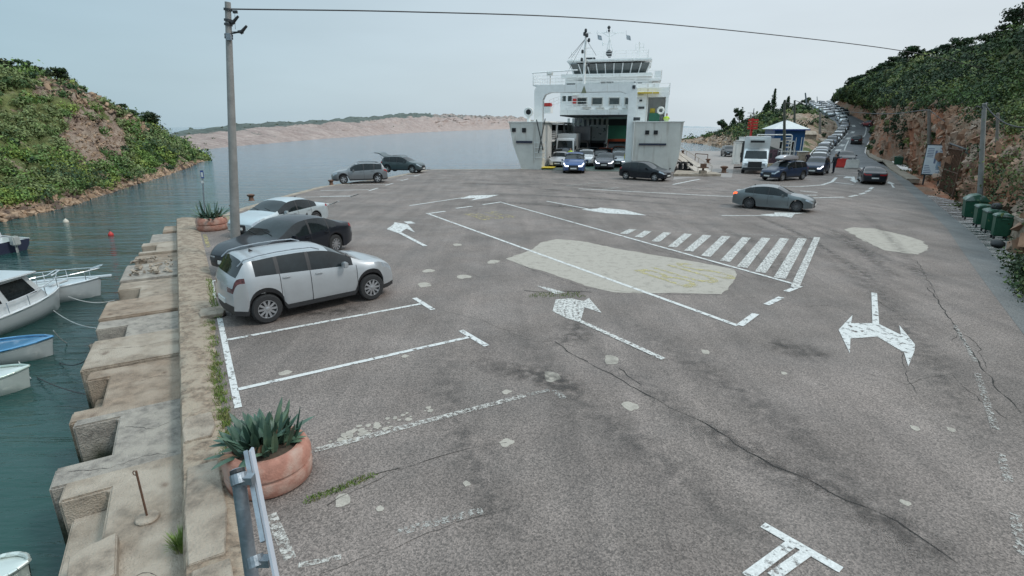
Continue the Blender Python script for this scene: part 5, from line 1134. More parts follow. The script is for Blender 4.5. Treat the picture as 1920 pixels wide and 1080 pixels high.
# superstructure front block over the car deck
SV = 15.0
def block(name, q, v0, v1, m, parent=None, bevel=0): mb = MB(); r_ = fbox(mb, *q, v0, v1); return mb.build(name, m, parent or ferry, bevel=bevel), r_
blk, r0 = block('superstructure', (1051,166,1192,209), SV, SV+16, 'shipwhite')
block('deck_edge', (1050,206,1184,215), SV-.5, SV, 'hull')
mb = MB(); a = fu(1050,214,SV); b = fu(1190,221,SV); mb.box(a[0],b[0],SV,SV+32,a[1]-.25,a[1]); mb.build('garage_ceiling', 'darksteel', ferry); mb = MB(); mb.box(-7.3,7.3,46,46.3,3.9,6.6); mb.build('stern_sky_blocker', 'darksteel', ferry)  # dark panel added across the stern to block the bright sky gap
def win(q, v, m='shipglass', frame='hull', nm='window', d=.06, fr=.12):
    mb = MB(); a = fu(q[0],q[1],v); b = fu(q[2],q[3],v); x0, x1, z0, z1 = min(a[0],b[0]), max(a[0],b[0]), min(a[1],b[1]), max(a[1],b[1])
    for (X0,X1,Z0,Z1) in ((x0-fr,x1+fr,z1,z1+fr),(x0-fr,x1+fr,z0-fr,z0),(x0-fr,x0,z0,z1),(x1,x1+fr,z0,z1)): mb.box(X0,X1,v-d,v,Z0,Z1)
    w_ = mb.build(nm, frame, ferry); mb = MB(); mb.box(x0,x1,v-d*.4,v-.002,z0,z1); mb.build('pane', m, w_); return w_
for q in ((1083,184,1099.5,195.5),(1111,184,1128.5,195.5),(1143,184,1160.5,195.5),(1172.5,184,1179.5,195.5)): win(q, SV, frame='hullgrey')
for q in ((1054,180,1061,190),(1065,180,1072,190)): win(q, SV, frame='shipwhite', fr=.05)
block('fire_locker', (1074,185,1080,194), SV-.25, SV, 'redp')
mb = MB(); a = fu(1058,200,SV-.5); b = fu(1106,200,SV-.5); rail(mb, [(a[0],SV-.5,a[1]-.4),(b[0],SV-.5,a[1]-.4)], 1.0); mb.build('deck_rail', 'shipwhite', ferry)
for (px, py) in ((1100,201),(1125,202),(1151,203),(1175,203)):
    a = fu(px,py,SV); mb = MB(); mb.box(a[0]-.55,a[0]+.55,SV-.22,SV-.05,a[1]-.08,a[1]+.04); mb.box(a[0]-.06,a[0]+.06,SV-.2,SV-.02,a[1]-.1,a[1]+.35); mb.box(a[0]-.35,a[0]+.35,SV-.26,SV-.2,a[1]-.24,a[1]-.1); mb.build('deck_floodlight', 'hullgrey', ferry, bevel=.02)
for (px, py, v) in ((1079,178,SV),(1200,180.5,6)):
    a = fu(px,py,v); mb = MB(); mb.box(a[0]-.42,a[0]+.42,v-.14,v-.01,a[1]-.13,a[1]+.13); mb.build('oval_lamp', mat('lamp_cover',(0.85,0.85,0.8),.3), ferry, bevel=.06, smooth=40)
# tower on the right with door and opening
TV = 6.0
tb = fu(1191,165,TV); te = fu(1250,232,TV)
o1 = fu(1216,182,TV); o2 = fu(1245,231,TV)
mb = MB(); Z1 = tb[1]; Z0 = 3.0
mb.box(tb[0],o1[0],TV,TV+12,Z0,Z1); mb.box(o2[0],te[0],TV,TV+12,Z0,Z1); mb.box(o1[0],o2[0],TV,TV+12,o1[1],Z1-.003); mb.box(o1[0],o2[0],TV+3,TV+12,Z0,o1[1]-.002)
mb.build('side_tower', 'shipwhite', ferry)
block('green_door', (1217,212,1236,230), TV+.5, TV+.6, 'green'); block('life_jacket_locker', (1219,203,1228,212), TV+1.0, TV+1.8, 'yellowp', bevel=.03)
mb = MB(); a = fu(1239,207,TV); mb.lathe([(.30,-.06),(.42,0),(.30,.06),(.20,0),(.30,-.06)], 14, 'y', (a[0],TV-.1,a[1]), cap0=False, cap1=False); mb.build('lifebuoy', mat('lifebuoy_white',(0.7,0.7,0.66),.5), ferry, smooth=60)
mb = MB(); a = fu(1192,176.5,TV); b = fu(1236,168.5,TV); mb.box(a[0],b[0],TV-.8,TV+.3,a[1]+.02,b[1]-.25); mb.build('yellow_gangway', 'yellowp', ferry, bevel=.04)
mb = MB(); rail(mb, [(a[0],TV-.9,b[1]-.6),(te[0],TV-.9,b[1]-.6),(te[0],TV+8,b[1]-.6)], 1.2); mb.build('tower_rail', 'shipwhite', ferry)
mb = MB(); 
for (x0,y0,x1,y1) in ((1186,160,1191,166),(1199,187,1204,190),(1197,200,1208,204),(1196,155,1204,157),(1188,220,1200,226)): a = fu(x0,y0,PV if x0 < 1192 else TV); b = fu(x1,y1,PV if x0 < 1192 else TV); v_ = PV if x0 < 1192 else TV; mb.box(a[0],b[0],v_-.1,v_-.005,b[1],a[1])
mb.build('fitting', 'darksteel', ferry)
mb = MB(); 
for px in (1193,1214): a = fu(px,182,TV); mb.tube((a[0],TV-.06,3.2),(a[0],TV-.06,Z1-.1),.035,.035,5)
mb.build('cable_pipe', 'hullgrey', ferry)
# bridge decks and wheelhouse
BV = 19.0
mb = MB(); r1 = fbox(mb, 1060,141,1222,168, BV, BV+14); mb.build('bridge_deck_house', 'shipwhite', ferry, bevel=.05)
mb = MB(); fbox(mb, 1046,159,1236,166, BV-1.5, BV+16); mb.build('upper_deck', 'hull', ferry)
mb = MB(); 
for (x0,x1,py) in ((1062,1078,157),(1125,1150,153),(1189,1193,153),(1080,1094,149)): a = fu(x0,py,BV-.05); b = fu(x1,py+1.6,BV-.05); mb.box(a[0],b[0],BV-.12,BV-.01,b[1],a[1])
mb.build('deck_slot', 'hole', ferry)
mb = MB(); fbox(mb, 1052,139.5,1222,142.5, BV-.6, BV); mb.build('bridge_ledge', 'hull', ferry)
mb = MB(); za = fu(1064,150,BV-1.5)[1]; xa = fu(1050,150,BV-1.5)[0]; xb = fu(1222,150,BV-1.5)[0]; zz = fu(1100,159,BV-1.5)[1]; rail(mb, [(xa-.6,BV-1.4,zz),(xb+.9,BV-1.4,zz)], 1.0); mb.build('bridge_rail', 'shipwhite', ferry)
# wheelhouse: outward leaning windows
wz0 = fu(1140,138.5,BV)[1]; wz1 = fu(1140,119.5,BV)[1]; x0 = fu(1076,138,BV)[0]; x1 = fu(1212,138,BV)[0]; X0 = fu(1069,119,BV)[0]; X1 = fu(1220,119,BV)[0]
mb = MB(); mb.box(x0,x1,BV+.05,BV+9,r1[2] if r1[2] < wz0 else wz0-1.2,wz0); wh = mb.build('wheelhouse', 'shipwhite', ferry)
N_ = 9
for k in range(N_):
    a = k/N_+.012; b = (k+1)/N_-.012; mb = MB(); pa = lambda t, top: ((X0+(X1-X0)*t) if top else (x0+(x1-x0)*t), BV+(-.55 if top else .05)-( -.0), wz1 if top else wz0)
    f = [pa(a,0),pa(b,0),pa(b,1),pa(a,1)]; mb.add(f+[(p[0],p[1]+.06,p[2]) for p in f], [(0,1,2,3),(7,6,5,4),(0,4,5,1),(1,5,6,2),(2,6,7,3),(3,7,4,0)]); mb.build('window', 'shipglass', wh)
for k in range(N_+1):
    mb = MB(); t = k/N_; A = Vector((x0+(x1-x0)*t, BV+.08, wz0)); B2 = Vector((X0+(X1-X0)*t, BV-.52, wz1)); mb.tube(A, B2, .10, .10, 4); mb.build('window_post', 'shipwhite', wh)
mb = MB(); mb.box(x0+.2,x1-.2,BV+.3,BV+8.8,wz0+.01,wz1); mb.build('bridge_interior', 'hole', wh)
mb = MB(); a = fu(1064,119,BV); b = fu(1223,109.5,BV); mb.box(a[0],b[0],BV-.9,BV+10,a[1]+.01,b[1]); mb.build('wheelhouse_roof', 'shipwhite', wh, bevel=.12)
rz_ = b[1]; mb = MB(); p0 = fu(1072,109,BV)[0]; p1 = fu(1215,109,BV)[0]; rail(mb, [(p0,BV-.3,rz_),(p1,BV-.3,rz_),(p1,BV+9,rz_)], 1.0); rail(mb, [(p0,BV-.3,rz_),(p0,BV+9,rz_)], 1.0); mb.build('roof_rail', 'shipwhite', wh)
# bridge wing on the right, left platform
mb = MB(); a = fu(1217,151.5,BV); b = fu(1240,147.5,BV); mb.box(a[0],b[0],BV-.5,BV+4,a[1],b[1]); rail(mb, [(a[0],BV-.4,b[1]),(b[0],BV-.4,b[1]),(b[0],BV+4,b[1])], 1.0); mb.box(b[0]-.9,b[0]-.1,BV-.45,BV-.4,b[1]+.1,b[1]+.9); mb.build('bridge_wing', 'shipwhite', ferry)
mb = MB(); a = fu(1025,141,8); b = fu(1036,133,8); mb.box(a[0],b[0],8,8.5,a[1],b[1],0); mb.box(a[0]+.12,b[0]-.12,7.9,8.0,a[1]+.12,b[1]-.12,1); mb.tube((a[0]+.4,8.2,tz),(a[0]+.4,8.2,a[1]),.06,.06,6); mb.build('gangway_lamp', ['hullgrey','white'], ferry)
# main mast
mv = BV+4; q = lambda px, py: (lambda a: (a[0], mv, a[1]))(fu(px, py, mv))
mb = MB(); base = q(1142,110); top = q(1142,52)
for px in (1136,1151,1142): mb.tube(q(px,104), q(1143,70), .07, .05, 6)
mb.tube(q(1143,75), top, .09, .05, 6); mb.tube(q(1115,61.5), q(1172,61.5), .05, .05, 6); mb.tube(q(1130,62), q(1142,69), .04, .04, 5); mb.tube(q(1156,62), q(1144,69), .04, .04, 5); mb.tube(q(1131,82), q(1143,82), .05, .05, 5); mb.tube(q(1131,79), q(1131,86), .12, .12, 6)
for (a, b) in ((1138,95),(1148,95)): mb.tube(q(1137,96), q(1150,96), .04, .04, 5)
mb.tube(q(1137,56), q(1137,62), .04, .04, 5); mb.tube(q(1148,56), q(1148,62), .04, .04, 5)
mm = mb.build('main_mast', 'shipwhite', wh)
mb = MB()
for (px, py, r_) in ((1142,52,.22),(1142,58,.16),(1142,100,.42),(1143,104,.3)): p = q(px, py); mb.lathe([(r_*.5,p[2]-r_),(r_,p[2]-r_*.3),(r_,p[2]+r_*.3),(r_*.4,p[2]+r_)], 10, 'z', (p[0],mv-.2,0))
mb.build('radar', 'darksteel', mm)
mb = MB()
for (px, s_) in ((1120,1),(1174,1)):
    p = Vector(q(px, 65)); mb.add([p, p+Vector((.55,.1,-.15)), p+Vector((.7,.15,-.75)), p+Vector((.1,.02,-.6))], [(0,1,2,3)]); mb.tube(p, p+Vector((0,0,.5)), .02, .02, 4)
mb.build('flag', mat('faded_flag',(0.30,0.33,0.36),.8,0,.6,4), mm)
mb = MB(); mb.tube(q(1199,110), q(1199,78), .07, .05, 6)
for py in (82,89,97): mb.tube(q(1192,py), q(1207,py), .035, .035, 5)
for px in (1192,1207): mb.tube(q(px,82), q(px,97), .035, .035, 5)
mb.tube(q(1186,110), q(1186,96), .04, .04, 5); mb.tube(q(1213,110), q(1213,96), .03, .03, 5); mb.build('antenna_mast', 'hull', wh)
mb = MB(); p = q(1110,107); mb.box(p[0]-.8,p[0]+.6,mv-2,mv-1,rz_,rz_+.55); mb.build('roof_locker', 'darksteel', wh, bevel=.04)
# left gallery inside the bow
mb = MB(); GVv = 3.0; a = fu(1019,221,GVv); b = fu(1052,217,22)
mb.box(-7.3,-5.9,3,45,2.55,2.75); mb.box(-7.3,-5.9,3,45,4.7,4.95); mb.box(-7.35,-7.2,3,45,.1,2.6)
for v in (3.2,9,15,22,30): mb.box(-6.15,-5.95,v,v+.25,.1,4.75)
mb.build('side_gallery', 'hull', ferry)
mb = MB(); rail(mb, [(-5.95,3.1,2.75),(-5.95,40,2.75)], 1.05, 4, 1.0, .03); mb.build('gallery_rail', 'shipwhite', ferry)
mb = MB(); mb.box(-7.19,-7.1,3.5,44,2.8,4.65); mb.build('gallery_wall', 'hole', ferry)
mb = MB(); rail(mb, [(fu(1030,192,12)[0],12,fu(1030,205,12)[1]),(fu(1055,192,12)[0],12,fu(1055,196,12)[1])], 1.1, 3, .5); a = fu(1018,200,10); b = fu(1032,212,10); mb.box(a[0],b[0],10,12,b[1],a[1]); mb.build('left_landing', 'shipwhite', ferry)
mb = MB(); a = fu(1017,193,10.5); b = fu(1032,199,10.5); mb.box(a[0],b[0],10.5,12,b[1],a[1]+.0); mb.build('red_cover', 'redp', ferry, bevel=.05)
# stern doors seen through the deck: light opening and board
mb = MB()
for k in range(9): u = -6.6+k*.75; mb.box(u,u+.35,30,30.3,.1,5.6)
mb.build('side_frames', 'hull', ferry)
M['poster'] = mat('picture_board', (0.78,0.80,0.78), .5, 0, .1, 3, col2=(0.12,0.17,0.14), c2=(.6,.64), c2s=1.6)
a = fu(1105,220,26); b = fu(1138,245,26)

# vehicles standing on the ferry
def lorry(loc, yaw, label, cabcol, boxcol, boxm=None, nose=False, L=7.0, W_=2.35, Hc=2.7, Hb=3.4, group=None, detail=0, low=False):
    e = empty('lorry', loc, label, 'lorry', group, yaw); h = W_/2; L2 = L/2
    mb = MB(); prof = [(L2,.45),(L2,1.25),(L2-.18,1.35),(L2-.42,Hc-.25),(L2-.62,Hc),(L2-1.9,Hc),(L2-1.9,.45)]
    if nose: prof = [(L2,.35),(L2,.95),(L2-.12,1.12),(L2-.75,1.32),(L2-1.35,2.1),(L2-1.7,Hc),(L2-1.95,Hc),(L2-1.95,.35)]
    mb.prism([(p[0],p[1]) for p in prof], -h+.06, h-.06, f=lambda x, y, z: (x, z, y)); cab = mb.build('cab', paint(cabcol), e, bevel=.07, smooth=35)
    mb = MB(); mb.add([(L2-.80,-h+.14,1.36),(L2-.80,h-.14,1.36),(L2-1.36,h-.24,2.1),(L2-1.36,-h+.24,2.1)] if nose else [(L2-.17,-h+.2,1.42),(L2-.17,h-.2,1.42),(L2-.42,h-.28,Hc-.32),(L2-.42,-h+.28,Hc-.32)], [(0,1,2,3)]); mb.v = [(v[0]+.025, v[1], v[2]) for v in mb.v]; mb.build('windshield', 'glass', e)
    for sg in (1,-1):
        mb = MB(); mb.box(L2-1.75 if nose else L2-1.6,L2-1.25 if nose else L2-.62,sg*(h-.055)-.01,sg*(h-.055)+.01,1.45,Hc-.4); mb.build('window', 'glass', e)
        mb = MB(); mb.box(L2-.02,L2+.03,sg*(h-.45)-.2,sg*(h-.45)+.2,.75,.98); mb.build('headlight', 'lamp', e, bevel=.02)
        mb = MB(); mb.box(L2-.42,L2-.3,sg*(h+.14)-.09,sg*(h+.14)+.09,1.5,1.95); mb.build('mirror', 'black', e, bevel=.02)
    mb = MB(); mb.box(L2-.02,L2+.035,-h+.55,h-.55,.62,1.15); mb.build('grille', 'black', e); mb = MB(); mb.box(L2-.1,L2+.06,-h+.1,h-.1,.35,.6); mb.build('bumper', 'black', e, bevel=.03)
    mb = MB(); mb.box(-L2,L2-1.95,-.45,.45,.5,.85); mb.build('chassis', 'black', e)
    mb = MB(); zb = .95; mb.box(-L2,L2-2.0,-h,h,zb,Hb if not low else 1.6); mb.build('cargo_box', boxm or paint(boxcol), e, bevel=.03)
    for cx in (L2-1.15, -L2+1.3):
        for sg in (1,-1):
            mb = MB(); r = .42; mb.lathe([(r*.6,-.14),(r*.95,-.14),(r,-.08),(r,.08),(r*.95,.14),(r*.6,.14)], 16, 'y', cap0=False, cap1=False); w_ = mb.build('wheel', 'tyre', e, smooth=40); w_.location = (cx, sg*(h-.16), r)
            mb = MB(); mb.lathe([(r*.62,sg*.10),(.05,sg*.06)], 12, 'y'); mb.build('rim', 'rim', w_)
    return e
D = FY-R(90)
def onferry(px, v): u = fu(px, 260, v)[0]; return fw(u, v, .09)
lorry(onferry(1066,14), D, 'white lorry with a tall cab standing on the left lane of the ferry', (0.62,0.63,0.64), (0.55,0.56,0.56), Hc=2.9)
M['tarp'] = mat('green_tarpaulin', (0.03,0.21,0.13), .6, 0, .15, 2)
lorry(onferry(1160,24), D, 'lorry with a green tarpaulin under the ferry deck', (0.28,0.06,0.03), (0,0,0), 'tarp', Hb=4.4, Hc=2.6, W_=3.0)
lorry(onferry(1122,27), D, 'lorry with a pale picture-covered body in the middle of the ferry', (0.10,0.10,0.10), (0,0,0), 'poster', Hb=4.5, Hc=2.3, W_=2.5)
lorry(onferry(1093,24), D, 'grey lorry beside the pale lorry on the ferry', (0.20,0.17,0.16), (0.17,0.16,0.17), Hb=4.3, Hc=2.4, W_=2.3)
FG = 'cars leaving or standing on the ferry'
def fcar(kind, col, px, v, dyaw, label, lit=False, z=.09, sc=1.1, detail=0, py=None):
    p = onferry(px, v) if py is None else g(px, py)
    return car(kind, col, p, D+dyaw, label, FG, detail=detail, lit=lit, scale=sc, res=.12, name='ferry_car')
fcar('mpv', BLUE, 1077, 0, R(4), 'blue people carrier first off the ferry with lit headlights', True, py=322, sc=1.15, detail=1)
fcar('hatch', (0.55,0.54,0.55), 1051, 2.6, R(0), 'white hatchback behind the blue people carrier', False)
fcar('suv', (0.60,0.61,0.63), 1101, 5.5, R(0), 'white car in the middle of the ferry ramp', False)
fcar('hatch', (0.10,0.10,0.115), 1137, 1.2, R(0), 'dark car with bright lit headlights on the ferry ramp', True, sc=1.12)
fcar('estate', (0.5,0.51,0.53), 1164, 5.0, R(-3), 'silver estate beside the right side of the ferry bow', True)
fcar('suv', (0.10,0.12,0.15), 1056, 9.5, R(0), 'dark blue grey car behind the white hatchback on the ferry', False)
fcar('hatch', (0.04,0.04,0.045), 1128, 8.5, R(0), 'black car behind the one with bright headlights', True)
fcar('suv', (0.16,0.15,0.15), 1163, 11.0, R(0), 'grey car behind the silver estate on the ferry', False)
fcar('estate', (0.13,0.12,0.11), 1094, 12.5, R(0), 'brown grey car behind the white car on the ferry', False)
fcar('hatch', (0.30,0.07,0.035), 1135, 15.5, R(0), 'rust red car deeper in the ferry in front of the tarpaulin lorry', False)
fcar('suv', (0.28,0.06,0.035), 1162, 17.5, R(0), 'dark red car near the right wall deep in the ferry', False)
fcar('sedan', (0.08,0.08,0.085), 1110, 18.0, R(0), 'dark saloon deep in the ferry before the pale lorry', False)

# refrigerated box truck on the lot
e = lorry(g(1412,325)+Vector((.9,1.9,0)), R(-114), 'white refrigerated box truck standing beside the dark crossover with the roof box', (0.66,0.67,0.68), (0.66,0.67,0.67), L=6.0, W_=2.3, Hc=2.3, Hb=3.4, detail=1, nose=True)
mb = MB(); mb.box(1.15,1.75,-.75,.75,2.72,3.22); mb.build('cooling_unit', 'white', e, bevel=.05); mb = MB(); mb.box(1.76,1.78,-.62,.62,2.86,3.06); mb.build('grille', 'black', e)
mb = MB()
for k, (a, b) in enumerate(((-.9,-.1),(.0,.25))): pass
mb.box(-1.6,.3,1.082,1.088,2.55,2.75); mb.box(-1.3,0,1.082,1.088,2.36,2.42); mb.build('side_lettering', mat('faded_lettering',(0.35,0.30,0.36),.5,0,.9,14), e)
# ------------------------------------------------------------------ poles and wires
def lean_pole(name, base, top, r0, r1, m, label, cat='pole', group=None, n=12):
    b = Vector(base); t = Vector(top); e = empty(name, b, label, cat, group); mb = MB(); mb.tube((0,0,-.3), t-b, r0, r1, n); mb.build('shaft', m, e, smooth=40); return e
M['darkwood'] = mat('dark_wood', (0.075,0.08,0.065), .8, 0, .25, 4)
pb = g(441,482); pt_ = P(427,4,pb.y)
up_ = lean_pole('utility_pole', pb, pt_, .165, .085, 'poleconc', 'tall leaning utility pole between the black saloon and the silver crossover')
ax = (pt_-pb).normalized(); H_ = (pt_-pb).length
def onp(py, dx=0, dy=0, dz=0): t = P(427, py, pb.y).z/pt_.z; return (pt_-pb)*t+Vector((dx, dy, dz))
mb = MB()
for py in (18,38,46,66,71): p = onp(py); mb.tube(p-ax*.03, p+ax*.03, .125, .125, 10)
mb.build('band', 'darksteel', up_)
for (py, L_, nm) in ((46,.17,1),(64,.42,2)):
    mb = MB(); p = onp(py); mb.tube(p, p+Vector((L_,-.05,.06)), .022, .022, 6)
    if nm == 2: mb.tube(onp(60), p+Vector((L_,-.05,.06)), .012, .012, 5)
    h = mb.build('lamp_arm', 'darksteel', up_)
    mb = MB(); q = p+Vector((L_,-.05,.06)); mb.tube(q-Vector((.03,0,.04)), q+Vector((.2,-.02,.16)), .055, .035, 8); mb.tube(q-Vector((.1,0,.0)), q+Vector((.05,0,.0)), .04, .06, 8); mb.build('spotlight', 'black', h)
mb = MB(); p = onp(21); mb.box(p.x+.15,p.x+.28,p.y-.03,p.y+.03,p.z-.06,p.z+.02); mb.path([p+Vector((.2,0,-.06)), p+Vector((.16,0,-.35)), p+Vector((.15,0,-.5))], .006, 4); mb.build('cable_junction', 'black', up_)
mb = MB(); p = onp(70); mb.box(p.x-.02,p.x+.12,p.y-.15,p.y-.05,p.z-.1,p.z+.1); mb.build('bracket', 'steel', up_)
def wire(pts, r, label, n=24, sag=0, nm='overhead_wire'):
    A = [Vector(p) for p in pts]
    if len(A) == 2:
        a, b = A; P_ = [a.lerp(b, i/n)-Vector((0,0,sag*4*(i/n)*(1-i/n))) for i in range(n+1)]
    else: P_ = catmull(A, n)
    mb = MB(); mb.path(P_, r, 5); o = mb.build(nm, 'black', smooth=60); return tag(o, label, 'wire')
w0 = P(431,17,pb.y)
wire([w0, P(760,22,21), P(1100,34,24), P(1400,60,28), P(1670,92,33), P(1800,118,37), P(1960,160,42)], .022, 'thick black overhead cable crossing the whole sky from the leaning pole', 60)
def spole(px, py, top_px, top_py, r0, r1, m, label, Y=None, dz=0):
    b = g(px, py) if Y is None else P(px, py, Y); t = P(top_px, top_py, b.y); return lean_pole('utility_pole', b, t, r0, r1, m, label, group=None, n=10), b, t
RP, rb1, rt1 = spole(1838,398,1846,194,.13,.09,'poleconc','pale concrete pole behind the green bins', Y=26.5)
mb = MB(); p = rt1-rb1; mb.tube(p+Vector((-.35,0,-.12)), p+Vector((.1,0,-.25)), .03, .03, 5); mb.tube(p+Vector((-.05,0,-.1)), p+Vector((.12,0,.02)), .07, .05, 6); mb.build('insulator_arm', 'darksteel', RP)
WP, rb2, rt2 = spole(1868,382,1871,212,.09,.07,'wood','thin brown wooden pole right of the pale concrete pole', Y=28.5)
CPp, rb3, rt3 = spole(1744,300,1742,206,.17,.11,'wood','wooden pole rising behind the information board', Y=45)
K1, kb1, kt1 = spole(1471,300,1471,190,.19,.14,'darkwood','dark pole with a side arm standing before the blue kiosk', Y=70)
mb = MB(); p = kt1-kb1; mb.tube(p-Vector((0,0,.15)), p+Vector((1.2,0,-.35)), .08, .05, 6); mb.tube(p+Vector((.45,0,-.1)), p+Vector((.8,0,-1.6)), .03, .03, 5); mb.build('side_arm', 'darksteel', K1)
K2, kb2, kt2 = spole(1490,245,1490,188,.2,.14,'darkwood','second pole behind and right of the one with the side arm', Y=95)
mb = MB(); p = kt2-kb2; mb.tube(p, p+Vector((.9,0,-.3)), .05, .05, 5); mb.box(.2,.9,-.1,.1,p.z-.35,p.z-.2); mb.build('side_arm', 'darksteel', K2)
K3, kb3, kt3 = spole(1538,248,1538,212,.25,.2,'wood','short pole on the slope below the queue of cars', Y=108)
K4, kb4, kt4 = spole(1513,198,1510,174,.26,.22,'steel','leaning grey post at the crest above the queue', Y=188)
K5, kb5, kt5 = spole(1533,196,1532,181,.14,.1,'steel','thin mast at the crest above the queue', Y=196)
wire([rt3, P(1640,213,75), P(1540,205,150)], .05, 'dark wire from the pole behind the board across the cliff to the road crest', 20)
wire([rt1, P(1960,232,22)], .03, 'dark wire running right from the pale concrete pole', sag=.5)
wire([rt3, P(1779,232,40), P(1800,226,36), rt1+Vector((-.3,0,-.1))], .022, 'sagging wire between the wooden pole and the pale concrete pole', 20)
wire([rt2-Vector((0,0,.3)), P(1908,258,30)], .02, 'short wire dropping right from the thin wooden pole', sag=.15)
wire([kt1+Vector((0,0,-1.2)), kt2+Vector((0,0,-1))], .03, 'loose cable looping between the two poles by the kiosk', sag=1.6)

# ------------------------------------------------------------------ planters
M['terracotta'] = mat('planter_concrete', (0.36,0.17,0.125), .85, 0, .22, 8, .35, 40, col2=(0.40,0.27,0.22), c2=(.48,.66), c2s=4)
M['agave'] = mat('agave_leaf', (0.055,0.105,0.075), .5, 0, .3, 5, col2=(0.10,0.15,0.09), c2=(.5,.65), c2s=3)
M['agavedry'] = mat('dry_leaf', (0.22,0.13,0.08), .8, 0, .3, 6)
M['earth'] = mat('earth', (0.07,0.05,0.035), .95, 0, .4, 12)
def agave(parent, n, L_, seed, base=0.42, spread=.3, m='agave', nm='agave_leaf', droop=.3):
    rr = random.Random(seed); mb = MB()
    for i in range(n):
        a = rr.uniform(0, 6.28); el = rr.uniform(.35, 1.45); l = L_*rr.uniform(.55, 1.1); c = Vector((math.cos(a), math.sin(a), 0)); s = Vector((-c.y, c.x, 0)); r0 = rr.uniform(.02, spread); p = c*r0*.8+Vector((rr.uniform(-spread,spread)*.6, rr.uniform(-spread,spread)*.6, base)); wv = .045*rr.uniform(.7,1.2)
        prev = None; vs = []; d = c*math.cos(el)+Vector((0,0,math.sin(el)))
        for k in range(6):
            t = k/5; w_ = wv*(1-t)**.7*(1+1.2*t)*(.55 if k == 0 else 1)+.002; up = Vector((0,0,1)).cross(s); q = p+d*l*t+Vector((0,0,-droop*l*t*t*(1.2-el*.7)))
            nn = s.cross(d).normalized(); vs += [q-s*w_+nn*w_*.35, q-nn*w_*.18, q+s*w_+nn*w_*.35]
        mb.add(vs, [f for k in range(5) for f in ((k*3,k*3+1,k*3+4,k*3+3),(k*3+1,k*3+2,k*3+5,k*3+4))])
    return mb.build(nm, m, parent, smooth=50, fix=False)
def planter(c, r, h, label, seed, n, L_, name='planter'):
    e = empty(name, c, label, 'planter', 'round planters with agaves'); mb = MB()
    mb.lathe([(r*.90,0),(r*.97,.03),(r,h*.32),(r*.985,h*.42),(r*.93,h*.45),(r*.93,h*.49),(r,h*.54),(r*1.0,h*.72),(r*.93,h*.92),(r*.86,h),(r*.74,h),(r*.70,h*.86)], 48, cap0=True, cap1=False); mb.build('bowl', 'terracotta', e, smooth=50)
    mb = MB(); mb.lathe([(r*.72,h*.88),(r*.4,h*.93),(.01,h*.95)], 24, cap0=False); mb.build('soil', 'earth', e)
    return e
pc = g(508,893)
e = planter(pc, .52, .48, 'large near planter of reddish concrete at the lower left of the lot', 1, 0, 0)
pl = empty('agave', pc+Vector((-.06,.05,.45)), 'dense blue green agave clump in the near planter', 'plant', 'agaves in the planters')
agave(pl, 105, .49, 3, 0, .28); agave(pl, 16, .42, 9, 0, .3, 'agavedry', 'dry_leaf', 1.1)
pc2 = g(399,430)
e = planter(pc2, .62, .55, 'far planter of reddish concrete at the end of the stone wall', 2, 0, 0)
pl = empty('agave', pc2+Vector((0,0,.5)), 'spiky agave in the far planter before the water', 'plant', 'agaves in the planters'); agave(pl, 60, .80, 5, 0, .40)

# ------------------------------------------------------------------ signs, posts
def sign(base, top, r, label, plate, name='road_sign'): pass
b = g(384,412); t = P(379,320,b.y)
e = empty('parking_sign', b, 'thin pole with a narrow blue sign beside the far planter', 'sign'); mb = MB(); mb.tube((0,0,-.1), t-b, .028, .028, 8); mb.build('pole', 'steel', e)
mb = MB(); p = P(379.5,327.5,b.y)-b; hh = .29; mb.box(p.x-.075,p.x+.075,p.y-.03,p.y-.015,p.z-hh/2-.02,p.z+hh/2+.05); sg_ = mb.build('sign_plate', mat('sign_blue',(0.015,0.06,0.25),.4), e, bevel=.01)
mb = MB(); mb.box(p.x-.045,p.x+.045,p.y-.034,p.y-.031,p.z-.11,p.z+.12); mb.build('symbol', 'white', sg_)
mb = MB(); p = P(380,341,b.y)-b; mb.box(p.x-.07,p.x+.07,p.y-.03,p.y-.015,p.z-.07,p.z+.07); mb.build('small_plate', 'white', e, bevel=.008)
# round based mooring post at the lower left
b = Q(1.55,-.40,-.26); e = empty('mooring_post', b, 'rusty metal post tilted in a round concrete foot on the landing', 'post')
mb = MB(); mb.lathe([(.125,0),(.13,.02),(.12,.035),(.02,.055)], 24, cap0=True); mb.build('foot', 'conc', e, smooth=40)
tp = P(255,883,b.y-.05)-b; mb = MB(); mb.tube((0,0,.04), tp, .012, .012, 8); mb.build('rod', 'rust', e)
mb = MB(); k = [tp+Vector((math.cos(a*.785)*.022-.02,0,math.sin(a*.785)*.03-.03)) for a in range(9)]; mb.path(k, .006, 5); mb.build('eye', 'rust', e)
for (s, t, z) in ((1.45,-1.02,-.545),(6.0,-1.05,-.74)):
    c = Q(s, t, z+.012); mb = MB(); mb.path([c+Vector((math.cos(a*.5236)*.03, math.sin(a*.5236)*.03, 0)) for a in range(13)], .006, 5); tag(mb.build('mooring_ring', 'rust'), 'rusty iron ring lying on the lower landing slab' if s < 3 else 'iron ring in the notch between two landing slabs', 'ring')
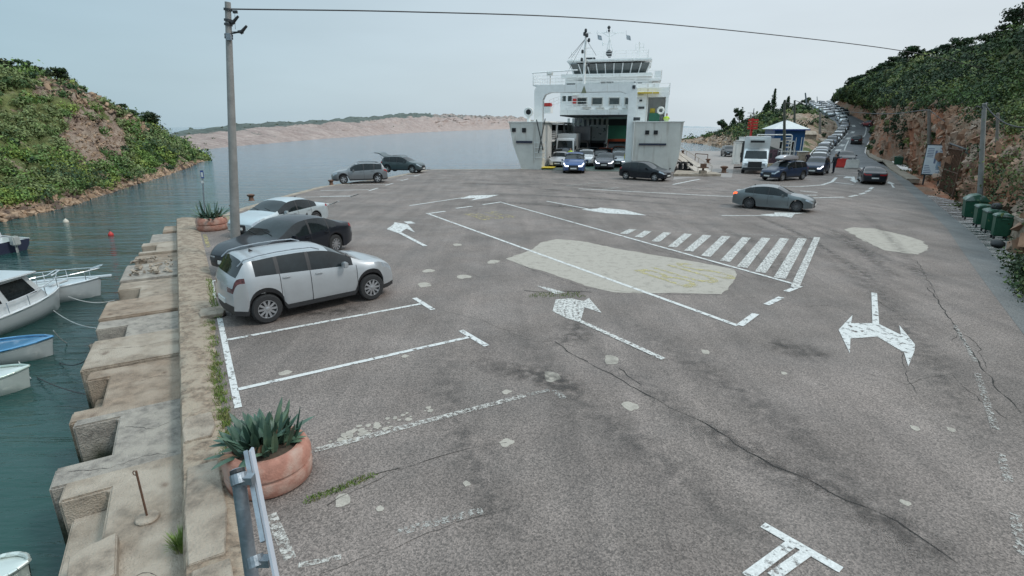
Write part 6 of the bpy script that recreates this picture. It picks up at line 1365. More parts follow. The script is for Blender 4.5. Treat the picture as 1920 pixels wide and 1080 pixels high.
# galvanised guard post with sign board seen edge on
b = Q(.05,.52,0); bt = P(445,882,2.05); b0 = P(494,1130,1.75)
e = empty('sign_post', Vector((b0.x,b0.y,b0.z)), 'galvanised post carrying a sign board seen edge-on in the lower left corner', 'sign'); d = bt-b0
gb = Vector((b0.x-.05, b0.y-.1, 0))-b0
mb = MB(); mb.tube(gb, d, .030, .030, 16); mb.build('post', 'steel', e, smooth=40)
mb = MB(); mb.tube(d-d.normalized()*.012, d+d.normalized()*.004, .0325, .031, 16); mb.build('post_cap', 'black', e)
dn = d.normalized()
for f_ in (.93, .30):
    mb = MB(); c = d*f_; mb.tube(c-dn*.022, c+dn*.022, .036, .036, 16); mb.box(c.x+.01,c.x+.065,c.y-.02,c.y+.02,c.z-.018,c.z+.018); mb.build('clamp', 'steel', e)
t0 = P(466,846,2.15)-b0; t1 = P(530,1180,1.62)-b0; dd = t1-t0; w_ = Vector((.002,.028,.004)); th = Vector((.012,-.003,0))
mb = MB(); vs = [t0, t1, t1+w_, t0+w_]; vs += [v+th for v in vs]; mb.add(vs, [(0,1,2,3),(7,6,5,4),(0,4,5,1),(1,5,6,2),(2,6,7,3),(3,7,4,0)]); mb.build('sign_board', mat('sign_metal',(0.36,0.37,0.40),.35,.3,.1,4), e)
mb = MB(); vs = [t0+Vector((-.012,0,.0)), t0*.45+t1*.55+Vector((-.012,0,0))]; mb.tube(vs[0], vs[1], .013, .013, 4); mb.build('board_rail', 'steel', e)

# tufts of grass
def tuft(c, n, h, label, seed, r=.08):
    mb = MB(); rr = random.Random(seed)
    for i in range(n):
        a = rr.uniform(0,6.28); b = c+Vector((math.cos(a), math.sin(a), 0))*r*rr.random(); t = b+Vector((math.cos(a)*h*rr.uniform(.1,.8), math.sin(a)*h*rr.uniform(.1,.8), h*rr.uniform(.6,1.1))); w_ = Vector((math.sin(a), -math.cos(a), 0))*.004; m_ = (b+t)/2+Vector((0,0,h*.15)); mb.add([b-w_, b+w_, m_+w_, m_-w_], [(0,1,2,3)]); mb.add([m_-w_, m_+w_, t], [(0,1,2)])
    return tag(mb.build('grass_tuft', 'grass', fix=False), label, 'plant')
tuft(Q(.75,-.05,-.25), 200, .22, 'tuft of thin green grass at the bottom between landing and wall', 4)
# ------------------------------------------------------------------ bins
M['bin'] = mat('bin_green', (0.018,0.085,0.05), .45, 0, .2, 5); M['binlid'] = mat('bin_lid_green', (0.05,0.13,0.09), .4, 0, .2, 5, col2=(0.22,0.27,0.25), c2=(.5,.6), c2s=4)
def wheelie(c, yaw, label, w_=1.05, d_=.85, h=1.1, dome=False, sc=1):
    sc *= .86; e = empty('waste_container', c+Vector((-.05,0,0)), label, 'waste bin', 'green waste bins by the cliff', yaw); e.scale = (sc,)*3; mb = MB(); a, b = w_/2, d_/2
    mb.add([(-a*.86,-b*.84,.14),(a*.86,-b*.84,.14),(a*.86,b*.84,.14),(-a*.86,b*.84,.14),(-a,-b,h),(a,-b,h),(a,b,h),(-a,b,h)], [(0,3,2,1),(4,5,6,7),(0,1,5,4),(1,2,6,5),(2,3,7,6),(3,0,4,7)]); mb.build('body', 'bin', e, bevel=.04)
    mb = MB(); pr = [(-b-.04,h),(b+.04,h),(b+.02,h+.08)]+([( b*.6,h+.28),(0,h+.36),(-b*.6,h+.28)] if dome else [(b*.4,h+.14),(-b*.5,h+.13)])+[(-b-.02,h+.06)]
    mb.prism(pr, -a-.03, a+.03, f=lambda x, y, z: (z, x, y)); mb.build('lid', 'binlid', e, bevel=.02, smooth=35)
    mb = MB()
    for k in (-.3, .3): mb.box(a*k-.02,a*k+.02,-b-.03,-b*.86,.2,h-.05)
    mb.build('rib', 'bin', e)
    for sx in (-1,1):
        for sy in (-1,1):
            mb = MB(); mb.lathe([(.03,-.03),(.075,-.03),(.075,.03),(.03,.03)], 12, 'y'); q = mb.build('wheel', 'tyre', e, smooth=40); q.location = (sx*a*.7, sy*b*.7, .075)
    for sx in (-1,1): mb = MB(); mb.tube((sx*(a+.03),-.12,h-.12),(sx*(a+.03),.12,h-.12),.025,.025,8); mb.build('handle', 'bin', e)
    return e
wheelie(g(1822,414)+Vector((.45,.5,0)), R(58), 'tallest green bin with a domed lid, farthest of the row under the pale pole', 1.1, 1.0, 1.05, True)
wheelie(g(1840,429)+Vector((.45,.5,0)), R(62), 'green bin second from the domed one, partly white on its lid', .75, .75, 1.02)
wheelie(g(1857,440)+Vector((.45,.5,0)), R(62), 'green bin third in the row with a dark bag on its lid', .95, .75, 1.02)
wheelie(g(1876,452)+Vector((.35,.45,0)), R(62), 'nearest narrow green bin at the right end of the row', .55, .65, 1.05)
wheelie(g(1674,312)+Vector((1.4,1.2,0)), R(55), 'lone dark green bin far up the road by the cliff', 1.3, 1.0, 1.1)
def bag(c, s, label, seed, m='black'):
    bm = bmesh.new(); bmesh.ops.create_icosphere(bm, subdivisions=3, radius=s)
    for v in bm.verts: v.co *= 1+.22*noise.noise(v.co*(3.2/s*.3)+Vector((seed,0,0))); v.co.z *= .75; v.co += Vector((0,0,s*.62))
    me = bpy.data.meshes.new('rubbish_bag'); bm.to_mesh(me); bm.free(); me.materials.append(M[m]); me.polygons.foreach_set('use_smooth', [True]*len(me.polygons)); o = bpy.data.objects.new('rubbish_bag', me); COL.objects.link(o); o.location = c; return tag(o, label, 'rubbish bag')
bag(g(1868,464), .22, 'black rubbish bag on the ground before the nearest green bin', 2)
bag(g(1857,440)+Vector((.40,.5,.98)), .2, 'dark rubbish bag lying on top of a green bin', 5)
# low stone wall right of the bins
mb = MB(); wp = [g(1895,462), g(1925,482), g(1980,520), g(2060,590)]; wp = [p+Vector((.75,.35,0)) for p in wp]
for a, b in zip(wp[:-1], wp[1:]):
    n_ = Vector(((b-a).y, -(b-a).x, 0)).normalized()*.4; mb.add([a,b,b+n_,a+n_]+[p+Vector((0,0,.95)) for p in (a,b,b+n_,a+n_)], [(0,1,5,4),(1,2,6,5),(2,3,7,6),(3,0,4,7)]); mb.add([p+Vector((0,0,.951)) for p in (a-n_*.1,b-n_*.1,b+n_*1.1,a+n_*1.1)]+[p+Vector((0,0,1.05)) for p in (a-n_*.1,b-n_*.1,b+n_*1.1,a+n_*1.1)], [(0,3,2,1),(4,5,6,7),(0,1,5,4),(1,2,6,5),(2,3,7,6),(3,0,4,7)], 1)
tag(mb.build('stone_wall', ['stone','conc']), 'low rubble wall with a concrete coping right of the bins', 'wall')
# information board and gate
def yawbox(e, w_, d_, z0, z1, m, nm, x=0, y=0, bevel=0, par=None): mb = MB(); mb.box(x-w_/2,x+w_/2,y-d_/2,y+d_/2,z0,z1); return mb.build(nm, m, par or e, bevel=bevel)
bp = P(1743,350,41.5); bp.z = 0; e = empty('information_board', bp, 'tall information board with maps and text beside the rusty gate', 'sign', rz=R(-62))
H0, H1 = .75, 3.05
fr = yawbox(e, 1.5, .22, H0, H1, 'darksteel', 'frame', bevel=.02)
pn = yawbox(e, 1.34, .02, H0+.1, H1-.08, mat('board_face',(0.55,0.57,0.60),.4,0,.08,3), 'panel', y=-.122)
mb = MB(); rr = random.Random(6)
for k in range(5): mb.box(-.6,-.6+rr.uniform(.3,.55),-.137,-.133,H0+.18+k*.13,H0+.23+k*.13)
for k in range(6): mb.box(-.58,-.15,-.137,-.133,H1-.35-k*.12,H1-.30-k*.12)
mb.box(-.05,.08,-.137,-.133,H0+.9,H1-.45); 
for k in range(9): mb.box(.15+rr.uniform(0,.1),.5+rr.uniform(0,.1),-.137,-.133,H1-.3-k*.22,H1-.26-k*.22)
mb.build('printing', mat('printed_text',(0.13,0.15,0.24),.5,0,.3,9), pn)
mb = MB(); mb.prism([(.15,1.3),(.5,1.2),(.55,1.8),(.3,2.1),(.18,1.7)], -.138, -.134, f=lambda x, y, z: (x, z, y)); mb.build('map_print', mat('printed_map',(0.25,0.33,0.42),.5,0,.3,6), pn)
for x in (-.5,.5): yawbox(e, .09, .09, 0, H0, 'darksteel', 'leg', x=x)
ga = P(1762,353,37.5); gb_ = P(1785,375,33.6); ga.z = gb_.z = 0; gd = gb_-ga; gl = gd.length; gy = math.atan2(gd.y, gd.x)
e = empty('iron_gate', ga, 'tall rusty iron gate of vertical bars at the cliff foot', 'gate', rz=gy)
mb = MB(); mb.box(0,gl,-.04,.04,.12,.2); mb.box(0,gl,-.04,.04,2.9,2.98); mb.box(0,gl,-.035,.035,1.5,1.56); mb.box(-.09,.01,-.05,.05,0,3.2); mb.box(gl-.01,gl+.09,-.05,.05,0,3.2); mb.build('gate_frame', 'rust', e)
nb = 11
for k in range(nb): mb = MB(); x = gl*(k+.7)/(nb+.4); mb.tube((x,0,.2),(x,0,2.9),.035,.035,6); mb.build('bar', 'rust', e)
mb = MB(); mb.tube((-.5,0,3.25),(gl+1.0,0,3.0),.06,.06,6); mb.tube((gl*.5,.1,3.1),(gl+1.6,.4,2.4),.05,.05,6); mb.build('top_beam', 'darksteel', e)
# ------------------------------------------------------------------ kiosk area
kc = PZ(1465,86,0); e = empty('kiosk', kc, 'blue ticket kiosk with a white pyramid roof', 'kiosk', rz=R(-6))
M['kblue'] = mat('kiosk_blue', (0.012,0.075,0.20), .4, 0, .12, 3); hw_ = 2.2
mb = MB(); mb.box(-hw_,hw_,-hw_,hw_,0,4.0); mb.build('wall', 'kblue', e, bevel=.04)
mb = MB(); hh = hw_+.45; mb.add([(-hh,-hh,4.0),(hh,-hh,4.0),(hh,hh,4.0),(-hh,hh,4.0),(0,0,5.35)], [(0,1,4),(1,2,4),(2,3,4),(3,0,4),(0,3,2,1)]); rf = mb.build('roof', 'white', e)
mb = MB(); mb.box(-hh-.02,hh+.02,-hh-.03,-hh+.05,3.8,4.0); mb.box(hh-.05,hh+.03,-hh-.02,hh+.02,3.8,4.0); mb.build('fascia', mat('fascia_blue',(0.02,0.05,0.22),.4), rf)
for (x, w_) in ((.95,.1),(1.75,.1),(2.1,.1)): mb = MB(); mb.box(hw_-.02 if x > 2.5 else x,(hw_+.03) if x > 2.5 else x+w_,-hw_-.04,-hw_+.02,.2,2.8); mb.build('trim', 'white', e)
for (x0, x1, z0, z1, nm) in ((-1.8,-.4,1.0,2.3,'window'),(.0,.85,.1,2.3,'door')): mb = MB(); mb.box(x0,x1,-hw_-.05,-hw_+.01,z0,z1); d_ = mb.build(nm, 'white' if nm == 'door' else 'hull', e); mb = MB(); mb.box(x0+.1,x1-.1,-hw_-.07,-hw_-.04,z0+.15,z1-.15); mb.build('pane', 'glass', d_)
# white billboard frame in front of the kiosk, shelter frame
bb = PZ(1450,74,0); e = empty('billboard', bb, 'pale billboard on a white tube frame in front of the kiosk', 'sign'); 
mb = MB(); mb.path([(-2.6,0,0),(-2.6,0,3.3),(1.9,0,3.3),(2.1,0,3.1),(2.1,0,0)], .08, 8); mb.tube((.95,0,0),(.95,0,2.9),.06,.06,8); mb.tube((.95,0,2.9),(2.1,0,2.9),.06,.06,8); mb.build('frame', 'white', e)
mb = MB(); mb.box(-1.9,.55,-.05,.05,1.3,2.85); pn = mb.build('panel', mat('billboard_face',(0.48,0.47,0.46),.5,0,.12,1), e); mb = MB(); mb.prism([(-1.9,2.1),(-1.0,1.95),(0,1.6),(.55,1.45),(.55,1.32),(-1.9,1.32)], -.062, -.052, f=lambda x, y, z: (x, z, y)); mb.build('picture', mat('billboard_print',(0.06,0.07,0.07),.5,0,.2,2), pn)
for z in (1.0,1.6,2.1,2.5): mb = MB(); mb.box(1.05,2.0,-.03,.03,z,z+.18); mb.build('notice', 'hullgrey', e)
# bar fence below it
fa = PZ(1456,66,0); fb_ = PZ(1488,66.5,0); e = empty('bar_fence', fa, 'low fence of grey upright bars in front of the kiosk', 'fence'); fd = fb_-fa
mb = MB(); mb.tube((0,0,1.5), fd+Vector((0,0,1.5)), .04, .04, 6); mb.tube((0,0,.3), fd+Vector((0,0,.3)), .04, .04, 6); mb.build('rail', 'white', e)
for k in range(9): mb = MB(); p = fd*(k/8); mb.tube(p, p+Vector((0,0,1.7)), .05, .05, 6); mb.build('post', 'steel', e)
mb = MB(); mb.box(-.9,.35,.2,.3,.1,1.7); mb.build('dark_panel', mat('purple_panel',(0.09,0.05,0.07),.6,0,.6,5), e)
# pale box, narrow booth
def simplebox(nm, px, Y, w_, d_, h, m, label, cat, rz=0, lid=None, z=0):
    e = empty(nm, PZ(px, Y, z), label, cat, rz=rz); mb = MB(); mb.box(-w_/2,w_/2,-d_/2,d_/2,0,h); mb.build('body', m, e, bevel=.03)
    mb = MB(); mb.box(-w_/2-.06,w_/2+.06,-d_/2-.06,d_/2+.06,h+.002,h+.1); mb.build('lid', lid or 'white', e, bevel=.02); mb = MB(); mb.box(-w_/2+.1,w_/2-.1,-d_/2-.03,-d_/2+.01,.2,h-.15); mb.build('door', m, e, bevel=.01); return e
simplebox('booth', 1379, 66, .75, .75, 2.5, 'hull', 'narrow white booth on the pier left of the box truck', 'booth')
simplebox('utility_cabinet', 1501, 63, 1.0, .7, 1.55, 'conc', 'pale grey cabinet at the end of the fence near the waiting lane', 'cabinet')
simplebox('ticket_machine', 1385, 70, .8, 1.2, 2.6, 'darksteel', 'dark machine between the booth and the box truck', 'machine')
# white container and office behind the red sign
simplebox('office_container', 1408, 92, 3.6, 2.4, 2.6, 'shipwhite', 'white office container behind the red signpost', 'container', z=-.0)
cl = [(tuple(PZ(1415+rr.uniform(-10,16), 84, 1.0)), (.9,.9,.7), 160, .13, (0.03,0.05,0.025)) for _ in range(7)]
tag(leaves('hedge', cl, 90), 'dark hedge between the white container and the box truck', 'hedge', kind='stuff')
# red signpost with arrow boards
rp_ = PZ(1403,88,0); e = empty('signpost', rp_, 'red signpost with stacked direction boards left of the kiosk', 'sign')
mb = MB(); mb.box(-.13,.13,-.13,.13,0,5.6); mb.build('post', 'redp', e); mb = MB(); mb.tube((0,0,5.6),(0,0,7.1),.07,.05,6); mb.build('mast', 'darksteel', e)
for k in range(4): mb = MB(); z = 5.6-.42*k-.4; mb.box(-.75,.85,-.22,-.15,z,z+.28); mb.build('board', 'redp', e, bevel=.01)
for z in (5.9,6.4): mb = MB(); mb.tube((-.9,0,z),(.5,0,z),.04,.04,5); mb.build('crossbar', 'darksteel', e)
# pier furniture right of the ferry
def fbollard(px, py, label, s=1.0):
    e = empty('bollard', g(px, py), label, 'bollard', 'mooring bollards on the pier'); mb = MB(); mb.lathe([(.24*s,0),(.2*s,.05),(.16*s,.3*s),(.3*s,.42*s),(.3*s,.5*s),(.12*s,.56*s)], 14); mb.build('body', 'rust', e, smooth=50); mb = MB(); mb.box(-.32*s,.32*s,-.3*s,.3*s,0,.03); mb.build('base_plate', 'rust', e); return e
fbollard(1327,306,'mooring bollard behind the ferry side ramp'); fbollard(1357,324,'mooring bollard nearest the white box truck',1.2); fbollard(1280,288,'small bollard at the pier edge near the worker in dark clothes')
e = empty('hose_stand', g(1317,330), 'rusty square stand with a cap beside the side ramp', 'stand'); mb = MB(); mb.box(-.28,.28,-.28,.28,0,.5); mb.build('foot', 'conc', e, bevel=.03); mb = MB(); mb.box(-.4,.4,-.3,.3,.72,.8); mb.box(-.22,.22,-.2,.2,.8,1.1); mb.tube((0,0,.5),(0,0,.72),.1,.1,8); mb.build('head', 'rust', e)
e = empty('pier_railing', g(1303,301), 'dark low hoop railing on the pier', 'railing'); q = g(1326,303)-g(1303,301); mb = MB(); mb.path([(0,0,0),(0,0,.9),tuple(q+Vector((0,0,.9))),tuple(q)], .05, 8); mb.build('hoop', 'rust', e)
# wooden gangway from the ferry side down to the pier
M['plank'] = mat('pale_planks', (0.42,0.37,0.32), .8, 0, .25, 3)
a = P(1253,283,61); b = g(1308,326); c_ = P(1266,279,63); d_ = g(1334,322)
e = empty('gangway', b, 'pale plank gangway slanting from the ferry side down to the pier', 'gangway')
mb = MB(); vs = [a-b, Vector((0,0,.06)), d_-b+Vector((0,0,.06)), c_-b]; vs = [Vector(v) for v in vs]; mb.add([*vs]+[v-Vector((0,0,.12)) for v in vs], [(0,1,2,3),(7,6,5,4),(0,4,5,1),(1,5,6,2),(2,6,7,3),(3,7,4,0)]); mb.build('walkway', 'plank', e)
for (p, q) in ((vs[0], vs[1]), (vs[3], vs[2])):
    mb = MB()
    for k in range(4): s_ = p.lerp(q, k/3); mb.tube(s_, s_+Vector((0,0,.5)), .03, .03, 5)
    mb.tube(p+Vector((0,0,.5)), q+Vector((0,0,.5)), .035, .035, 5); mb.build('handrail', 'plank', e)
mb = MB(); s0 = g(1262,331); s1 = g(1300,333); mb.prism([(s0.x,s0.y),(g(1352,331).x,g(1352,331).y),(g(1342,327).x,g(1342,327).y),(g(1268,323).x,g(1268,323).y)], .006, .22); tag(mb.build('pier_kerb', 'conc', bevel=.02), kind='structure')
tag(bag(g(1259,322)+Vector((0,.5,0)), .55, 'black rubber fender pile under the gangway', 9), cat='fender').name = 'fender'
mb = MB(); q = g(1273,322); 
for k in range(3): mb.lathe([(.28,-.18),(.45,-.18),(.48,0),(.45,.18),(.28,.18)], 16, 'y', (q.x+.55*k,q.y+.5+.1*k,.5), cap0=False, cap1=False)
tag(mb.build('tyre_fender', 'tyre', smooth=40), 'row of black tyre fenders beside the ferry side', 'fender')
# plastic barriers
def barrier(c, yaw, m, label):
    e = empty('plastic_barrier', c, label, 'barrier', 'water filled road barriers', yaw); mb = MB(); pr = [(-.28,0),(.28,0),(.28,.18),(.14,.42),(.1,.95),(-.1,.95),(-.14,.42),(-.28,.18)]; mb.prism(pr, -.62, .62, f=lambda x, y, z: (z, x, y)); mb.build('body', m, e, bevel=.04, smooth=40)
    mb = MB(); mb.lathe([(.07,.951),(.07,1.0),(.04,1.01)], 10); mb.build('filler_cap', m, e); mb = MB(); mb.box(.6,.72,-.06,.06,.2,.8); mb.build('connector', m, e)
barrier(g(1577,314), R(-4), 'redp', 'red plastic barrier in front of the black car'); barrier(g(1596,316), R(-8), mat('barrier_white',(0.55,0.53,0.5),.5,0,.1,4), 'white plastic barrier right of the red one')
# lane fence with yellow guard
mb = MB(); pts = [PZ(1515,64,0),PZ(1517,70,0),PZ(1521,78,0),PZ(1530,88,.3)]; e = empty('guard_rail', pts[0], 'curved pale guard rail left of the waiting lane', 'railing')
mb.path([p-pts[0]+Vector((0,0,.95)) for p in catmull(pts, 12)], .07, 6); mb.path([p-pts[0]+Vector((0,0,.5)) for p in catmull(pts, 12)], .05, 6); mb.build('rail', 'white', e)
for k in range(6): p = catmull(pts, 6)[k]-pts[0]; mb = MB(); mb.tube(p, p+Vector((0,0,1)), .05, .05, 6); mb.build('post', 'steel', e)
# yellowish cabin roofs and huts beside the lane
for (px, Y, w_, h, m, lb) in ((1500,104,5,1.6,'conc','low pale hut on the slope behind the kiosk'),(1546,107,2.6,1.2,'yellowfaint','yellowish container beside the waiting lane')):
    p = PZ(px, Y, 2.0 if px < 1520 else 1.0); e = empty('hut', p, lb, 'hut'); mb = MB(); mb.box(-w_/2,w_/2,-1,1,-1.5,h*.6); mb.build('wall', m, e, bevel=.03); mb = MB(); mb.prism([(-1.2,h*.6),(1.2,h*.6),(0,h)], -w_/2-.1, w_/2+.1, f=lambda x, y, z: (z, x, y)); mb.build('roof', 'conc', e)
# concrete apron block walls along the far quay edge of the lot
mb = MB(); kp = [g(385,412), g(455,390), g(530,368), g(600,350), g(720,334), g(800,318), g(990,317)]
for a, b in zip(kp[:-1], kp[1:]):
    d = (b-a).normalized(); n_ = Vector((d.y, -d.x, 0))*.5; mb.add([a,b,b+n_,a+n_,a+Vector((0,0,.012)),b+Vector((0,0,.012)),b+n_+Vector((0,0,.012)),a+n_+Vector((0,0,.012))], [(4,5,6,7),(0,1,5,4),(1,2,6,5),(2,3,7,6),(3,0,4,7)])
tag(mb.build('quay_edge', 'conc'), kind='structure')
for i, (px, py) in enumerate(((478,377),(447,398),(627,347))):
    c = g(px, py)+Vector((-.3,.2,0)); e = empty('bollard', c, ['rusty bollard on the quay edge behind the pale blue saloon','low bollard right behind the leaning pole','bollard left of the dark grey crossover'][i], 'bollard', 'mooring bollards on the quay edge'); mb = MB(); mb.lathe([(.2,0),(.14,.06),(.13,.22),(.22,.3),(.22,.36),(.08,.4)], 12); mb.build('body', 'rust', e, smooth=50)
# ------------------------------------------------------------------ boats
def boat(c, yaw, L_, B_, D_, hullc, topc, label, name='motor_boat', cabin=None, cover=None, rail_=False, motor=False, stripe=None):
    """bow towards +x, waterline at z=0"""
    e = empty(name, c, label, 'boat', None, yaw); st = []; n = 15
    for i in range(n):
        t = i/(n-1); x = -L_/2+L_*t; w_ = B_/2*(min(1, .86+.3*t) if t < .5 else (1-((t-.5)/.5)**2.3)**.75 if t < 1 else 0)+.012; zt = D_*(.82+.35*t*t); zk = -.25+.12*t**6*2+(t > .9)*(t-.9)*6*.5
        xs_ = x+(.0); rake = .12*L_*max(0, t-.6)**2*2
        st.append([(xs_+rake, -w_, zt), (xs_+rake*.55, -w_*.93, zt*.5), (xs_+rake*.2, -w_*.72, 0), (xs_, -w_*.3, zk*.8), (xs_, 0, zk), (xs_, w_*.3, zk*.8), (xs_+rake*.2, w_*.72, 0), (xs_+rake*.55, w_*.93, zt*.5), (xs_+rake, w_, zt)])
    mb = MB(); k = 9; mb.add([p for s in st for p in s], [(i*k+j, i*k+j+1, (i+1)*k+j+1, (i+1)*k+j) for i in range(n-1) for j in range(k-1)]+[tuple(range(k))]); hl = mb.build('hull', [paint(hullc)], e, smooth=50)
    mb = MB(); mb.path([s[0] for s in st], .03, 6); mb.path([s[-1] for s in st], .03, 6); mb.build('gunwale', [paint(stripe or topc)], e, smooth=60)
    i0 = int(n*(.45 if not cabin else .0)); mb = MB(); dk = [(st[i][0][0], s_*st[i][8][1]*.97, st[i][0][2]-.03+(.05 if s_ == 0 else 0)) for i in range(n) for s_ in (-1,0,1)][i0*3:]
    mb.add(dk, [(i*3+j, i*3+j+1, (i+1)*3+j+1, (i+1)*3+j) for i in range(n-1-i0) for j in range(2)]); mb.build('foredeck', [paint(cover or topc)], e, smooth=50, fix=False)
    mb = MB(); fl = [(st[i][2][0], s_*st[i][6][1]*.9, .05) for i in range(n) for s_ in (-1,1)]; mb.add(fl, [(2*i,2*i+1,2*i+3,2*i+2) for i in range(n-1)]); mb.build('floor', [paint(topc)], e, fix=False)
    if not cabin:
        for t in (.2,.36): x = -L_/2+L_*t; mb = MB(); mb.box(x-.12,x+.12,-B_*.43,B_*.43,D_*.45,D_*.52); mb.build('thwart', 'plank', e)
    if cabin:
        x0, x1, h, cw = cabin; zt = D_*.95; mb = MB(); c0 = [(x0,-cw,zt-.05),(x1,-cw*.8,zt-.05),(x1,cw*.8,zt-.05),(x0,cw,zt-.05)]; c1 = [(x0+.05,-cw*.85,zt+h),(x1-.55,-cw*.66,zt+h),(x1-.55,cw*.66,zt+h),(x0+.05,cw*.85,zt+h)]
        mb.add(c0+c1, [(0,1,5,4),(1,2,6,5),(2,3,7,6),(3,0,4,7),(0,3,2,1)]); cb = mb.build('cabin', [paint(topc)], e)
        mb = MB(); mb.box(x0-.25,x1-.35,-cw*.98,cw*.98,zt+h+.002,zt+h+.06); mb.build('cabin_roof', [paint(topc)], e, bevel=.03)
        def fp(a, b, c_, d_, u0, u1, v0, v1, off_):
            V = [Vector(p) for p in (a,b,c_,d_)]; f = lambda u, v: V[0].lerp(V[1], u).lerp(V[3].lerp(V[2], u), v); nn = (V[1]-V[0]).cross(V[3]-V[0]).normalized()*off_; return [f(u0,v0)+nn, f(u1,v0)+nn, f(u1,v1)+nn, f(u0,v1)+nn]
        for (a, b) in ((0,1),(2,3)):
            for (u0,u1) in ((.08,.46),(.54,.92)): mb = MB(); mb.add(fp(c0[a],c0[b],c1[b],c1[a],u0,u1,.35,.9,.006), [(0,1,2,3)]); mb.build('window', 'glass', cb, fix=False)
        for (u0,u1) in ((.06,.47),(.53,.94)): mb = MB(); mb.add(fp(c0[1],c0[2],c1[2],c1[1],u0,u1,.2,.9,.006), [(0,1,2,3)]); mb.build('windshield', 'glass', cb, fix=False)
    if rail_:
        mb = MB()
        for sg in (0, 8):
            pts = [Vector(st[i][sg])*1 for i in range(7, n)]; pts = [Vector((p.x, p.y*.93, p.z+.32)) for p in pts]; mb.path(pts, .014, 5)
            for i in range(7, n, 2): p = Vector(st[i][sg]); mb.tube((p.x,p.y*.95,p.z), (p.x,p.y*.93,p.z+.32), .012, .012, 5)
        p = Vector(st[-1][0]); mb.path([(p.x-.25,-.08,p.z+.32),(p.x+.1,-.06,p.z+.42),(p.x+.1,.06,p.z+.42),(p.x-.25,.08,p.z+.32)], .016, 5); mb.build('bow_rail', 'chrome', e)
        mb = MB(); mb.box(p.x-.35,p.x+.30,-.09,.09,p.z-.02,p.z+.05); mb.build('bowsprit', [paint(topc)], e, bevel=.02)
    if motor:
        mb = MB(); x = -L_/2; mb.box(x-.42,x-.12,-.16,.16,D_*.55,D_*1.25); mb.box(x-.32,x-.2,-.05,.05,-.3,D_*.6); mb.build('outboard_motor', [paint((0.5,0.52,0.5))], e, bevel=.05, smooth=40)
    return e, st
def wl(px, py, z=0): return g(px, py, WATER+z)
WH = (0.62,0.65,0.66)
# cabin boat: bow at about (152,555)
b1 = wl(102,592); s1 = wl(-70,640); d = (b1-s1).normalized()
c1_ = wl(0,622)
c1_ = c1_+Vector((-.35,.0,0))
boat(c1_, math.atan2(d.y, d.x)+.30, 4.6, 1.75, .62, WH, WH, 'white cabin boat with tinted windscreen and chrome bow rail at the left edge', cabin=(-1.1,1.55,.85,.76), rail_=True, stripe=(0.6,0.62,0.62))
c2_ = wl(38,672); yw2 = math.radians(22)
boat(wl(-38,682), yw2, 2.9, 1.15, .42, (0.50,0.53,0.53), WH, 'small open boat with a blue bow cover beside the cabin boat', 'rowing_boat', cover=(0.05,0.20,0.36), stripe=(0.08,0.24,0.42))
boat(wl(-75,748), math.radians(30), 2.3, 1.05, .42, (0.55,0.60,0.57), (0.62,0.66,0.62), 'small white boat nearest the quay, only its bow in view', 'rowing_boat', stripe=(0.42,0.50,0.45))
boat(wl(-12,1095), math.radians(15), .8, .5, .22, (0.5,0.55,0.5), (0.6,0.64,0.6), 'tip of a pale boat in the bottom left corner', 'rowing_boat')
boat(wl(-62,468), math.radians(168), 5.6, 1.9, .62, (0.03,0.035,0.06), (0.60,0.62,0.62), 'dark hulled white cabin boat moored before the left bank', cabin=(-1.2,1.4,.8,.8), motor=True, stripe=(0.6,0.62,0.62))
# second bow rail boat behind
boat(wl(34,570), math.radians(26), 4.4, 1.5, .55, WH, WH, 'white boat behind the cabin boat, its long bow rail pointing at the quay', cabin=(-1.4,-.3,.45,.5), rail_=True)
# buoys
def buoy(px, py, m, label, s=.13):
    c = wl(px, py); e = empty('buoy', c, label, 'buoy'); mb = MB(); mb.lathe([(.02,-s*.8),(s*.8,-s*.4),(s,0),(s*.8,s*.7),(s*.3,s*1.3),(s*.12,s*1.5)], 16); mb.build('float', m, e, smooth=60); mb = MB(); mb.tube((0,0,s*1.3),(-s*.3,0,s*2.4),s*.12,s*.1,6); mb.build('stick', 'black', e)
buoy(208,441, 'redp', 'red mooring buoy floating in the inlet', .14); buoy(124,417, mat('buoy_white',(0.55,0.5,0.42),.5), 'pale buoy with a pointed top nearer the left bank', .16)
# mooring ropes
M['rope'] = mat('rope', (0.35,0.36,0.35), .8, 0, .3, 9)
def rope(a, b, sag, label, m='rope', r=.012):
    n = 16; P_ = [a.lerp(b, i/n)-Vector((0,0,sag*4*(i/n)*(1-i/n))) for i in range(n+1)]; mb = MB(); mb.path(P_, r, 5); tag(mb.build('mooring_rope', m, smooth=60), label, 'rope', 'mooring ropes')
rope(P(100,582,wl(102,592).y), Q(10.0,-1.74,-.3), .12, 'pale rope from the cabin boat bow to the landing')
rope(P(128,556,13.6), Q(12.4,-1.55,-.3), .12, 'pale rope from the far bow to the landing')
rope(P(100,620,wl(88,655).y), wl(125,643,.02), .05, 'short rope hanging from the blue covered bow into the water')
rope(wl(112,680,.02), Q(8.0,-1.7,-.35), .1, 'dark rope rising from the water to the landing edge', 'black')
rope(P(35,678,wl(30,705).y), wl(58,710,.02), .04, 'rope dropping from the nearest small boat bow')
rope(wl(70,708,.02), Q(6.5,-1.6,-.5), .05, 'dark rope from the water to the notch in the landing', 'black')
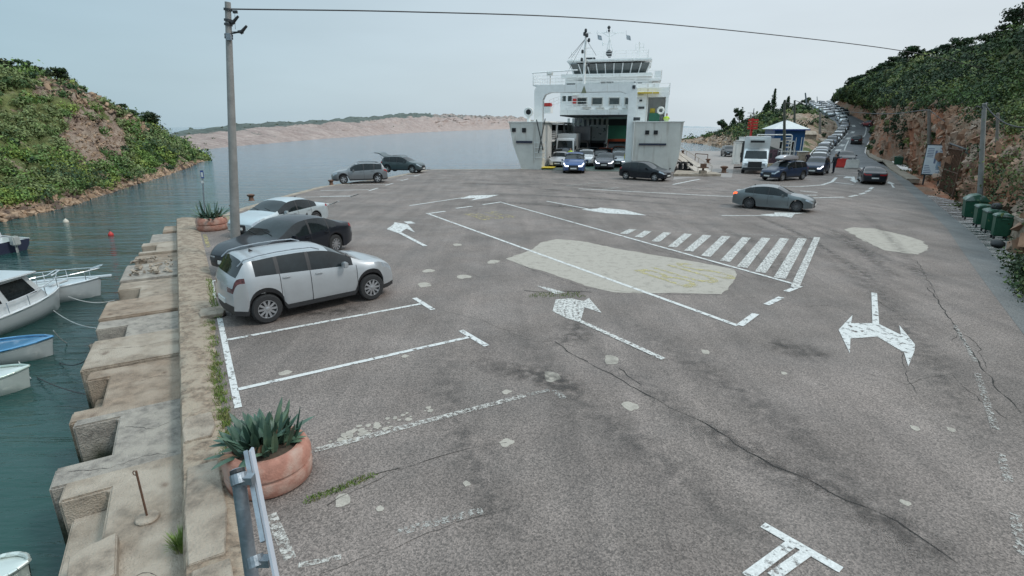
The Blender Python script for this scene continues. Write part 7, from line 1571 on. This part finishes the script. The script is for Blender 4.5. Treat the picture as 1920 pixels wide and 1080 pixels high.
# ------------------------------------------------------------------ people
def person(loc, yaw, h, label, top, legs, pose='stand', vest=None, hairc=(0.03,0.025,0.02), skin=(0.42,0.26,0.2)):
    s = h/1.75
    J = {'pel':(0,0,.95),'sp':(0,0,1.15),'ch':(.01,0,1.36),'nk':(.01,0,1.49),'hd':(.03,0,1.60),'ht':(.02,0,1.73)}
    st = .11 if pose == 'stand' else .06
    for sg, n_ in ((1,'l'),(-1,'r')):
        fx = .16*sg if pose == 'walk' else .02*sg
        J.update({n_+'h':(0,.09*sg,.90), n_+'k':(fx*.6+.03,st*sg,.50), n_+'a':(fx,st*sg,.09), n_+'f':(fx+.16,st*sg*1.1,.035), n_+'s':(0,.18*sg,1.40)})
        if pose == 'arms': J.update({n_+'e':(.12,.27*sg,1.22), n_+'w':(.30,.20*sg,1.30), n_+'p':(.37,.18*sg,1.33)})
        elif pose == 'point' and sg > 0: J.update({n_+'e':(.05,.40,1.42), n_+'w':(.10,.62,1.50), n_+'p':(.12,.70,1.53)})
        else: J.update({n_+'e':(-.03,.25*sg,1.13), n_+'w':(.06,.26*sg,.90), n_+'p':(.08,.26*sg,.82)})
    rad = {'pel':(.15,.12),'sp':(.145,.11),'ch':(.16,.12),'nk':(.06,.06),'hd':(.095,.085),'ht':(.07,.065),'h':(.095,.095),'k':(.062,.062),'a':(.045,.045),'f':(.045,.04),'s':(.07,.07),'e':(.045,.045),'w':(.032,.032),'p':(.04,.025)}
    names = list(J); ed = [('pel','sp'),('sp','ch'),('ch','nk'),('nk','hd'),('hd','ht')]
    for n_ in 'lr': ed += [('pel',n_+'h'),(n_+'h',n_+'k'),(n_+'k',n_+'a'),(n_+'a',n_+'f'),('ch',n_+'s'),(n_+'s',n_+'e'),(n_+'e',n_+'w'),(n_+'w',n_+'p')]
    me = bpy.data.meshes.new('sk'); me.from_pydata([J[k] for k in names], [(names.index(a), names.index(b)) for a, b in ed], []); o = bpy.data.objects.new('sk', me); COL.objects.link(o)
    md = o.modifiers.new('s', 'SKIN'); o.modifiers.new('u', 'SUBSURF').levels = 1
    if not me.skin_vertices: 
        bm = bmesh.new(); bm.from_mesh(me); bm.verts.layers.skin.verify(); bm.to_mesh(me); bm.free()
    for i, k in enumerate(names): me.skin_vertices[0].data[i].radius = rad.get(k) or rad[k[1:]]; me.skin_vertices[0].data[i].use_root = (k == 'pel')
    dg = bpy.context.evaluated_depsgraph_get(); dg.update(); m2 = bpy.data.meshes.new_from_object(o.evaluated_get(dg)); bpy.data.objects.remove(o)
    m2.materials.clear()
    for c in (skin, top, legs, (0.03,0.03,0.03)): m2.materials.append(mat('cloth' if c != skin else 'skin', c, .8, 0, .15, 12))
    for p in m2.polygons:
        z = p.center.z; y = abs(p.center.y); p.use_smooth = True
        p.material_index = 3 if z < .1 else 2 if z < .93 and y < .21 else 0 if (z > 1.47 and y < .12) or (y > .2 and (z < .90 or p.center.x > .3)) else 1
    e = empty('person', loc, label, 'person', None, yaw); e.scale = (s,)*3; b = bpy.data.objects.new('body', m2); COL.objects.link(b); b.parent = e
    bm = bmesh.new(); bmesh.ops.create_icosphere(bm, subdivisions=2, radius=.1)
    for v in bm.verts: v.co = Vector((v.co.x*.98-.0, v.co.y*.88, v.co.z*1.0))
    bmesh.ops.delete(bm, geom=[v for v in bm.verts if v.co.z < -.02 and v.co.x > -.01 or v.co.z < -.07 or v.co.x > .075], context='VERTS')
    hm = bpy.data.meshes.new('hair'); bm.to_mesh(hm); bm.free(); hm.materials.append(mat('hair', hairc, .7)); ho = bpy.data.objects.new('hair', hm); COL.objects.link(ho); ho.parent = e; ho.location = (.012,0,1.665)
    mb = MB(); mb.add([(.112,-.012,1.64),(.112,.012,1.64),(.135,0,1.615),(.112,0,1.605)], [(0,1,2),(0,2,3),(1,3,2)])
    for sg in (1,-1): mb.box(.108,.116,sg*.033-.012,sg*.033+.012,1.642,1.652)
    mb.box(.105,.112,-.022,.022,1.578,1.586); mb.build('face', mat('face_detail', tuple(c*.55 for c in skin), .7), b)
    if vest:
        mb = MB(); pr = [(.19,.93),(.195,1.1),(.20,1.3),(.19,1.42),(.11,1.49)]; vs = []
        for (rw, z) in pr:
            for k in range(16): a = 2*math.pi*k/16; vs.append((math.cos(a)*rw*.80, math.sin(a)*rw*1.04, z))
        mb.add(vs, [(i*16+j, i*16+(j+1)%16, (i+1)*16+(j+1)%16, (i+1)*16+j) for i in range(4) for j in range(16)]); vo_ = mb.build('safety_vest', mat('hi_vis', vest, .6, 0, .08, 8), e, smooth=60)
        mb = MB()
        for z in (1.08,1.22): 
            vs = [(math.cos(2*math.pi*k/16)*.204*.80, math.sin(2*math.pi*k/16)*.204*1.04, zz) for zz in (z, z+.05) for k in range(16)]; mb.add(vs, [(j,(j+1)%16,16+(j+1)%16,16+j) for j in range(16)])
        mb.build('reflective_band', mat('reflective',(0.6,0.6,0.58),.4), vo_)
    return e
person(g(1562,325), R(200), 1.85, 'person in black jacket and dark trousers standing beside the waiting dark blue car', (0.02,0.022,0.028), (0.022,0.025,0.04), 'point')
person(PZ(1512,60,0), R(-100), 1.7, 'person in dark clothes by the guard rail of the waiting lane', (0.03,0.02,0.03), (0.02,0.02,0.025))
person(PZ(1268,84,0), R(-80), 1.8, 'worker in dark clothes standing on the pier edge beside the ferry', (0.03,0.035,0.045), (0.02,0.022,0.03))
person(fw(fu(1070,280,4.5)[0], 4.5, .09), D, 1.95, 'deckhand in a yellow safety vest between the cars on the ferry ramp', (0.45,0.50,0.03), (0.05,0.06,0.09), 'arms', vest=(0.55,0.72,0.03))
person(fw(RI-.45, 1.2, .12), D+.3, 1.9, 'deckhand in a yellow safety jacket by the right ferry wall', (0.5,0.42,0.03), (0.05,0.06,0.09), 'stand', vest=(0.65,0.62,0.05))
person(fw(fu(1249,232,.6)[0], .6, 3.75), D, 1.85, 'crew member in a yellow safety jacket leaning on the ferry bulwark', (0.4,0.5,0.03), (0.05,0.06,0.09), 'arms', vest=(0.5,0.70,0.04))
